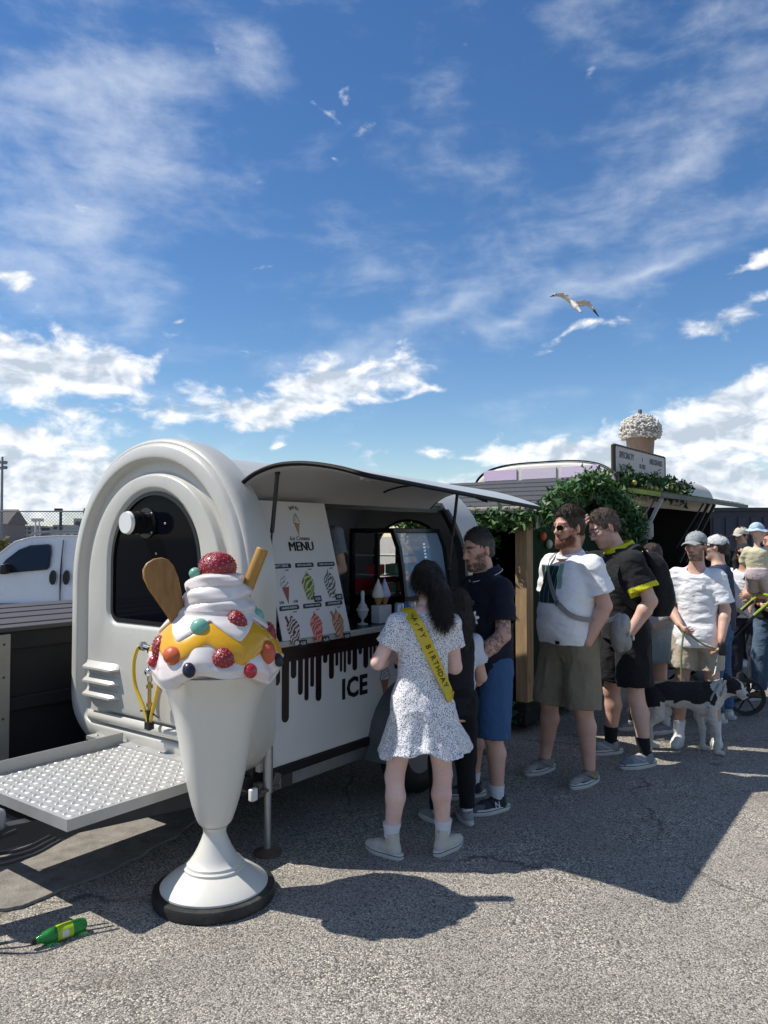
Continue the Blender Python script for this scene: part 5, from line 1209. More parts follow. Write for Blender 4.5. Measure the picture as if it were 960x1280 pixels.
def relax(V, Fc, it=2, lam=.5):
    e = np.concatenate([Fc[:, [0, 1]], Fc[:, [1, 2]], Fc[:, [2, 3]], Fc[:, [3, 0]]]); n = len(V); dg = np.bincount(e[:, 0], minlength=n) + np.bincount(e[:, 1], minlength=n)
    for _ in range(it):
        for l_ in (lam, -lam * 1.04):
            a = np.stack([np.bincount(e[:, 0], V[e[:, 1], k], n) + np.bincount(e[:, 1], V[e[:, 0], k], n) for k in range(3)], 1); V = V + l_ * (a / np.maximum(dg, 1)[:, None] - V)
    return V
def vnormals(V, Fc):
    nf = np.cross(V[Fc[:, 2]] - V[Fc[:, 0]], V[Fc[:, 3]] - V[Fc[:, 1]]); N = np.stack([np.bincount(Fc.ravel(), np.repeat(nf[:, k], 4), len(V)) for k in range(3)], 1); return N / (np.linalg.norm(N, axis=1)[:, None] + 1e-12)
def np_mesh(name, V, Fc, mat, col=None):
    me = bpy.data.meshes.new(name); me.vertices.add(len(V)); me.vertices.foreach_set('co', np.ascontiguousarray(V, np.float32).ravel())
    me.loops.add(Fc.size); me.loops.foreach_set('vertex_index', np.ascontiguousarray(Fc, np.int32).ravel()); me.polygons.add(len(Fc)); me.polygons.foreach_set('loop_start', np.arange(0, Fc.size, Fc.shape[1], dtype=np.int32)); me.update(calc_edges=True); me.validate()
    me.polygons.foreach_set('use_smooth', np.ones(len(me.polygons), bool)); me.materials.append(mat)
    if col is not None:
        at_ = me.color_attributes.new('Col', 'FLOAT_COLOR', 'POINT'); at_.data.foreach_set('color', np.concatenate([col, np.ones((len(V), 1))], 1).astype(np.float32).ravel())
    return me
def beard_blades(o, J, mat, n=900, L_=.009, seed=2):
    me = o.data; V = np.array([v.co[:] for v in me.vertices]); N = np.array([v.normal[:] for v in me.vertices]); Lh = ((V - J['hc']) @ J['hR']) / J['hs']; x, y, z = np.abs(Lh[:, 0]), Lh[:, 1], Lh[:, 2]
    k = (((x > .050) & (z < -.01) & (z > -.12) & (y > .0) & (y < .07)) | ((z < -.066) & (z > -.118) & (y > .0)) | ((x < .026) & (np.abs(z + .045) < .007) & (y > .07))) & (x < .09) & (y < .13)
    return blades(o, mat, V[k], N[k], np.tile(J['hR'] @ A(0, .15, -.9), (int(k.sum()), 1)), n, L_, .0016, seed, 'beard_strands')
def sdf_obj(name, S, h, mat, parent=None, colfn=None, wr=0.0, wf=(7, 7, 11), it=2, post=None, seed=0.0):
    V, Fc = S.mesh(h); V = relax(V, Fc, it)
    if wr > 0:
        N = vnormals(V, Fc); n1 = fbm(V * np.array(wf) + seed * 9.1 + 3.1, 3); n2 = fbm(V * np.array(wf)[[1, 2, 0]] * .6 + 31.7 + seed, 2); V = V + N * ((1 - np.abs(n1) * 2.2) * .6 + n2 * .5)[:, None] * wr
    if post is not None: V = post(V, Fc)
    me = np_mesh(name, V, Fc, mat, colfn(V) if colfn is not None else None); o = bpy.data.objects.new(name, me); return link(o, parent)

# ---------------------------------------------------------------- human figures
def mat_skin():
    m, g, tc, b = custom('skin'); c = g.n('ShaderNodeAttribute', attribute_name='Col').outputs[0]
    n = g.n('ShaderNodeTexNoise', {'Vector': tc, 'Scale': 45.0, 'Detail': 4.0}).outputs[0]; n2 = g.n('ShaderNodeTexNoise', {'Vector': tc, 'Scale': 9.0, 'Detail': 3.0}).outputs[0]
    f = g.m('ADD', 1.08, g.m('ADD', g.m('MULTIPLY', n, .18), g.m('MULTIPLY', n2, .18))); sc = g.vm('SCALE', c); g.t.links.new(f, sc.node.inputs['Scale'])
    g.t.links.new(sc, b.inputs['Base Color']); b.inputs['Roughness'].default_value = .52; b.inputs['Subsurface Weight'].default_value = .12; b.inputs['Subsurface Radius'].default_value = (.010, .004, .002); b.inputs['Subsurface Scale'].default_value = 1.0
    bp = g.n('ShaderNodeBump', {'Height': n, 'Strength': .12, 'Distance': .004}); g.t.links.new(bp.outputs[0], b.inputs['Normal']); return m
SKIN = mat_skin()
def cloth_mat(name, col, rough=.85, var=.10, fine=.5, attr=False, fold=.45):
    m, g, tc, b = custom(name)
    n = g.n('ShaderNodeTexNoise', {'Vector': tc, 'Scale': 5.0, 'Detail': 4.0}).outputs[0]; f = g.m('ADD', 1 - var, g.m('MULTIPLY', n, 2 * var)); src = g.n('ShaderNodeAttribute', attribute_name='Col').outputs[0] if attr else col
    sc = g.vm('SCALE', src); g.t.links.new(f, sc.node.inputs['Scale']); g.t.links.new(sc, b.inputs['Base Color']); b.inputs['Roughness'].default_value = rough; b.inputs['Sheen Weight'].default_value = .05; b.inputs['Specular IOR Level'].default_value = .25
    w = g.n('ShaderNodeTexNoise', {'Vector': g.n('ShaderNodeMapping', {'Vector': tc, 'Scale': (1, 1, 1.6), 'Rotation': (0, R(25), 0)}).outputs[0], 'Scale': 14.0, 'Detail': 5.0, 'Distortion': 1.4}).outputs[0]; t2 = g.n('ShaderNodeTexNoise', {'Vector': tc, 'Scale': 500.0, 'Detail': 1.0}).outputs[0]
    bp = g.n('ShaderNodeBump', {'Height': g.m('ADD', w, g.m('MULTIPLY', t2, .06 * fine)), 'Strength': fold, 'Distance': .02}); g.t.links.new(bp.outputs[0], b.inputs['Normal']); return m

def rotm(yaw=0, pitch=0, roll=0):
    return np.array((Matrix.Rotation(yaw, 3, 'Z') @ Matrix.Rotation(pitch, 3, 'X') @ Matrix.Rotation(roll, 3, 'Y')))
BODY_ROWS = [(.80, .12, .085, 0), (.90, .160, .112, -.005), (1.0, .158, .108, -.005), (1.1, .146, .098, 0), (1.22, .152, .104, 0), (1.34, .160, .110, -.005), (1.42, .140, .094, -.012), (1.475, .095, .070, -.014), (1.52, .060, .056, -.010)]
def rows_of(tab, J, g_=1.0):
    """(z, rx, ry, cy[, cx]) in 1.8 m units -> stack rows with the figure's lean and scale"""
    s = J['s']; lx, ly = J['lean']; out = []
    for r_ in tab:
        f = max(0, (r_[0] - .95) / .55); cx = r_[4] if len(r_) > 4 else 0
        out.append((r_[0] * s, (cx + lx * f + J['hipx'] * (1 - min(1, f))) * s, (r_[3] + ly * f) * s, r_[1] * s * g_, r_[2] * s * g_))
    return out
def joints(h, lean=(0, 0), feet=((-.11, 0, 8), (.11, 0, -8)), elbows=None, wrists=None, head=(0, 0, 0), headoff=(0, 0, 0), knees=(0, 0), sw=.18, hipx=0.0, hs=1.0):
    s = h / 1.8; J = {'s': s, 'lean': lean, 'h': h, 'hipx': hipx}; lx, ly = lean
    def up(x, y, z): f = max(0, (z - .95) / .55); return A(x + lx * f, y + ly * f, z) * s
    J['neck'] = up(0, -.012, 1.47); J['S'] = [up(-sw, -.012, 1.412), up(sw, -.012, 1.412)]
    J['hc'] = (up(0, .012, 1.668) + A(*headoff) * s); J['hR'] = rotm(R(head[0]), R(head[1]), R(head[2])); J['hs'] = s * hs
    el = elbows or ((-.25, -.03, 1.14), (.25, -.03, 1.14)); wr = wrists or ((-.24, .05, .90), (.24, .05, .90))
    J['E'] = [A(*e) * s for e in el]; J['W'] = [A(*w) * s for w in wr]
    J['H'], J['K'], J['Ak'], J['T'], J['fy'] = [], [], [], [], []
    for i, sg in enumerate((-1, 1)):
        fx, fy, yw = feet[i]; hip = A(hipx + sg * .088, -.005, .92) * s; ak = A(fx, fy, .085) * s; fd = A(-math.sin(R(yw)), math.cos(R(yw)), 0)
        kn = hip + (ak - hip) * .53 + fd * (.028 + knees[i]) * s + A(sg * .004, 0, 0); J['H'].append(hip); J['K'].append(kn); J['Ak'].append(ak); J['T'].append(ak + fd * .13 * s - A(0, 0, .05 * s)); J['fy'].append(fd)
    return J
def add_hand(S, w, d, pn, s, thumb=1, curl=25, pal=1.0):
    d = nrm(d); pn = np.asarray(pn, float); pn = nrm(pn - d * (pn @ d)); t = np.cross(d, pn) * thumb
    S.cone(w - d * .01 * s, w + d * .082 * s, .024 * s, .036 * s, .012 * s, flat=(pn, .48))
    for i, (o, L_) in enumerate(((-.028, .060), (-.0095, .074), (.0095, .080), (.028, .070))):
        p = w + (d * (.078 + (.006 if 0 < i < 3 else 0)) + t * o) * s; dd = nrm(d + t * o * 3.0); a = R(curl * (.8 + .1 * (3 - i))); r0 = .0088 * s
        for j, fr in enumerate((.45, .32, .23)):
            dd = nrm(dd * math.cos(a * (.6 if j == 0 else 1)) + pn * math.sin(a * (.6 if j == 0 else 1))); q = p + dd * L_ * fr * s; S.cone(p, q, r0, r0 * .92, .003); p = q; r0 *= .92
    p = w + (d * .022 + t * .024) * s; dd = nrm(d * .75 + t * .62 + pn * .25); q = p + dd * .045 * s; S.cone(p, q, .0135 * s, .011 * s, .008); S.cone(q, q + nrm(dd + d * .5 + pn * .2) * .032 * s, .011 * s, .0085 * s, .003)
def head_prims(S, J, fem=0.0, child=0.0):
    c, Rm, s = J['hc'], J['hR'], J['hs']; P = lambda x, y, z: c + Rm @ (A(x, y, z) * s); q = lambda *v: np.array(v) * s
    S.ell(P(0, -.014, .034), q(.075, .096, .088), .02, rot=Rm); S.ell(P(0, .022, -.028), q(.060 - .004 * fem, .072, .088), .03 * s, rot=Rm)
    S.cone(P(0, .028, -.070), P(0, .062, -.096 + .004 * fem), .046 * s, (.026 - .004 * fem) * s, .025 * s); S.ell(P(0, .078, -.098), q(.019, .015, .016), .015 * s, rot=Rm)
    for e in (-1, 1):
        S.ell(P(e * .042, .054, -.016), q(.022, .024, .02), .02 * s, rot=Rm); S.ell(P(e * .031, .103, .012), q(.019, .020, .012), .010 * s, 'sub', Rm); S.ell(P(e * .031, .079, .010), q(.0155, .013, .0115), .005 * s, rot=Rm)
        S.cone(P(e * .012, .087, .030), P(e * .046, .073, .032), .0095 * s, .008 * s, .010 * s)
        S.ell(P(e * .078, -.012, -.004), q(.009, .019, .031), .006 * s, rot=Rm @ rotm(e * R(-18), 0, 0)); S.ell(P(e * .011, .098, -.031), q(.009, .010, .008), .006 * s, rot=Rm)
    S.cone(P(0, .087, .018), P(0, .108, -.025), .0085 * s, .0125 * s, .008 * s)
    S.cone(P(-.019, .084, -.054), P(.019, .084, -.054), .0075 * s, .0075 * s, .007 * s); S.cone(P(-.016, .084, -.066), P(.016, .084, -.066), .0085 * s, .0085 * s, .007 * s); S.cone(P(-.025, .091, -.060), P(.025, .091, -.060), .0022 * s, .0022 * s, .003, 'sub')
def skin_cols(J, skin, beard=None, lips=(.42, .16, .13), brow=None, tattoo=None, stub=.75, long=0.0):
    skin = np.array(skin)
    def fn(V):
        C = np.tile(skin, (len(V), 1)).astype(float) * (1 + .16 * fbm(V * 9, 3)[:, None] * np.array([.7, 1.1, 1.2])); C *= (1 - .35 * np.clip(fbm(V * 130 + 3, 1) - .55, 0, 1))[:, None]
        for jn, rr_ in ((J['K'], .075), (J['E'], .055), (J['W'], .10)):
            for q_ in jn: w_ = np.clip(1 - np.linalg.norm(V - q_, axis=1) / (rr_ * J['s']), 0, 1)[:, None] * .45; C = C * (1 - w_) + C * np.array([1.05, .78, .72]) * w_
        Lh = ((V - J['hc']) @ J['hR']) / J['hs']; x, y, z = Lh[:, 0], Lh[:, 1], Lh[:, 2]; near = (np.abs(x) < .12) & (np.abs(y) < .14) & (np.abs(z) < .15)
        def put(mask, col, a):
            w = (np.clip(mask, 0, 1) * a * near)[:, None]; C[:] = C * (1 - w) + np.array(col) * w
        red = np.array([.60, .20, .14]) * skin.max() / .55
        put(1 - np.hypot((np.abs(x) - .040) / .028, (z + .020) / .022) * 1.0, red, .35 * (y > .03)); put(1 - np.hypot(x / .016, (z + .025) / .02), red, .40 * (y > .09)); put(1.2 - np.hypot((np.abs(x) - .085) / .02, z / .04), red, .35)
        if beard is not None:
            side = np.clip((np.abs(x) - .048) / .012, 0, 1) * np.clip((-.004 - z) / .012, 0, 1) * np.clip((y + .012) / .02, 0, 1) * np.clip((.075 - y) / .02, 0, 1); jaw = np.clip((-.052 - z) / .016, 0, 1) * np.clip((y + .015) / .02, 0, 1); must = np.clip(1.35 - np.hypot(x / .026, (z + .044) / .009), 0, 1) * (y > .07)
            mm = np.maximum(np.maximum(side, jaw), must) * (1 - np.clip(1.5 - np.hypot(x / .020, (z + .060) / .010), 0, 1)) * (z > -.125)
            put(mm * (.75 + .5 * fbm(V * 90, 2)), beard, stub)
        put((1.4 - np.hypot(x / .024, (z + .060) / .013)) * 1.5 * (y > .075), lips, .75)
        put(1.5 - np.hypot((np.abs(x) - .031) / .021, (z - .010) / .012), skin * .55, .45 * (y > .06))
        if brow is not None: put((1.5 - np.hypot((np.abs(x) - .031) / .021, (z - .034 + .1 * (np.abs(x) - .03)) / .0065)) * 2, brow, .85 * (y > .05))
        if tattoo is not None:
            for i in tattoo:
                E, Wp = J['E'][i], J['W'][i]; Sp = J['S'][i]
                for a, b in ((E, Wp), (E + (Sp - E) * .5, E)):
                    d = b - a; t = ((V - a) @ d) / (d @ d); dist = np.linalg.norm(V - a - np.clip(t, 0, 1)[:, None] * d, axis=1); w = ((t > -.02) & (t < 1.0) & (dist < .075 * J['s']))
                    n = np.abs(fbm(V * 38, 2)); n2 = fbm(V * 16 + 5, 2); ink = np.clip((.20 - n) * 7, 0, 1) * .8 + np.clip(n2 * 1.5, 0, 1) * .45
                    ww = (np.clip(ink, 0, .85) * w)[:, None]; C[:] = C * (1 - ww) + np.array([.045, .050, .055]) * ww
        return C
    return fn
def make_body(label, J, loc, yaw, skin, vox=.006, g_=1.0, torso=None, hands=(True, True), hdir=None, pn=None, curl=(25, 25), colkw=None, fem=0.0, arm=1.0, leg=1.0, z0=0.0, thumbs=(1, -1), neckr=1.0, group=None):
    s = J['s']; S = SDF()
    S.stack(rows_of(torso or BODY_ROWS, J, g_), .03 * s)
    for i in (0, 1):
        H, K, Ak = J['H'][i], J['K'][i], J['Ak'][i]; fd = J['fy'][i]; cf = K + (Ak - K) * .30 - fd * .016 * s
        S.cone(H, K, .084 * s * leg, .054 * s * leg, .03 * s); S.cone(K, cf, .052 * s * leg, .056 * s * leg, .02 * s); S.cone(cf, Ak + A(0, 0, .02 * s), .055 * s * leg, .034 * s * leg, .02 * s); S.cone(Ak + A(0, 0, .02) * s, Ak - A(0, 0, .03) * s, .034 * s, .034 * s, .01); S.cone(Ak - fd * .02 * s - A(0, 0, .045) * s, J['T'][i] + A(0, 0, .012) * s, .03 * s, .026 * s, .02 * s); S.cone(K + fd * .022 * s, K + fd * .024 * s - A(0, 0, .03 * s), .034 * s * leg, .03 * s * leg, .02 * s)
        Sh, E, Wp = J['S'][i], J['E'][i], J['W'][i]
        S.ell(Sh, np.array((.046, .046, .046)) * s, .02 * s); S.cone(Sh, E, .046 * s * arm, .043 * s * arm, .02 * s); m_ = E + (Wp - E) * .28; S.cone(E, m_, .042 * s * arm, .046 * s * arm, .015 * s); S.cone(m_, Wp, .045 * s * arm, .028 * s * arm, .015 * s)
        S.cone(J['neck'] + (Sh - J['neck']) * .25 + A(0, 0, -.015) * s, Sh, .040 * s, .040 * s, .03 * s)
        if hands[i]:
            d = nrm(hdir[i]) if hdir and hdir[i] is not None else nrm(nrm(Wp - E) + A(0, .15, 0)); p_ = pn[i] if pn and pn[i] is not None else A(1 if i == 0 else -1, .1, .1); add_hand(S, Wp, d, p_, s, thumbs[i], curl[i])
    hb = J['hc'] + J['hR'] @ (A(0, -.018, -.075) * J['hs']); S.cone(J['neck'] - A(0, .0, .03) * s, hb, .064 * s * neckr, .056 * s * neckr, .025 * s)
    head_prims(S, J, fem)
    o = sdf_obj('person', S, vox, SKIN, None, skin_cols(J, skin, **(colkw or {}))); o.location = (loc[0], loc[1], z0); o.rotation_euler = (0, 0, yaw); tag(o, label, 'person', group); return o
WHITE_EYE = M('eye_white', (.40, .38, .36), .3, var=0); IRIS = M('iris', (.03, .022, .018), .2, var=0)
def eyes(o, J, half=.55):
    c, Rm, s = J['hc'], J['hR'], J['hs']
    for e in (-1, 1):
        p = c + Rm @ (A(e * .031, .0865, .0095) * s); mb = MB(); mb.ell(p, (.0100 * s, .0068 * s, .0045 * s), 12, 8, Matrix(Rm.tolist())); w = mb.build('eye', WHITE_EYE, o)
        p = c + Rm @ (A(e * .031, .0905, .0095) * s); mb = MB(); mb.ell(p, (.0052 * s, .0045 * s, .0052 * s), 10, 6, Matrix(Rm.tolist())); mb.build('iris', IRIS, w)
def hair_mat(name, col): return M(name, col, .45, var=.55, vscale=55, stretch=(1, 1, .35), bump=.6, bscale=240)
def blades(o, mat, V, N, flow, n, L_, w=.0024, seed=1, name='strands'):
    r_ = np.random.default_rng(seed); k = r_.integers(0, len(V), n); mb = MB(); ln = L_ * r_.uniform(.6, 1.4, n); d = N[k] * .55 + flow[k] + r_.normal(0, .25, (n, 3)); d /= np.linalg.norm(d, axis=1)[:, None]; sd = np.cross(d, N[k]); sd /= np.linalg.norm(sd, axis=1)[:, None] + 1e-9
    a = V[k] - sd * w - N[k] * .003; b = V[k] + sd * w - N[k] * .003; c = V[k] + d * ln[:, None]; me = np_mesh(name, np.stack([a, b, c], 1).reshape(-1, 3), np.arange(3 * n).reshape(-1, 3), mat); ob = bpy.data.objects.new(name, me); ob['kind'] = 'stuff'; return link(ob, o)
def short_hair(o, J, mat, vol=.010, top=.0, fore=.062, side=-.02, nape=-.055, n=1800, L_=.016, vox=.006, recede=0.0, seed=1, fade=None):
    c, Rm, s = J['hc'], J['hR'], J['hs']; P = lambda x, y, z: c + Rm @ (A(x, y, z) * s); q = lambda *v: np.array(v) * s; S = SDF()
    S.ell(P(0, -.016, .036 + top * .4), q(.075 + vol * .55, .097 + vol * .8, .088 + vol + top), .01, rot=Rm); S.cone(P(0, -.055, .0), P(0, -.062, nape + .02), (.052 + vol * .5) * s, .045 * s, .03 * s)
    S.ell(P(0, .128, -.012 - recede * .2), q(.098, .090 + recede, .106 + recede * .3), .010, 'sub', Rm)
    for e in (-1, 1): S.ell(P(e * .085, .045, -.055), q(.05, .055, .062), .008, 'sub', Rm); S.ell(P(e * .086, -.010, -.016), q(.03, .024, .030), .008, 'sub', Rm)
    lo, hi = J['hc'] - .3, J['hc'] + .3; S.plane(P(0, 0, nape), -Rm[:, 2], lo, hi)
    hm_ = mat; cfn = None
    if fade is not None:
        hm_ = M('faded_hair', (0, 0, 0), .5, var=.5, vscale=60, stretch=(1, 1, .35), bump=.6, bscale=240, attr=True); c0, c1 = np.array(fade[0]), np.array(fade[1])
        def cfn(V): Lz = (((V - c) @ Rm) / s)[:, 2]; w = np.clip((Lz + .005) / .10, 0, 1)[:, None]; return c1 * (1 - w) + c0 * w
    sh = sdf_obj('hair', S, vox, hm_, o, cfn, wr=.003, wf=(60, 60, 30)); me = sh.data; V = np.array([v.co[:] for v in me.vertices]); N = np.array([v.normal[:] for v in me.vertices]); Lh = ((V - c) @ Rm) / s; k = np.linalg.norm((Lh - A(0, -.014, .034)) / A(.075, .096, .088), axis=1) > 1.01; V, N, Lh = V[k], N[k], Lh[k]
    fl = np.stack([Lh[:, 0] * 4, .5 * np.ones(len(V)) * (Lh[:, 2] > .06), -1.1 * (Lh[:, 2] < .06)], 1) @ Rm.T
    if n and len(V): blades(sh, mat, V, N, fl, n, L_ * s, seed=seed)
    return sh
def sleeve(S, J, i, frac, r0=.074, r1=.086, hollow=True, k=.03):
    s = J['s']; Sh, E = J['S'][i], J['E'][i]; top = Sh + A(0, 0, -.004) * s; e = top + (E - top) * frac
    r0 *= .90; r1 *= .95; S.cone(J['neck'] + (Sh - J['neck']) * .25 + A(0, 0, -.020) * s, top, .054 * s, r0 * s, k * s); S.cone(top, e, r0 * s, r1 * s, k * s, end=True)
    if hollow: d = nrm(e - top); S.cone(e - d * .03 * s, e + d * .03 * s, (r1 - .017) * s, (r1 - .016) * s, 0, 'sub', end=True, start=True)
def long_sleeve(S, J, i, r=(.076, .062, .046), k=.03, frac=.96):
    s = J['s']; Sh, E, Wp = J['S'][i], J['E'][i], J['W'][i]; e = E + (Wp - E) * frac
    S.cone(J['neck'] + (Sh - J['neck']) * .25 + A(0, 0, -.02) * s, Sh, .056 * s, r[0] * s * .92, k * s); S.cone(Sh, E, r[0] * s, r[1] * s, k * s); S.cone(E, e, r[1] * s, r[2] * s, .02 * s, end=True)
TEE = [(.86, .180, .134, 0), (.95, .180, .136, 0), (1.08, .172, .128, 0), (1.22, .178, .130, 0), (1.33, .188, .132, -.004), (1.41, .186, .120, -.010), (1.465, .135, .094, -.012), (1.50, .085, .078, -.010)]
def shirt(o, J, name, mat, rows=TEE, frac=.62, r0=.074, r1=.086, vox=.008, wr=.006, g_=1.0, neck=.070, neckz=0.0, colfn=None, seed=0.0, lng=None, hollow=True):
    s = J['s']; S = SDF()
    for i in (0, 1):
        if lng: long_sleeve(S, J, i, lng)
        else: sleeve(S, J, i, frac, r0, r1)
    R_ = rows_of([(r_[0], r_[1] * (1 - .16 * min(1, max(0, (r_[0] - 1.30) / .10)))) + tuple(r_[2:]) for r_ in rows], J, g_); S.stack(R_, .035 * s)
    if hollow: S.stack([(R_[0][0] - .02, *R_[0][1:3], R_[0][3] - .013, R_[0][4] - .013), (R_[0][0] + .035, *R_[0][1:3], R_[0][3] - .013, R_[0][4] - .013)], 0, 'sub')
    nb = J['neck'] + A(0, .012, .0) * s; S.cone(nb + A(0, .03, .006 - neckz) * s, nb + A(0, -.004, .13) * s, neck * s, neck * 1.15 * s, .008 * s, 'sub')
    return sdf_obj(name, S, vox, mat, o, colfn, wr=wr * 1.15, wf=(5.5, 5.5, 13), seed=seed)
def shorts(o, J, name, mat, hem, r0=.112, r1=.108, rows=None, vox=.008, wr=.005, colfn=None, seed=0.0, leg_to_ankle=False, r2=.07):
    s = J['s']; S = SDF()
    for i in (0, 1):
        H, K, Ak = J['H'][i], J['K'][i], J['Ak'][i]
        if leg_to_ankle:
            S.cone(H, K, r0 * s, r1 * s, .02 * s); e = K + (Ak - K) * hem; S.cone(K, e, r1 * s, r2 * s, .02 * s, end=True); d = nrm(e - K); S.cone(e - d * .02 * s, e + d * .03 * s, (r2 - .01) * s, (r2 - .01) * s, 0, 'sub', end=True, start=True)
        else:
            t = (H[2] - hem * s) / (H[2] - K[2]); e = H + (K - H) * t; S.cone(H + A(0, 0, .0), e, r0 * s, r1 * s, .02 * s, end=True); d = nrm(e - H); S.cone(e - d * .03 * s, e + d * .03 * s, (r1 - .012) * s, (r1 - .012) * s, 0, 'sub', end=True, start=True)
    S.stack(rows_of(rows or [(.80, .155, .115, -.004), (.88, .178, .130, -.006), (.96, .172, .124, -.004), (1.04, .162, .114, 0)], J), .04 * s)
    return sdf_obj(name, S, vox, mat, o, colfn, wr=wr * 1.2, wf=(9, 9, 6), seed=seed)
def shoe(o, J, i, mat, solemat, sock=None, high=.10, vox=.006, trim=None, logo=None, sockz=.17, lw=1.0, cols=None, sr=1.0):
    s = J['s']; Ak = J['Ak'][i]; f = J['fy'][i]; rt = A(f[1], -f[0], 0); O = A(Ak[0], Ak[1], 0)
    P = lambda x, y, z: O + (rt * x * lw * 1.08 + f * (y * 1.08 - .002) + A(0, 0, z)) * s; S = SDF()
    S.cone(P(0, -.028, .052), P(0, .03, .050), .038 * s, .040 * s, .02 * s); S.cone(P(0, .03, .050), P(0, .10, .044), .040 * s, .038 * s, .02 * s); S.cone(P(0, .10, .042), P(0, .165, .034), .040 * s, .030 * s, .02 * s); S.cone(P(0, -.012, .05), P(0, -.008, high), .040 * s, .043 * s, .02 * s, end=True); S.cone(P(0, -.01, high - .02), P(0, -.006, high + .03), .034 * s, .036 * s, 0, 'sub'); S.plane(P(0, 0, .022), A(0, 0, -1), O - .4, O + .4)
    def scf(V):
        d = (V - O) / s; x, y, z = d @ rt, d @ f, d[:, 2]; C = np.tile(np.array(cols[0], float), (len(V), 1)); C[(y > .135 - .35 * np.clip(z - .03, 0, 1)) & (z < .07)] = cols[1]; C[(y < -.035) & (z < .085)] = cols[1]; C[np.abs(z - .052 - .55 * (y - .035)) < .007] = cols[2]; C[(np.abs(x) < .016) & (y > .02) & (y < .10)] = cols[2]; C[(z < .036)] = cols[1]; return C
    if cols is not None: mat = cloth_mat('shoe_mix', (0, 0, 0), attr=True, fold=.15) if 'shoe_mix' not in MATS else MATS['shoe_mix']
    sh = sdf_obj('shoe', S, vox, mat, o, scf if cols is not None else None, wr=.0015, wf=(40, 40, 40))
    ol = []
    for k in range(28):
        a = 2 * math.pi * k / 28; y = .055 + .138 * math.cos(a); w = .040 + .008 * math.sin(max(0, min(1, (y - .02) / .15)) * math.pi); ol.append((w * math.copysign(abs(math.sin(a)) ** .75, math.sin(a)), y))
    mb = MB(); mb.loft([[P(x * q, .055 + (y - .055) * q, z) for x, y in ol] for q, z in ((.95, .001), (1.0, .006), (1.03, .020), (1.02, .034), (.98, .040), (.90, .0405))]); mb.build('sole', solemat, sh)
    if trim is not None:
        mb = MB(); mb.loft([[P(x * q, .055 + (y - .055) * q, z) for x, y in ol] for q, z in ((1.030, .026), (1.036, .0285), (1.030, .031))], caps=False); mb.build('stripe', trim, sh)
    lc = M('lace', (.55, .54, .52), .8)
    mb = MB()
    for k in range(4): y = .035 + k * .022; mb.tube([P(-.026, y, .078 - k * .008), P(0, y + .004, .092 - k * .010), P(.026, y, .078 - k * .008)], .0035 * s, 5)
    tag(mb.build('laces', lc, sh), kind='stuff')
    if sock is not None:
        mb = MB(); ax = J['K'][i] - Ak; ax = ax / np.linalg.norm(ax); pr = lambda z: Ak + ax * (z * s - Ak[2]) / max(.3, ax[2])
        rings = []
        for z, r_ in ((high - .03, .040), (high + .01, .043), (sockz - .012, .049), (sockz, .0505), (sockz + .001, .046)):
            q = pr(z); rings.append([tuple(q + (rt * math.cos(a) + f * math.sin(a)) * r_ * sr * s) for a in [2 * math.pi * t / 18 for t in range(18)]])
        mb.loft(rings); mb.build('sock', sock, o)
    if logo:
        sd = logo[1]; org = P(sd * .0425, .035, .058); text(logo[0], .052 * s, logo[2], sh, tuple(org + rt * sd * .004 * s), tuple(f * (1 if sd > 0 else -1)), tuple(A(0, 0, 1) - rt * sd * .35), name='logo', depth=.003, bold=.015)
    return sh
def ribbon(name, pts, w, th, mat, parent, nrmfn, n=6):
    """flat strap along pts; nrmfn(p) gives the outward normal"""
    P = [np.array(p[:]) for p in smooth_pts([Vector(p) for p in pts], n)]; mb = MB(); rings = []
    for i, p in enumerate(P):
        t = nrm(P[min(i + 1, len(P) - 1)] - P[max(0, i - 1)]); nn = np.asarray(nrmfn(p)); nn = nrm(nn - t * (t @ nn)); sd = np.cross(t, nn); rings.append([tuple(p + sd * w / 2 - nn * th / 2), tuple(p - sd * w / 2 - nn * th / 2), tuple(p - sd * w / 2 + nn * th / 2), tuple(p + sd * w / 2 + nn * th / 2)])
    mb.loft(rings); return mb.build(name, mat, parent)
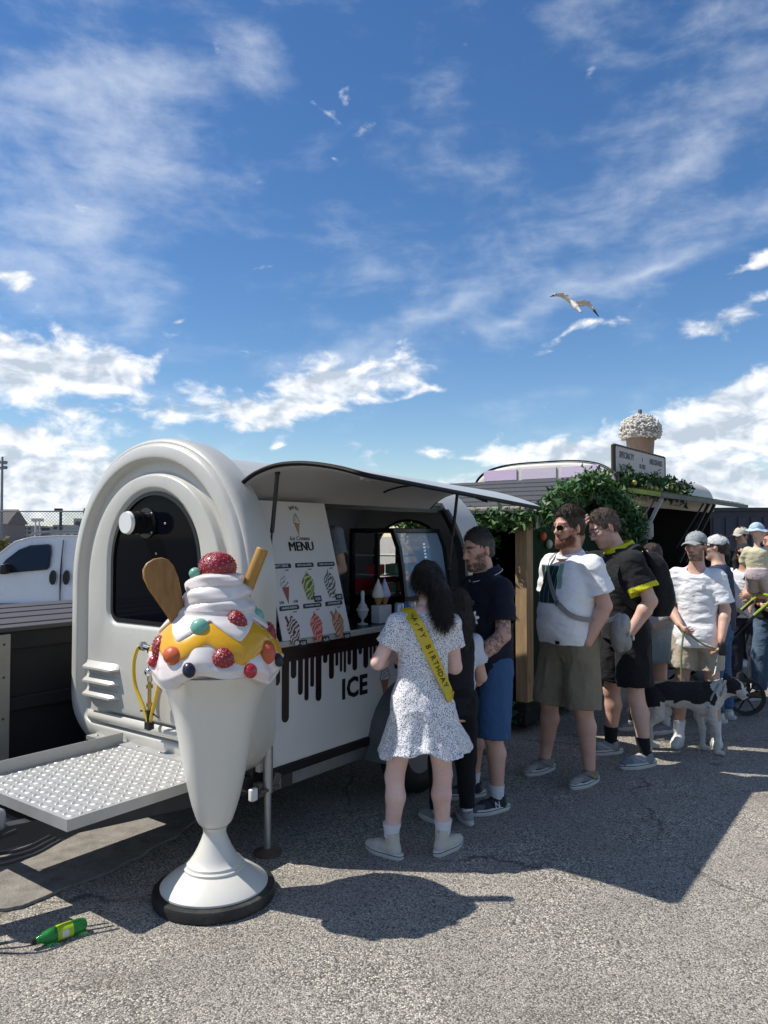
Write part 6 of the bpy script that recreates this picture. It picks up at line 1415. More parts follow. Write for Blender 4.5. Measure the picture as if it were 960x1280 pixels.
def cap_hat(o, J, mat, under=None, brim=.085, name='cap', yaw=0.0, up=0.0, round_brim=False):
    c, Rm, s = J['hc'], J['hR'], J['hs']; P = lambda x, y, z: c + Rm @ (A(x, y, z) * s); q = lambda *v: np.array(v) * s; S = SDF()
    S.ell(P(0, -.014, .044 + up), q(.086, .107, .088), 0, rot=Rm); S.ell(P(0, -.014, .040 + up), q(.079, .100, .081), 0, 'sub', rot=Rm); S.plane(P(0, 0, .034 + up), -Rm @ A(0, -.10, 1), J['hc'] - .3, J['hc'] + .3)
    h_ = sdf_obj(name, S, .0055, mat, o, wr=.0015, wf=(20, 20, 20)); mb = MB(); rings = []
    if round_brim:
        for r_, z in ((.088, .048), (.125, .030), (.148, .012), (.147, .008), (.12, .024), (.086, .042)):
            rings.append([tuple(P(r_ * math.cos(a) * .92, -.014 + r_ * math.sin(a) * 1.08, z + .006 * math.sin(5 * a))) for a in [2 * math.pi * k / 40 for k in range(40)]])
        mb.loft(rings, caps=False)
    else:
        for f_, dz in ((0, .0), (.35, .002), (.7, -.004), (1.0, -.014)):
            w = .074 * (1 - .18 * f_ ** 2); row = []
            for k in range(13):
                u = -1 + k / 6; row.append(tuple(P(u * w, .070 + (.082 + brim - .070) * f_ * (1 - .28 * u * u) - .03 * u * u * (1 - f_), .050 + up + dz - .022 * u * u)))
            rings.append(row)
        rings2 = [[tuple(np.array(p) - Rm @ A(0, 0, .005) * s) for p in r_] for r_ in rings[::-1]]
        mb.loft([a for a in rings] + rings2, caps=False, closed=False, loop=True)
    mb.build('brim', under or mat, h_)
    if not round_brim: mb = MB(); mb.ell(P(0, -.014, .133 + up), (.007, .007, .005), 8, 5); mb.build('button', mat, h_)
    return h_
def sunglasses(o, J, lens, frame, r_=.021, flat=1.0):
    c, Rm, s = J['hc'], J['hR'], J['hs']; P = lambda x, y, z: tuple(c + Rm @ (A(x, y, z) * s)); f = None
    root = MB(); root.tube([P(-.012, .106, .016), P(0, .110, .018), P(.012, .106, .016)], .0022 * s, 6)
    for e in (-1, 1): root.tube([P(e * .054, .086, .016), P(e * .070, .070, .016), P(e * .079, .0, .010), P(e * .080, -.02, .002)], .0022 * s, 6)
    g_ = root.build('glasses', frame, o)
    for e in (-1, 1):
        ol = [(e * .032 + r_ * 1.08 * math.cos(a) * (1 + .12 * math.cos(a) * -e), .006 + r_ * (.82 if math.sin(a) > 0 else 1.0) * math.sin(a)) for a in [2 * math.pi * k / 18 for k in range(18)]]
        yy = lambda x: .106 - 5.2 * x * x
        if lens is not None:
            mb = MB(); mb.loft([[P(x, yy(x), z) for x, z in ol], [P(x, yy(x) + .003, z) for x, z in ol]]); mb.build('lens', lens, g_)
        mb = MB(); mb.tube([P(x, yy(x) + .0015, z) for x, z in ol + ol[:1]], .0017 * s, 5); mb.build('rim', frame, g_)
def yaw_of(fx, fy): return math.atan2(-fx, fy)
# ================================================================ people
PALE, TAN, RUDDY = (.52, .33, .25), (.42, .24, .165), (.50, .29, .21)
WHITE_S = cloth_mat('white_cotton', (.80, .80, .81)); SOLE_W = M('sole_white', (.58, .57, .54), .6, var=.1, dirt=.3); SOCK_W = cloth_mat('white_sock', (.66, .66, .70)); SOCK_B = cloth_mat('black_sock', (.012, .012, .014))
def front_y(rows, x, z, sign=1, p=2.4):
    rows = np.asarray(rows); cx, cy, rx, ry = [np.interp(z, rows[:, 0], rows[:, j]) for j in (1, 2, 3, 4)]; u = min(.98, abs((x - cx) / rx)); return cy + sign * ry * (1 - u ** p) ** (1 / p), cx, cy, rx, ry
def surf(rows, x, z, sign=1, off=.006):
    y, cx, cy, rx, ry = front_y(rows, x, z, sign); n = nrm(A((x - cx) / rx ** 2, (y - cy) / ry ** 2, 0)); return A(x, y, z) + n * off, n

# ---- woman in spotted dress with sash, seen from behind
def woman():
    J = joints(1.535, lean=(.06, .05), feet=((-.165, 0, 38), (.160, 0, -48)), elbows=((-.238, .060, 1.165), (.252, .050, 1.125)), wrists=((-.10, .27, 1.16), (.12, .26, 1.14)), head=(14, -10, 0), headoff=(.0, .02, -.01), sw=.165, hipx=.025)
    loc, yaw = (.175, 4.06), R(10); s = J['s']
    rows = [(.80, .12, .09, 0), (.90, .165, .12, -.01), (1.0, .15, .105, -.005), (1.1, .128, .09, 0), (1.22, .135, .098, .005), (1.32, .15, .105, 0), (1.41, .152, .09, -.01), (1.47, .11, .07, -.012), (1.51, .06, .052, -.01)]
    o = make_body('woman in a black-and-white spotted dress with a yellow birthday sash, seen from behind', J, loc, yaw, (.60, .40, .34), .006, torso=rows, fem=1, arm=1.02, leg=1.08, colkw=dict(brow=(.03, .02, .02)), curl=(40, 40), neckr=.86)
    eyes(o, J)
    m, g, tc, b = custom('spotted_dress')
    v = g.n('ShaderNodeTexVoronoi', {'Vector': tc, 'Scale': 175.0, 'Randomness': .9}); n = g.n('ShaderNodeTexNoise', {'Vector': tc, 'Scale': 60.0, 'Detail': 2.0}).outputs[0]
    d = g.m('ADD', v.outputs['Distance'], g.m('MULTIPLY', g.m('SUBTRACT', n, .5), .35)); k = g.sstep(d, .32, .42); g.t.links.new(g.mix(k, (.012, .014, .03, 1), (.80, .80, .83, 1)), b.inputs['Base Color']); b.inputs['Roughness'].default_value = .85; b.inputs['Specular IOR Level'].default_value = .2
    w = g.n('ShaderNodeTexNoise', {'Vector': tc, 'Scale': 14.0, 'Detail': 3.0, 'Distortion': 1.0}).outputs[0]; bp = g.n('ShaderNodeBump', {'Height': w, 'Strength': .35, 'Distance': .02}); g.t.links.new(bp.outputs[0], b.inputs['Normal'])
    S = SDF()
    for i in (0, 1): sleeve(S, J, i, .56, .068, .082)
    dr = [(.635, .285, .225, .0, .02), (.69, .265, .205, 0, .02), (.78, .232, .172, -.008, .015), (.88, .205, .150, -.012, .012), (.98, .182, .130, -.006), (1.08, .156, .110, 0), (1.18, .155, .112, .004), (1.30, .170, .118, 0), (1.39, .168, .100, -.01), (1.45, .12, .084, -.012), (1.485, .08, .066, -.010)]
    R_ = rows_of(dr, J); zt = 1.02 * s; zb = .635 * s
    def mod(th, Z):
        f = np.clip((zt - Z) / (zt - zb), 0, 1) ** 1.6; return 1 + f * (.060 * np.sin(5 * th + .8) + .045 * np.sin(8 * th + 2.0) + .025 * np.sin(14 * th)) + .0 * Z
    S.stack(R_, .03 * s, mod=mod, p=2.2)
    S.stack([(r_[0] - (.02 if q == 0 else 0), r_[1], r_[2], r_[3] - .014, r_[4] - .014) for q, r_ in enumerate(R_[:3])], 0, 'sub', mod=mod, p=2.2)
    nb = J['neck']; S.cone(nb + A(0, .02, .0) * s, nb + A(0, .0, .13) * s, .066 * s, .075 * s, .008 * s, 'sub')
    def hem(V, Fc):   # uneven, lifted hem with a ruffle
        th = np.arctan2(V[:, 1], V[:, 0] - .02); f = np.clip((.80 * s - V[:, 2]) / (.2 * s), 0, 1); V = V.copy(); V[:, 2] += f * (.018 * np.sin(3 * th + 1.2) + .012 * np.sin(7 * th) + .022 * np.cos(th + .9) - .03 * np.clip(np.cos(th - .0), 0, 1)); return V
    dress = sdf_obj('dress', S, .007, m, o, wr=.0065, wf=(9, 9, 7), post=hem)
    # sash across the back, left shoulder to right hip
    ym = M('sash_yellow', (.60, .44, .012), .38, var=.08, vscale=12); pts = []; nn = []
    a0, a1 = (-.100, 1.475), (.165, .985)
    B = np.asarray(rows_of([(r_[0], r_[1] + .010, r_[2] + .012, r_[3]) + tuple(r_[4:]) for r_ in dr], J))
    for k in range(15):
        t = k / 14; z = (a0[1] + (a1[1] - a0[1]) * t) * s; x = (a0[0] + (a1[0] - a0[0]) * t) * s + .06 * s * max(0, (z / s - .95) / .55); p, n_ = surf(B, x, z, -1, .010); 
        if t < .12: n_ = nrm(n_ + A(0, 0, 1.2))
        pts.append(p); nn.append(n_)
    nf = lambda p: nn[int(np.argmin([np.linalg.norm(p - q) for q in pts]))]
    top = [pts[0] + A(.0, .10, .012) * s, pts[0] + A(.0, .05, .022) * s]; hip_ = [pts[-1] + A(.035, .07, -.03) * s, pts[-1] + A(.045, .16, -.05) * s]
    sash = ribbon('sash', top + pts + hip_, .062, .003, ym, o, lambda p: nf(p) if p[2] < pts[0][2] else nrm(A(-.2, -.3, 1)), 4)
    ink = M('sash_ink', (.012, .010, .008), .5); word = 'HAPPY BIRTHDAY '; ar = [0]
    for k in range(14): ar.append(ar[-1] + np.linalg.norm(pts[k + 1] - pts[k]))
    for q, ch in enumerate(word):
        if ch == ' ': continue
        u = ar[-1] * (.05 + .93 * (q + .5) / len(word)); k = min(13, int(np.searchsorted(ar, u)) - 1); t = (u - ar[k]) / (ar[k + 1] - ar[k]); p = pts[k] + (pts[k + 1] - pts[k]) * t; d_ = nrm(pts[k + 1] - pts[k]); n_ = nrm(nn[k] - d_ * (d_ @ nn[k])); text(ch, .040, ink, sash, tuple(p + n_ * .0035), tuple(d_), tuple(np.cross(n_, d_)), name='letter', depth=.001, bold=.01)
    # dark hair: cap plus pony tail
    hm = hair_mat('dark_brown_hair', (.014, .009, .007)); c, Rm, hs = J['hc'], J['hR'], J['hs']; P = lambda x, y, z: c + Rm @ (A(x, y, z) * hs); S = SDF()
    S.ell(P(0, -.022, .036), np.array((.092, .106, .098)) * hs, .01, rot=Rm); S.ell(P(0, -.09, -.012), np.array((.066, .04, .055)) * hs, .03, rot=Rm); S.ell(P(0, .12, -.03), np.array((.088, .085, .105)) * hs, .012, 'sub', rot=Rm)
    for e in (-1, 1): S.ell(P(e * .09, .05, -.075), np.array((.05, .07, .06)) * hs, .01, 'sub', rot=Rm)
    S.chain([P(.0, -.115, -.02), P(.01, -.145, -.07), P(.015, -.15, -.15), P(.02, -.145, -.23), P(.03, -.14, -.275)], [.045 * hs, .058 * hs, .060 * hs, .050 * hs, .018 * hs], .02)
    hr = sdf_obj('hair', S, .006, hm, o, wr=.006, wf=(48, 48, 9)); me = hr.data; V = np.array([v.co[:] for v in me.vertices]); N = np.array([v.normal[:] for v in me.vertices]); fl = np.tile(A(0, -.1, -1.4), (len(V), 1)); blades(hr, hm, V, N, fl, 5000, .06, .0020, 4)
    mb = MB(); mb.box(P(0, -.136, -.005), (.055, .015, .016)); mb.build('hair_clip', M('clip_bronze', (.12, .07, .03), .3, .6), hr, bevel=.004)
    cv = cloth_mat('cream_canvas', (.56, .52, .45), fold=.2); tr_ = M('shoe_black_line', (.02, .02, .02), .6)
    for i in (0, 1): shoe(o, J, i, cv, SOLE_W, SOCK_W, high=.155, trim=tr_, sockz=.205, sr=1.14)
    return o
woman()
# ---- child with long dark hair beyond the woman
def child():
    J = joints(1.33, feet=((-.13, .06, 20), (.09, -.02, -6)), elbows=((-.22, .04, 1.14), (.24, .02, 1.12)), wrists=((-.18, .22, 1.05), (.2, .2, 1.0)), head=(10, -6, 0), hs=1.14, headoff=(0, 0, .02), sw=.155)
    s = J['s']; o = make_body('child in black leggings with long dark hair and a flower hair clip', J, (.415, 4.50), R(20), PALE, .008, fem=1, leg=.85)
    eyes(o, J); shirt(o, J, 'shirt', cloth_mat('child_top', (0, 0, 0), attr=True), frac=.6, vox=.009, g_=.9, colfn=lambda V: np.where((np.abs(V[:, 0]) > .125 * s)[:, None], A(.56, .60, .68), A(.015, .015, .02)))
    shorts(o, J, 'leggings', cloth_mat('black_leggings', (.008, .008, .010)), .92, .094, .080, leg_to_ankle=True, r2=.060, rows=[(.82, .14, .105, 0), (.9, .172, .125, 0), (1.0, .17, .12, 0), (1.08, .16, .112, 0)])
    gs = cloth_mat('grey_sneaker', (.26, .27, .28)); 
    for i in (0, 1): shoe(o, J, i, gs, SOLE_W, SOCK_W, high=.10, sockz=.15)
    hm = hair_mat('dark_brown_hair', (.014, .009, .007)) ; c, Rm, hs = J['hc'], J['hR'], J['hs']; P = lambda x, y, z: c + Rm @ (A(x, y, z) * hs); S = SDF()
    S.ell(P(0, -.022, .036), np.array((.092, .106, .098)) * hs, .01, rot=Rm); S.ell(P(0, .12, -.03), np.array((.088, .085, .105)) * hs, .012, 'sub', rot=Rm)
    S.chain([P(.0, -.06, .0), P(0, -.075, -.1), P(0, -.075, -.25)], [.085 * hs, .09 * hs, .06 * hs], .03, flat=(Rm @ A(0, 1, 0), .6))
    hr = sdf_obj('hair', S, .007, hm, o, wr=.005, wf=(45, 45, 8)); me = hr.data; V = np.array([v.co[:] for v in me.vertices]); N = np.array([v.normal[:] for v in me.vertices]); blades(hr, hm, V, N, np.tile(A(0, -.1, -1.4), (len(V), 1)), 1300, .04, .0022, 5)
    # white lily clip
    fc = P(.098, -.055, -.085); pet = M('petal', (.66, .58, .58), .5, var=.08); fr = MB(); out = nrm(A(.25, -1, .25)); u = nrm(np.cross(out, A(0, 0, 1))); v = np.cross(u, out); fl = None
    mb = MB(); mb.ell(fc + out * .012, (.007, .007, .007), 8, 6); fl = mb.build('flower', M('flower_heart', (.45, .12, .16), .5), o)
    for k in range(6):
        a = k * math.pi / 3; d = u * math.cos(a) + v * math.sin(a); w = np.cross(out, d); mb = MB(); rr = [fc + d * r_ + out * (.018 * math.sin(r_ * 40)) for r_ in (.004, .018, .032, .044)]; ws = (.004, .011, .010, .002)
        mb.loft([[tuple(p - w * q), tuple(p + out * .003), tuple(p + w * q), tuple(p - out * .002)] for p, q in zip(rr, ws)]); mb.build('petal', pet, fl)
child()
# ---- man in navy polo
def man_polo():
    J = joints(1.705, lean=(0, .015), feet=((-.15, .02, 4), (.15, .02, -8)), elbows=((-.262, .045, 1.13), (.262, .045, 1.13)), wrists=((-.075, .215, .890), (.085, .225, .875)), head=(6, -10, 0), headoff=(0, .035, -.012), sw=.182, hs=1.06)
    s = J['s']; o = make_body('bearded man in navy polo shirt and denim shorts with a tattooed forearm', J, (.645, 4.84), yaw_of(-.91, -.41), (.46, .275, .21), .0055, g_=1.05, arm=1.12, leg=1.08, hdir=((.42, .35, -.85), (-.35, .3, -.9)), pn=(A(.5, -.8, -.1), A(-.5, -.8, -.1)), curl=(28, 30), colkw=dict(beard=(.045, .032, .028), brow=(.035, .025, .02), tattoo=(0, 1), stub=.85), neckr=1.12)
    eyes(o, J)
    pr = [(.83, .186, .148, .0), (.90, .190, .156, .006), (1.02, .192, .164, .018), (1.14, .192, .164, .018), (1.26, .196, .156, .010), (1.35, .204, .146, 0), (1.42, .196, .126, -.010), (1.47, .142, .098, -.012), (1.505, .09, .080, -.008)]
    nm = cloth_mat('navy_pique', (.010, .012, .024), fine=1.0); sh = shirt(o, J, 'polo_shirt', nm, pr, .72, .082, .092, wr=.006, seed=2)
    # collar with white tipping
    nb = J['neck'] + A(0, .004, .012) * s
    def ring(r_, z, dz): return [tuple(nb + A(r_ * math.cos(a), r_ * 1.02 * math.sin(a) + .012 * s * math.sin(a), z + dz * math.sin(a))) for a in [2 * math.pi * k / 36 + math.pi / 2 for k in range(36)]]
    mb = MB(); mb.loft([ring(.068 * s, .062 * s, -.028 * s), ring(.078 * s, .046 * s, -.034 * s), ring(.096 * s, .010 * s, -.042 * s), ring(.090 * s, .008 * s, -.042 * s), ring(.066 * s, .05 * s, -.03 * s)], caps=False); cl = mb.build('collar', nm, sh)
    mb = MB(); mb.tube(ring(.0985 * s, .013 * s, -.042 * s)[1:], .0030, 6); mb.build('white_tipping', M('tipping', (.6, .6, .6), .7), cl)
    R_ = np.asarray(rows_of(pr, J)); 
    for k in range(2): p, n_ = surf(R_, .0, (1.40 - k * .05) * s, 1, .008); mb = MB(); mb.ell(p, (.006, .004, .006), 8, 5); mb.build('button', INK, sh)
    p, n_ = surf(R_, -.085, 1.325 * s, 1, .012); mb = MB(); mb.tube([tuple(p + A(.011 * math.cos(a), 0, .011 * math.sin(a))) for a in [k * .5 for k in range(11)]], .002, 5); mb.build('chest_logo', M('logo_grey', (.45, .46, .48), .6), sh)
    dm = cloth_mat('denim_blue', (.040, .10, .22), fine=1.5); st = shorts(o, J, 'denim_shorts', dm, .455, .118, .112, wr=.007, seed=3)
    short_hair(o, J, hair_mat('greying_dark_hair', (.045, .041, .039)), vol=.005, top=.014, nape=-.05, seed=3, recede=.022, L_=.010, n=1500, fade=((.040, .035, .032), (.10, .088, .080))); beard_blades(o, J, hair_mat('greying_dark_hair', (.045, .041, .039)), 1100)
    gm = None; lg = M('shoe_logo', (.55, .55, .55), .6)
    for i in (0, 1): shoe(o, J, i, gm, SOLE_W, SOCK_W, high=.10, trim=M('shoe_black_line', (.02, .02, .02), .6), sockz=.165, logo=('N', -1 if i == 0 else 1, lg), cols=((.030, .032, .040), (.11, .112, .12), (.018, .018, .022)))
man_polo()
# ---- man in white T-shirt with cross-body bag
def man_white():
    J = joints(1.850, lean=(0, -.01), feet=((-.175, .02, 6), (.175, .06, 4)), elbows=((-.240, -.065, 1.155), (.240, -.06, 1.15)), wrists=((-.190, .045, .915), (.190, .05, .915)), head=(-4, -2, 0), headoff=(0, .012, 0), sw=.180, hs=1.05)
    s = J['s']; o = make_body('ginger-bearded man in sunglasses, white printed T-shirt and khaki shorts', J, (1.295, 5.38), yaw_of(-.82, -.57), (.47, .265, .195), .0058, g_=1.06, arm=1.12, leg=1.10, hands=(False, False), hdir=((.12, .12, -1), (-.1, .1, -1)), colkw=dict(beard=(.20, .075, .035), brow=(.14, .06, .03), stub=.9), neckr=1.15)
    eyes(o, J)
    pr = [(.90, .216, .184, .012), (.98, .214, .194, .026), (1.08, .208, .190, .034), (1.18, .206, .180, .026), (1.28, .206, .164, .010), (1.36, .208, .150, 0), (1.43, .198, .128, -.010), (1.48, .142, .098, -.014), (1.515, .09, .082, -.010)]
    m, g, tc, b = custom('printed_white_tee')
    sp = g.n('ShaderNodeSeparateXYZ', {0: tc}).outputs; x, y, z = sp
    def band(v, a, c, w=.006): return g.m('MULTIPLY', g.sstep(v, a - w, a + w), g.m('SUBTRACT', 1.0, g.sstep(v, c - w, c + w)))
    xx = g.m('ADD', x, g.m('MULTIPLY', g.m('SUBTRACT', z, 1.35), -.12)); k1 = g.m('MULTIPLY', g.m('MULTIPLY', band(xx, -.02, .19), band(z, 1.20, 1.455)), g.sstep(y, .02, .04)); k2 = g.m('MULTIPLY', g.m('MULTIPLY', band(xx, -.06, -.022), band(z, 1.30, 1.47)), g.sstep(y, .02, .04))
    wv = g.n('ShaderNodeTexWave', {'Vector': tc, 'Scale': 3.2, 'Distortion': 6.0, 'Detail': 1.0}).outputs[0]; ln = band(wv, .47, .53, .02)
    c = g.mix(k1, (.80, .80, .81, 1), g.mix(ln, (.012, .045, .045, 1), (.45, .52, .50, 1))); c = g.mix(k2, c, (.22, .38, .30, 1)); g.t.links.new(c, b.inputs['Base Color']); b.inputs['Roughness'].default_value = .85; b.inputs['Specular IOR Level'].default_value = .2
    w = g.n('ShaderNodeTexNoise', {'Vector': tc, 'Scale': 12.0, 'Detail': 3.0, 'Distortion': 1.0}).outputs[0]; bp = g.n('ShaderNodeBump', {'Height': w, 'Strength': .4, 'Distance': .02}); g.t.links.new(bp.outputs[0], b.inputs['Normal'])
    sh = shirt(o, J, 'printed_t_shirt', m, pr, .68, .086, .100, wr=.008, seed=5, g_=.92, vox=.007); R_ = np.asarray(rows_of(pr, J, .92))
    nb = J['neck'] + A(0, .012, .012) * s; mb = MB(); mb.loft([[tuple(nb + A(r_ * math.cos(a), r_ * math.sin(a) + .01 * math.sin(a), z + dz * math.sin(a))) for a in [2 * math.pi * k / 36 for k in range(36)]] for r_, z, dz in ((.072 * s, .026 * s, -.022 * s), (.077 * s, .027 * s, -.022 * s), (.090 * s, .008 * s, -.028 * s), (.084 * s, .004 * s, -.028 * s))], caps=False); mb.build('neckband', WHITE_S, sh)
    p, n_ = surf(R_, -.06, .915 * s, 1, .012); mb = MB(); mb.box(p, (.035, .004, .022)); mb.build('hem_tag', INK, sh)
    kh = cloth_mat('khaki_twill', (.225, .188, .130)); st = shorts(o, J, 'khaki_shorts', kh, .475, .124, .118, wr=.009, seed=6, rows=[(.80, .16, .12, -.004), (.88, .19, .145, 0), (.96, .188, .150, .004), (1.02, .18, .14, .004)])
    short_hair(o, J, hair_mat('brown_hair', (.040, .026, .018)), vol=.012, top=.018, nape=-.045, seed=7, recede=.014, n=2400, L_=.018, fade=((.050, .032, .022), (.085, .055, .038)))
    # fuller ginger beard
    c_, Rm, hs = J['hc'], J['hR'], J['hs']; P = lambda x, y, z: c_ + Rm @ (A(x, y, z) * hs); S = SDF(); S.cone(P(-.050, .030, -.075), P(0, .074, -.100), .030 * hs, .030 * hs, .01); S.cone(P(.050, .030, -.075), P(0, .074, -.100), .030 * hs, .030 * hs, .01); S.ell(P(0, .095, -.052), np.array((.028, .020, .020)) * hs, .004, 'sub', rot=Rm)
    bm = hair_mat('ginger_beard', (.17, .062, .028)); be = sdf_obj('beard', S, .0055, bm, o, wr=.003, wf=(70, 70, 40)); me = be.data; V = np.array([v.co[:] for v in me.vertices]); N = np.array([v.normal[:] for v in me.vertices]); blades(be, bm, V, N, np.tile(A(0, .2, -.8), (len(V), 1)), 700, .012, .0018, 9)
    sunglasses(o, J, M('dark_lens', (.006, .006, .008), .06, var=0), M('glasses_gold', (.10, .07, .03), .3, .8))
    sg = cloth_mat('grey_trainer', (.20, .185, .165)); nv = M('trainer_navy', (.012, .014, .028), .6)
    for i in (0, 1):
        sx = shoe(o, J, i, sg, SOLE_W, None, high=.09, trim=nv, cols=((.22, .20, .175), (.30, .28, .25), (.14, .13, .12))); Ak = J['Ak'][i]; f = J['fy'][i]; rt = A(f[1], -f[0], 0); O = A(Ak[0], Ak[1], 0); mb = MB(); mb.loft([[tuple(O + (rt * u * q + f * y + A(0, 0, z)) * s) for u, y, z in ((-.050, .06, .028), (-.045, .13, .028), (0, .196, .028), (.045, .13, .028), (.050, .06, .028))] for q, dz in ((1, 0),)] + [[tuple(O + (rt * u * .96 + f * y + A(0, 0, z)) * s) for u, y, z in ((-.048, .06, .042), (-.045, .13, .048), (0, .192, .050), (.045, .13, .048), (.048, .06, .042))]], caps=False, closed=False); mb.build('mudguard', nv, sx)
        tx = O + (rt * (-.046 if i == 0 else .046) + f * .03 + A(0, 0, .062)) * s; sd = -1 if i == 0 else 1; mb = MB(); mb.prism([(-.05, .02), (-.02, -.014), (.05, .022), (-.015, .002)], lambda u, v, t: tuple(tx + (f * u * 1.0 + A(0, 0, v) + rt * sd * t) * s), -.002, .006); mb.build('tick_logo', M('tick_gold', (.40, .28, .08), .5), sx, False)
    # bag (a thing of its own) worn on his left hip
    yaw = yaw_of(-.82, -.57); bag = empty('shoulder_bag', (1.295, 5.38, 0), yaw); tag(bag, 'pale grey cross-body bag hanging at the hip of the man in sunglasses', 'bag')
    gb = cloth_mat('bag_grey', (.27, .26, .245), rough=.6); S = SDF(); bc = A(-.270, -.185, 1.0); u_ = nrm(A(.62, -.78, 0)); n_ = nrm(A(-.78, -.62, 0)); Rb = np.stack([u_, n_, A(0, 0, 1)], 1)
    S.ell(bc, (.125, .062, .135), .02, rot=Rb); S.ell(bc + n_ * .05 + A(0, 0, -.06), (.085, .035, .06), .015, rot=Rb); bg = sdf_obj('pouch', S, .006, gb, bag, wr=.004, wf=(14, 14, 14)); bg.location = (0, 0, 0)
    mb = MB(); mb.tube([tuple(bc + n_ * (.064 if abs(t) < .8 else .055) + u_ * .10 * t + A(0, 0, .02 - .03 * t * t)) for t in [-1 + k / 5 for k in range(11)]], .004, 6); mb.build('zip', M('zip_grey', (.16, .16, .16), .5), bag)
    fr = [A(.105, -.04, 1.500) * s, A(.100, .045, 1.488) * s]
    for x, z in ((.085, 1.42), (.045, 1.34), (-.005, 1.26), (-.065, 1.18), (-.125, 1.12), (-.170, 1.085)): fr.append(surf(R_, x * s, z * s, 1, .016)[0])
    fr += [A(-.222, .02, 1.065) * s, A(-.262, -.08, 1.065) * s, A(-.285, -.15, 1.09) * s]
    ribbon('strap', fr, .034, .004, gb, bag, lambda p: nrm(A(p[0], p[1] + .02, .35 if p[2] > 1.45 * s else .0)), 6)
    S = SDF(); S.ell(bc + n_ * .030 + A(0, 0, .055), (.112, .045, .075), .01, rot=Rb); sdf_obj('flap', S, .006, cloth_mat('bag_flap', (.31, .30, .285), rough=.6), bag, wr=.003, wf=(14, 14, 14))
    mb = MB(); mb.box(bc + n_ * .088 + A(0, 0, -.03), (.02, .02, .035)); mb.build('clasp', GALV, bag, bevel=.004)
    mb = MB(); mb.box(surf(R_, -.065 * s, 1.18 * s, 1, .022)[0], (.045, .012, .03), Matrix.Rotation(R(45), 3, 'Y')); mb.build('buckle', GALV, bag, bevel=.004)
man_white()
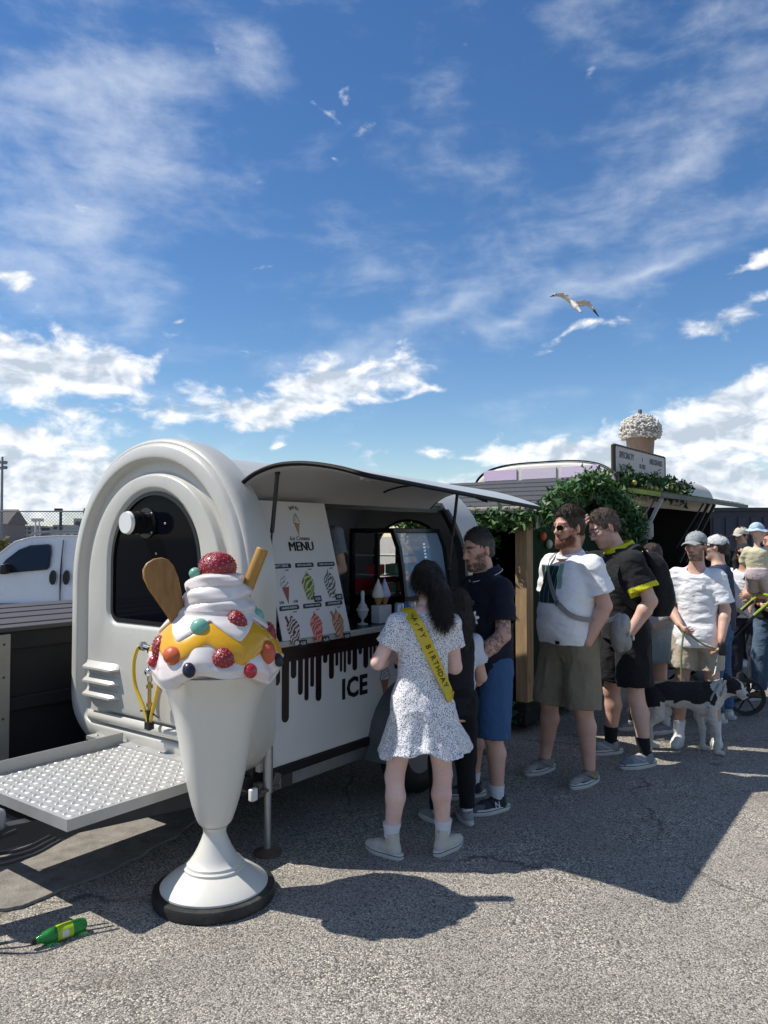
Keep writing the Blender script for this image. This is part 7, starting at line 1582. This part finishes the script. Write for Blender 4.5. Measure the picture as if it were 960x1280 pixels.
# ---- man in black T-shirt with yellow trim
def man_black():
    J = joints(1.885, lean=(0, .045), feet=((-.165, -.05, 12), (.165, .04, 2)), elbows=((-.245, -.060, 1.140), (.235, .30, 1.40)), wrists=((-.195, .075, .905), (.062, .335, 1.735)), head=(2, -26, 4), headoff=(0, .085, -.030), sw=.182, hs=1.05)
    J['W'][1] = J['hc'] + J['hR'] @ (A(.050, .150, .022) * J['hs']); J['E'][1] = A(.20, .36, 1.36) * J['s']
    loc, yaw = (1.80, 5.76), yaw_of(-.985, -.16); s = J['s']
    o = make_body('man in black T-shirt with yellow collar and cuffs, hand on his forehead', J, loc, yaw, (.49, .30, .23), .0058, g_=1.02, arm=1.1, leg=1.05, hands=(False, True), hdir=(None, J['hR'] @ A(-.42, -.38, .80)), pn=(None, J['hR'] @ A(-.1, -1, -.15)), curl=(20, 20), thumbs=(1, 1), colkw=dict(brow=(.06, .04, .03), beard=(.16, .10, .08), stub=.35))
    eyes(o, J); bk = None; yl = np.array([.58, .56, .02])
    pr = [(.86, .186, .142, .005), (.96, .188, .148, .010), (1.08, .186, .148, .010), (1.22, .190, .146, .006), (1.34, .200, .142, 0), (1.42, .194, .124, -.010), (1.475, .142, .098, -.014), (1.51, .092, .084, -.010)]
    def cf(V):
        C = np.tile(np.array([.012, .012, .014]), (len(V), 1)).astype(float)
        for i in (0, 1):
            Sh, E = J['S'][i], J['E'][i]; d = E - Sh; L_ = np.linalg.norm(d); t = ((V - Sh) @ d) / (L_ * L_); dist = np.linalg.norm(V - Sh - t[:, None] * d, axis=1); C[(t > .70 - .028 / L_ * s * 1.25) & (dist < .115 * s) & (t < .8)] = yl
        return C
    sh = shirt(o, J, 'yellow_trimmed_t_shirt', cloth_mat('black_tee', (0, 0, 0), attr=True), pr, .70, .082, .098, wr=.007, seed=8, colfn=cf, vox=.007)
    nb = J['neck'] + A(0, .012, .012) * s; mb = MB(); mb.loft([[tuple(nb + A(r_ * math.cos(a), r_ * math.sin(a) + .012 * math.sin(a), z + dz * math.sin(a))) for a in [2 * math.pi * k / 36 for k in range(36)]] for r_, z, dz in ((.076 * s, .048 * s, -.03 * s), (.083 * s, .046 * s, -.03 * s), (.100 * s, .014 * s, -.038 * s), (.094 * s, .010 * s, -.038 * s))], caps=False); mb.build('yellow_collar', cloth_mat('collar_yellow', (.58, .55, .02)), sh)
    shorts(o, J, 'black_shorts', cloth_mat('black_shorts', (.010, .010, .012)), .545, .125, .122, wr=.008, seed=9)
    short_hair(o, J, hair_mat('light_brown_hair', (.075, .050, .034)), vol=.008, top=.006, nape=-.05, seed=11, recede=.018, n=2000, fade=((.085, .058, .040), (.16, .11, .085)))
    sunglasses(o, J, None, M('glasses_black', (.02, .02, .022), .3))
    gr = cloth_mat('grey_mesh_trainer', (.22, .24, .26)); bl = M('sole_dark', (.03, .03, .032), .6)
    for i in (0, 1): shoe(o, J, i, gr, SOLE_W, SOCK_B, high=.095, sockz=.20, trim=bl, cols=((.24, .26, .28), (.15, .165, .18), (.42, .42, .40)))
    bp = empty('backpack', (loc[0], loc[1], 0), yaw); tag(bp, 'black backpack worn by the man in the black and yellow T-shirt', 'backpack'); bm = cloth_mat('backpack_black', (.010, .010, .011), rough=.7); S = SDF()
    S.stack([(1.02 * s, 0, -.225 * s, .13 * s, .075 * s), (1.08 * s, 0, -.23 * s, .15 * s, .095 * s), (1.3 * s, 0, -.215 * s, .15 * s, .09 * s), (1.43 * s, 0, -.18 * s, .125 * s, .07 * s), (1.47 * s, 0, -.165 * s, .09 * s, .05 * s)], .02, p=3); S.ell(A(0, -.305, 1.15) * s, np.array((.11, .05, .10)) * s, .02); sdf_obj('main_pack', S, .008, bm, bp, wr=.004, wf=(12, 12, 12))
    for e in (-1, 1): ribbon('strap', [A(e * .085, -.14, 1.44) * s, A(e * .115, -.04, 1.522) * s, A(e * .125, .08, 1.45) * s, A(e * .150, .155, 1.32) * s, A(e * .185, .12, 1.18) * s, A(e * .202, .0, 1.09) * s, A(e * .15, -.13, 1.06) * s], .055, .010, bm, bp, lambda p: nrm(A(p[0] * .8, p[1] - .03, .35 if p[2] > 1.42 * s else 0)), 6)
    mb = MB(); mb.tube([tuple(A(e * .05, -.17, 1.45) * s + A(0, 0, .05 * (1 - e * e))) for e in [-1 + k / 4 for k in range(9)]], .006, 6); mb.build('grab_loop', bm, bp)
man_black()
# ---- man in cap with the dog lead
def man_cap():
    J = joints(1.70, feet=((-.13, -.05, 10), (.14, .10, 0)), elbows=((-.222, -.005, 1.135), (.225, .01, 1.15)), wrists=((-.205, .12, .905), (.10, .225, 1.02)), head=(-16, -2, 0), sw=.160)
    loc, yaw = (2.52, 6.22), yaw_of(-.52, -.855); s = J['s']
    o = make_body('young man in grey cap, white T-shirt and beige shorts holding a dog lead', J, loc, yaw, (.46, .275, .20), .0062, g_=.86, arm=1.02, leg=1.0, curl=(55, 60), hdir=((.15, .3, -1), (-.5, .6, -.4)), colkw=dict(beard=(.06, .04, .03), brow=(.04, .028, .02), stub=.75))
    eyes(o, J); pr = [(.82, .222, .172, 0), (.92, .220, .172, 0), (1.06, .190, .142, 0), (1.22, .190, .138, 0), (1.34, .196, .136, -.004), (1.42, .190, .122, -.010), (1.475, .140, .096, -.014), (1.51, .088, .08, -.010)]
    sh = shirt(o, J, 'white_t_shirt', WHITE_S, pr, .80, .084, .098, wr=.009, seed=12, vox=.007, g_=.84); R_ = np.asarray(rows_of(pr, J, .84)); p, n_ = surf(R_, -.07, 1.33 * s, 1, .008); mb = MB(); mb.box(p, (.03, .004, .03)); mb.build('chest_logo', M('logo_grey', (.45, .46, .48), .6), sh)
    shorts(o, J, 'beige_shorts', cloth_mat('beige_cotton', (.40, .34, .27)), .625, .110, .108, wr=.008, seed=13, rows=[(.80, .145, .11, -.004), (.88, .165, .12, -.006), (.96, .158, .116, -.004), (1.0, .15, .11, 0)])
    short_hair(o, J, hair_mat('dark_hair', (.02, .015, .012)), vol=.006, nape=-.05, n=500, vox=.007); beard_blades(o, J, hair_mat('dark_hair', (.02, .015, .012)), 700, .007); cap_hat(o, J, cloth_mat('grey_cap_cotton', (.32, .34, .34)))
    wl = cloth_mat('white_leather', (.62, .61, .58), fold=.15)
    for i in (0, 1): shoe(o, J, i, wl, SOLE_W, SOCK_W, high=.10, sockz=.20)
    return J, loc, yaw
CAPJ, CAPL, CAPY = man_cap()
# ---- people farther back (lower resolution)
def simple(label, J, loc, yaw, skin, top, top_rows=TEE, frac=.62, lng=None, legs=None, hair=None, hat=None, shoes=True, vox=.009, fem=0, colkw=None, hem=.5, jeans=False, group='people queueing farther back', shoemat=None, z0=0.0, longhair=False, shades=False, legkw=None):
    o = make_body(label, J, loc, yaw, skin, vox, fem=fem, colkw=colkw or dict(brow=(.03, .02, .015)), group=group, z0=z0); eyes(o, J); shirt(o, J, 'top', top, top_rows, frac, vox=.011, lng=lng, wr=.007, seed=loc[0])
    if legs is not None:
        if jeans: shorts(o, J, 'jeans', legs, .95, .11, .085, leg_to_ankle=True, r2=.075, vox=.011, wr=.008)
        else: shorts(o, J, 'shorts', legs, hem, .116, .112, vox=.011, **(legkw or {}))
    if hair is not None:
        if longhair:
            c, Rm, hs = J['hc'], J['hR'], J['hs']; P = lambda x, y, z: c + Rm @ (A(x, y, z) * hs); S = SDF(); S.ell(P(0, -.020, .036), np.array((.092, .106, .098)) * hs, .01, rot=Rm)
            for e in (-1, 1): S.chain([P(e * .06, -.03, .03), P(e * .082, .0, -.08), P(e * .09, .02, -.22)], [.04 * hs, .042 * hs, .03 * hs], .03)
            S.cone(P(0, -.07, 0), P(0, -.07, -.2), .075 * hs, .06 * hs, .03); S.ell(P(0, .115, -.03), np.array((.070, .085, .100)) * hs, .012, 'sub', rot=Rm); hr = sdf_obj('hair', S, .008, hair, o, wr=.005, wf=(45, 45, 8)); me = hr.data; V = np.array([v.co[:] for v in me.vertices]); N = np.array([v.normal[:] for v in me.vertices]); blades(hr, hair, V, N, np.tile(A(0, -.1, -1.4), (len(V), 1)), 900, .04, .003, 5)
        else: short_hair(o, J, hair, n=500, vox=.008)
    if shades: sunglasses(o, J, M('dark_lens', (.006, .006, .008), .06, var=0), M('glasses_black', (.02, .02, .022), .3))
    if hat: cap_hat(o, J, hat)
    if shoes:
        for i in (0, 1): shoe(o, J, i, shoemat or cloth_mat('white_leather', (.62, .61, .58)), SOLE_W, SOCK_W, high=.095, sockz=.15, vox=.009)
    return o
LONGS = (.078, .064, .050)
DKH, BRH = hair_mat('black_hair', (.012, .010, .009)), hair_mat('mid_brown_hair', (.05, .033, .022)); WL = cloth_mat('white_leather2', (.60, .60, .60), fold=.15)
simple('person in grey sweatshirt and pale blue shorts behind the black backpack', joints(1.60, feet=((-.11, -.05, 6), (.11, .12, 2)), elbows=((-.26, -.04, 1.15), (.25, 0, 1.15)), wrists=((-.16, .18, 1.03), (.1, .22, 1.03))), (2.30, 6.62), yaw_of(-.93, -.35), RUDDY, cloth_mat('grey_marl', (.36, .36, .38)), [(.90, .185, .14, 0), (1.0, .19, .145, 0), (1.2, .188, .14, 0), (1.34, .192, .138, -.004), (1.42, .188, .122, -.01), (1.475, .14, .098, -.012), (1.51, .09, .08, -.01)], lng=LONGS, legs=cloth_mat('pale_blue_shorts', (.34, .43, .48)), hair=BRH, hem=.66, shoemat=cloth_mat('grey_sneaker2', (.24, .24, .25)))
simple('person in white cap and navy patterned jacket with jeans behind the dog', joints(1.675, feet=((-.11, 0, 6), (.12, -.04, -12)), elbows=((-.25, .02, 1.14), (.27, -.03, 1.12)), wrists=((-.15, .22, 1.03), (.25, .1, .93))), (3.02, 6.98), yaw_of(-.72, .5), PALE, M('navy_camo', (.022, .032, .062), .8, var=.9, vscale=14), [(.88, .19, .145, 0), (1.0, .195, .15, 0), (1.2, .192, .145, 0), (1.34, .195, .14, -.004), (1.42, .19, .125, -.01), (1.475, .14, .1, -.012), (1.51, .09, .08, -.01)], lng=LONGS, legs=cloth_mat('jeans_blue', (.045, .10, .20)), jeans=True, hair=BRH, hat=cloth_mat('white_cap_cotton', (.58, .58, .57)))
simple('woman with long dark hair in a dark top beside the cabin', joints(1.62), (3.98, 9.1), yaw_of(-.8, -.5), TAN, cloth_mat('dark_top', (.018, .018, .022)), legs=cloth_mat('dark_jeans', (.02, .025, .04)), jeans=True, hair=DKH, longhair=True, fem=1, vox=.010)
simple('dark-haired woman wearing sunglasses and a white V-neck top', joints(1.58, elbows=((-.25, -.02, 1.15), (.26, .02, 1.13)), wrists=((-.12, .24, 1.10), (.14, .24, 1.06))), (4.02, 8.62), yaw_of(-.55, -.83), TAN, WHITE_S, legs=cloth_mat('dark_jeans', (.02, .025, .04)), jeans=True, hair=DKH, longhair=True, fem=1, shades=True, vox=.010)
simple('man in cream cap and black top beyond the pushchair', joints(1.78, head=(10, -4, 0)), (4.62, 9.95), yaw_of(-.9, -.3), TAN, cloth_mat('black_top', (.012, .012, .014)), legs=cloth_mat('dark_jeans', (.02, .025, .04)), jeans=True, hair=DKH, hat=cloth_mat('cream_cap', (.55, .50, .42)), vox=.010)
simple('man in jeans and brown shoes cradling the toddler', joints(1.74, feet=((-.13, .0, 10), (.13, .06, 0)), elbows=((-.24, .07, 1.10), (.27, .05, 1.10)), wrists=((.02, .26, 1.10), (-.02, .24, 1.02)), head=(14, -12, 0)), (3.93, 7.80), yaw_of(-.80, -.45), RUDDY, cloth_mat('black_top2', (.016, .016, .018)), legs=cloth_mat('faded_jeans', (.085, .13, .19)), jeans=True, hair=hair_mat('ginger_brown', (.10, .055, .03)), shoemat=cloth_mat('brown_leather', (.13, .06, .03)))
def toddler():
    J = joints(.80, feet=((-.20, .30, 0), (.20, .30, 0)), elbows=((-.30, .10, 1.2), (.30, .08, 1.18)), wrists=((-.32, .28, 1.25), (.34, .2, 1.0)), hs=1.75, headoff=(0, .0, .16), head=(-20, -4, 0), knees=(.22, .22))
    o = make_body('toddler in pale blue sun hat and yellow top carried by the man in jeans', J, (3.66, 7.55), yaw_of(.55, .83), (.55, .36, .28), .007, arm=1.35, leg=1.5, g_=1.25, z0=.88); o['category'] = 'toddler'; eyes(o, J)
    shirt(o, J, 'yellow_top', cloth_mat('pale_yellow', (.58, .54, .36)), frac=.9, vox=.008, g_=1.35, lng=(.12, .10, .08)); shorts(o, J, 'pale_trousers', cloth_mat('pale_pink', (.56, .46, .46)), .55, .17, .14, vox=.008, rows=[(.80, .22, .19, 0), (.9, .25, .20, 0), (1.05, .23, .19, 0)])
    cap_hat(o, J, M('blue_sun_hat', (.40, .52, .66), .8, var=.25, vscale=30), round_brim=True, name='sun_hat')
toddler()
vl = TM @ Vector((1.30, .72, 0)); simple('vendor in a grey-blue T-shirt working behind the menu board', joints(1.58, elbows=((-.26, .0, 1.14), (.26, .0, 1.14)), wrists=((-.15, .22, 1.05), (.16, .22, 1.02))), (vl.x, vl.y), ANG + R(90), PALE, cloth_mat('vendor_tee', (.26, .31, .38)), legs=cloth_mat('dark_jeans', (.02, .025, .04)), jeans=True, hair=BRH, z0=.432, group='vendors')

# ================================================================ dog
def dog():
    D = Vector((2.31, 5.97, 0)); S = SDF(); yaw = math.atan2(-.16, 1.0)     # local +x is forward
    Z = .55
    body = [(-.27, 0, .50), (-.12, 0, .51), (.08, 0, .485), (.22, 0, .47)]; S.chain(body, [.085, .092, .108, .105], .03); S.ell((.16, 0, .44), (.12, .085, .125), .03); S.ell((-.05, 0, .46), (.16, .075, .085), .03); S.ell((-.25, 0, .48), (.10, .085, .10), .03)
    S.chain([(.22, 0, .52), (.31, -.02, .55), (.37, -.03, .56)], [.085, .072, .064], .03)
    hc = A(.40, -.05, .575); hd = nrm(A(.55, -.80, -.18)); sd = nrm(np.cross(A(0, 0, 1), hd)); upv = np.cross(hd, sd); Hp = lambda f, l, u: hc + (hd * f + sd * l + upv * u) * 1.15
    S.ell(hc, (.080, .074, .070), .02); S.cone(Hp(.03, 0, -.005), Hp(.095, 0, -.028), .052, .029, .02); S.cone(Hp(.04, 0, -.03), Hp(.078, 0, -.046), .031, .022, .012); S.ell(Hp(.118, 0, -.020), (.014, .014, .012), .004)
    for e in (-1, 1): S.chain([Hp(-.015, e * .045, .045), Hp(-.03, e * .072, .070), Hp(-.015, e * .098, .035)], [.032, .028, .012], .012, flat=(hd, .5)); S.ell(Hp(.052, e * .030, .022), (.012, .012, .010), .006)
    for e in (-1, 1):
        y = e * .068; fx = .215 + (.03 if e < 0 else -.05)
        S.chain([(.20, y * .95, .44), (fx - .03, y, .30), (fx, y, .19), (fx + .0, y, .06)], [.055, .036, .024, .021], .02); S.chain([(fx, y, .035), (fx + .045, y, .022)], [.024, .021], .015)
        hx = -.27 + (.05 if e > 0 else -.035); S.chain([(-.25, y * .9, .45), (hx + .075, y, .33), (hx - .055, y, .205), (hx - .04, y, .06)], [.085, .054, .026, .020], .02); S.chain([(hx - .035, y, .032), (hx + .012, y, .021)], [.023, .020], .015)
    S.chain([(-.33, 0, .52), (-.40, .02, .44), (-.43, .03, .32), (-.44, .03, .22)], [.032, .034, .034, .014], .02)
    def col(V):
        C = np.tile(A(.012, .012, .013), (len(V), 1)); w = A(.62, .60, .56); n = fbm(V * 14, 2) * .03
        f = (V - hc) @ hd; l = (V - hc) @ sd; u = (V - hc) @ upv; head = (f > -.07) & (V[:, 0] > .32) & (V[:, 2] > .46)
        belly = (V[:, 2] < .425 + .16 * np.clip((V[:, 0] + .05), -.2, .05) + n) & (np.abs(V[:, 0]) < .40); fleg = (V[:, 0] > .12) & (V[:, 2] < .34 + n); bib = (V[:, 0] > .23 + n) & (V[:, 2] < .64); hleg = (V[:, 0] < -.1) & (V[:, 2] < .37 + .5 * (V[:, 0] + .25) + n); flank = (V[:, 0] < -.12) & (V[:, 0] > -.22) & (V[:, 2] < .44 + n)
        C[belly | fleg | bib | hleg | flank] = w; C[head] = A(.012, .012, .013); C[head & ((np.abs(l) < .014 + n * .4) & (f > .0))] = w; C[head & (f > .055) & (u < .0 + n)] = w; C[head & (u < -.045)] = w; C[(np.linalg.norm(V - Hp(.122, 0, -.018), axis=1) < .019)] = A(.01, .01, .01); C[(V[:, 0] < -.37) & (V[:, 2] > .25)] = A(.012, .012, .013)
        return C
    def fur(V, Fc): N = vnormals(V, Fc); return V + N * (fbm(V * np.array((30, 60, 60)), 3) * .0045)[:, None]
    fm = M('dog_fur', (0, 0, 0), .7, var=.25, vscale=70, attr=True, bump=.7, bscale=220, stretch=(.5, 1, 1)); o = sdf_obj('dog', S, .0058, fm, None, col, post=fur); o.location = D; o.scale = (.90, .90, .90); o.rotation_euler = (0, 0, yaw); tag(o, 'black-and-white collie dog standing on a lead among the queue', 'dog')
    for e in (-1, 1): mb = MB(); mb.ell(Hp(.062, e * .028, .022), (.007, .007, .007), 10, 7); mb.build('eye', IRIS, o)
    har = M('harness_blue', (.20, .24, .26), .6, var=.3, vscale=40); mb = MB(); rg = []
    for k in range(20): a = 2 * math.pi * k / 20; rg.append(A(.285, -.01, .54) + A(-.35, 0, .93) * 0 + A(.035 * math.sin(a), .085 * math.cos(a), .088 * math.sin(a) * 1.0))
    mb.tube([tuple(p) for p in rg + rg[:1]], .011, 6); hn = mb.build('harness', har, o)
    mb = MB(); mb.tube([(.27, -.07, .60), (.20, -.11, .50), (.17, -.10, .40)], .010, 6); mb.build('harness_strap', har, hn)
    mb = MB(); mb.tube([(.25, .0, .635), (.235, .0, .655), (.25, 0, .67), (.265, 0, .655), (.25, 0, .635)], .004, 6); mb.build('ring', ALU, hn)
    # lead from the man's two hands to the harness ring
    Rc = Matrix.Rotation(CAPY, 3, 'Z'); hw = lambda i, ex: Rc @ Vector((CAPJ['W'][i] + ex).tolist()) + Vector((CAPL[0], CAPL[1], 0)); ringp = Matrix.Rotation(yaw, 3, 'Z') @ Vector((.25, 0, .66)) * .9 + D
    h0, h1 = hw(0, A(.02, .04, -.075)), hw(1, A(-.04, .05, -.03)); ld = empty('dog_lead', D); tag(ld, 'olive rope lead running from the young man in the cap to the dog', 'dog lead'); rp = M('olive_rope', (.20, .22, .10), .8); q = lambda v: tuple(Vector(v) - D)
    mb = MB(); mb.tube(smooth_pts([q(h1), q(h1.lerp(h0, .5) + Vector((0, -.02, -.03))), q(h0)], 6), .008, 7); mb.build('upper_rope', rp, ld)
    mb = MB(); mb.tube(smooth_pts([q(h0), q(h0.lerp(ringp, .5) + Vector((0, 0, -.03))), q(ringp)], 6), .007, 7); mb.build('lower_rope', M('chain_rope', (.30, .34, .36), .5, .4), ld)
    mb = MB(); mb.tube(smooth_pts([q(h1), q(h1 + Vector((-.03, -.02, -.20))), q(h1 + Vector((-.025, -.01, -.42)))], 6), .008, 7); mb.build('hanging_end', rp, ld)
    mb = MB(); mb.box(q(h0.lerp(ringp, .02) + Vector((.03, -.01, .01))), (.06, .05, .10)); mb.build('handle', BLACK, ld, bevel=.015)
dog()
# ================================================================ pushchair
def pushchair():
    r0 = empty('pushchair', (3.20, 7.50, 0), R(168)); tag(r0, 'black three-wheel pushchair with a lime green handlebar', 'pushchair')
    bk = M('frame_black', (.012, .012, .013), .35, .4); lime = M('lime_grip', (.28, .42, .03), .5); fb = cloth_mat('pushchair_fabric', (.016, .016, .018)); gf = cloth_mat('pushchair_grey', (.25, .23, .21))
    def wheel(x, y, r):
        mb = MB(); n = 26; mb.loft([[(x + q * math.cos(2 * math.pi * k / n), y + w, r + q * math.sin(2 * math.pi * k / n)) for k in range(n)] for q, w in ((r * .80, -.02), (r * .97, -.024), (r, 0), (r * .97, .024), (r * .8, .02))], caps=False, loop=True); w_ = mb.build('wheel', BLACK, r0)
        mb = MB(); mb.cyl((x, y - .02, r), (x, y + .02, r), .025, n=10); mb.build('hub', bk, w_)
        for k in range(6): a = k * math.pi / 3; mb = MB(); mb.cyl((x, y, r), (x + r * .8 * math.cos(a), y, r + r * .8 * math.sin(a)), .007, n=6); mb.build('spoke', bk, w_)
    wheel(-.22, -.28, .17); wheel(-.22, .28, .17); wheel(.52, 0, .13)
    for e in (-1, 1):
        mb = MB(); mb.tube(smooth_pts([(-.22, e * .28, .17), (.05, e * .26, .48), (-.20, e * .25, .80), (-.42, e * .24, 1.02)], 5), .014, 8); mb.build('side_tube', bk, r0)
        mb = MB(); mb.tube([(.05, e * .26, .48), (.52, e * .04, .16)], .013, 8); mb.build('front_tube', bk, r0)
    mb = MB(); mb.tube(smooth_pts([(-.30, -.25, .92), (-.44, -.24, 1.05), (-.48, -.16, 1.09), (-.48, .16, 1.09), (-.44, .24, 1.05), (-.30, .25, .92)], 5), .012, 8); mb.build('handlebar', lime, r0)
    mb = MB(); mb.loft([[(x, y, z) for y in (-.20, .20)] + [(x + .03, y, z - .04) for y in (.20, -.20)] for x, z in ((.42, .42), (.25, .46), (.05, .46), (-.06, .62), (-.14, .92))]); mb.build('seat', fb, r0)
    mb = MB(); rows = []
    for k in range(9):
        a = R(20 + 14 * k); rows.append([(-.08 + .30 * math.cos(a), -.23 + .46 * j / 8, .62 + .34 * math.sin(a) + .05 * math.sin(math.pi * j / 8)) for j in range(9)])
    mb.loft(rows, caps=False, closed=False); mb.build('hood', fb, r0)
    mb = MB(); mb.bb(-.18, .20, -.2, .2, .16, .30); mb.build('basket', gf, r0, bevel=.03)
pushchair()
# ================================================================ gull
def gull():
    Y = 20.0; c = at(716, 383, Y); o_ = None; S = SDF(); K = 1.0
    X = lambda px, py, dy=0.0: np.array(at(px, py, Y + dy)) - np.array(c)
    S.chain([X(713, 377), X(717, 380, -.1), X(721, 384, -.25), X(725, 388, -.38)], [.045, .075, .065, .03], .03); S.cone(X(713, 377, .12), X(711, 376, .2), .045, .03, .02); S.cone(X(711, 376, .2), X(709.5, 376, .27), .012, .006, .006)
    S.chain([X(714, 377), X(707, 371, .06), X(702, 368.5, .08), X(694, 368.5, .02), X(687.5, 371, -.06)], [.08, .085, .080, .060, .015], .015, flat=((0, .35, .94), .35)); S.chain([X(716, 380, -.06), X(709, 375, -.08), X(701, 371.5, -.08)], [.045, .035, .015], .02, flat=((0, .2, .98), .3))
    S.chain([X(719, 379), X(727, 378, .06), X(734, 378.5, .08), X(741, 386, .02), X(749, 396.5, -.06)], [.08, .085, .070, .040, .010], .015, flat=((-.3, .35, .9), .32)); S.chain([X(721, 382, -.08), X(729, 381.5, -.08), X(735, 382, -.06)], [.045, .035, .014], .02, flat=((0, .2, .98), .3))
    S.cone(X(724, 387, -.36), X(726.5, 390, -.5), .03, .045, .02, flat=((0, .2, 1), .3))
    tl, tr_ = X(688, 371), X(748, 396)
    def col(V):
        C = np.tile(A(.50, .46, .42), (len(V), 1)); 
        for t, r_ in ((tl, .10), (tr_, .22)): C[np.linalg.norm(V - t, axis=1) < r_] = A(.02, .02, .022)
        return C
    o = sdf_obj('seagull', S, .011, M('feather', (0, 0, 0), .6, var=.12, vscale=30, attr=True), None, col, it=1); o.location = c; tag(o, 'white seagull gliding with spread dark-tipped wings', 'bird')
    mb = MB(); mb.ell(X(709.6, 376, .29), (.02, .03, .012), 8, 6); mb.build('beak', M('beak_yellow', (.5, .32, .05), .5), o)
gull()
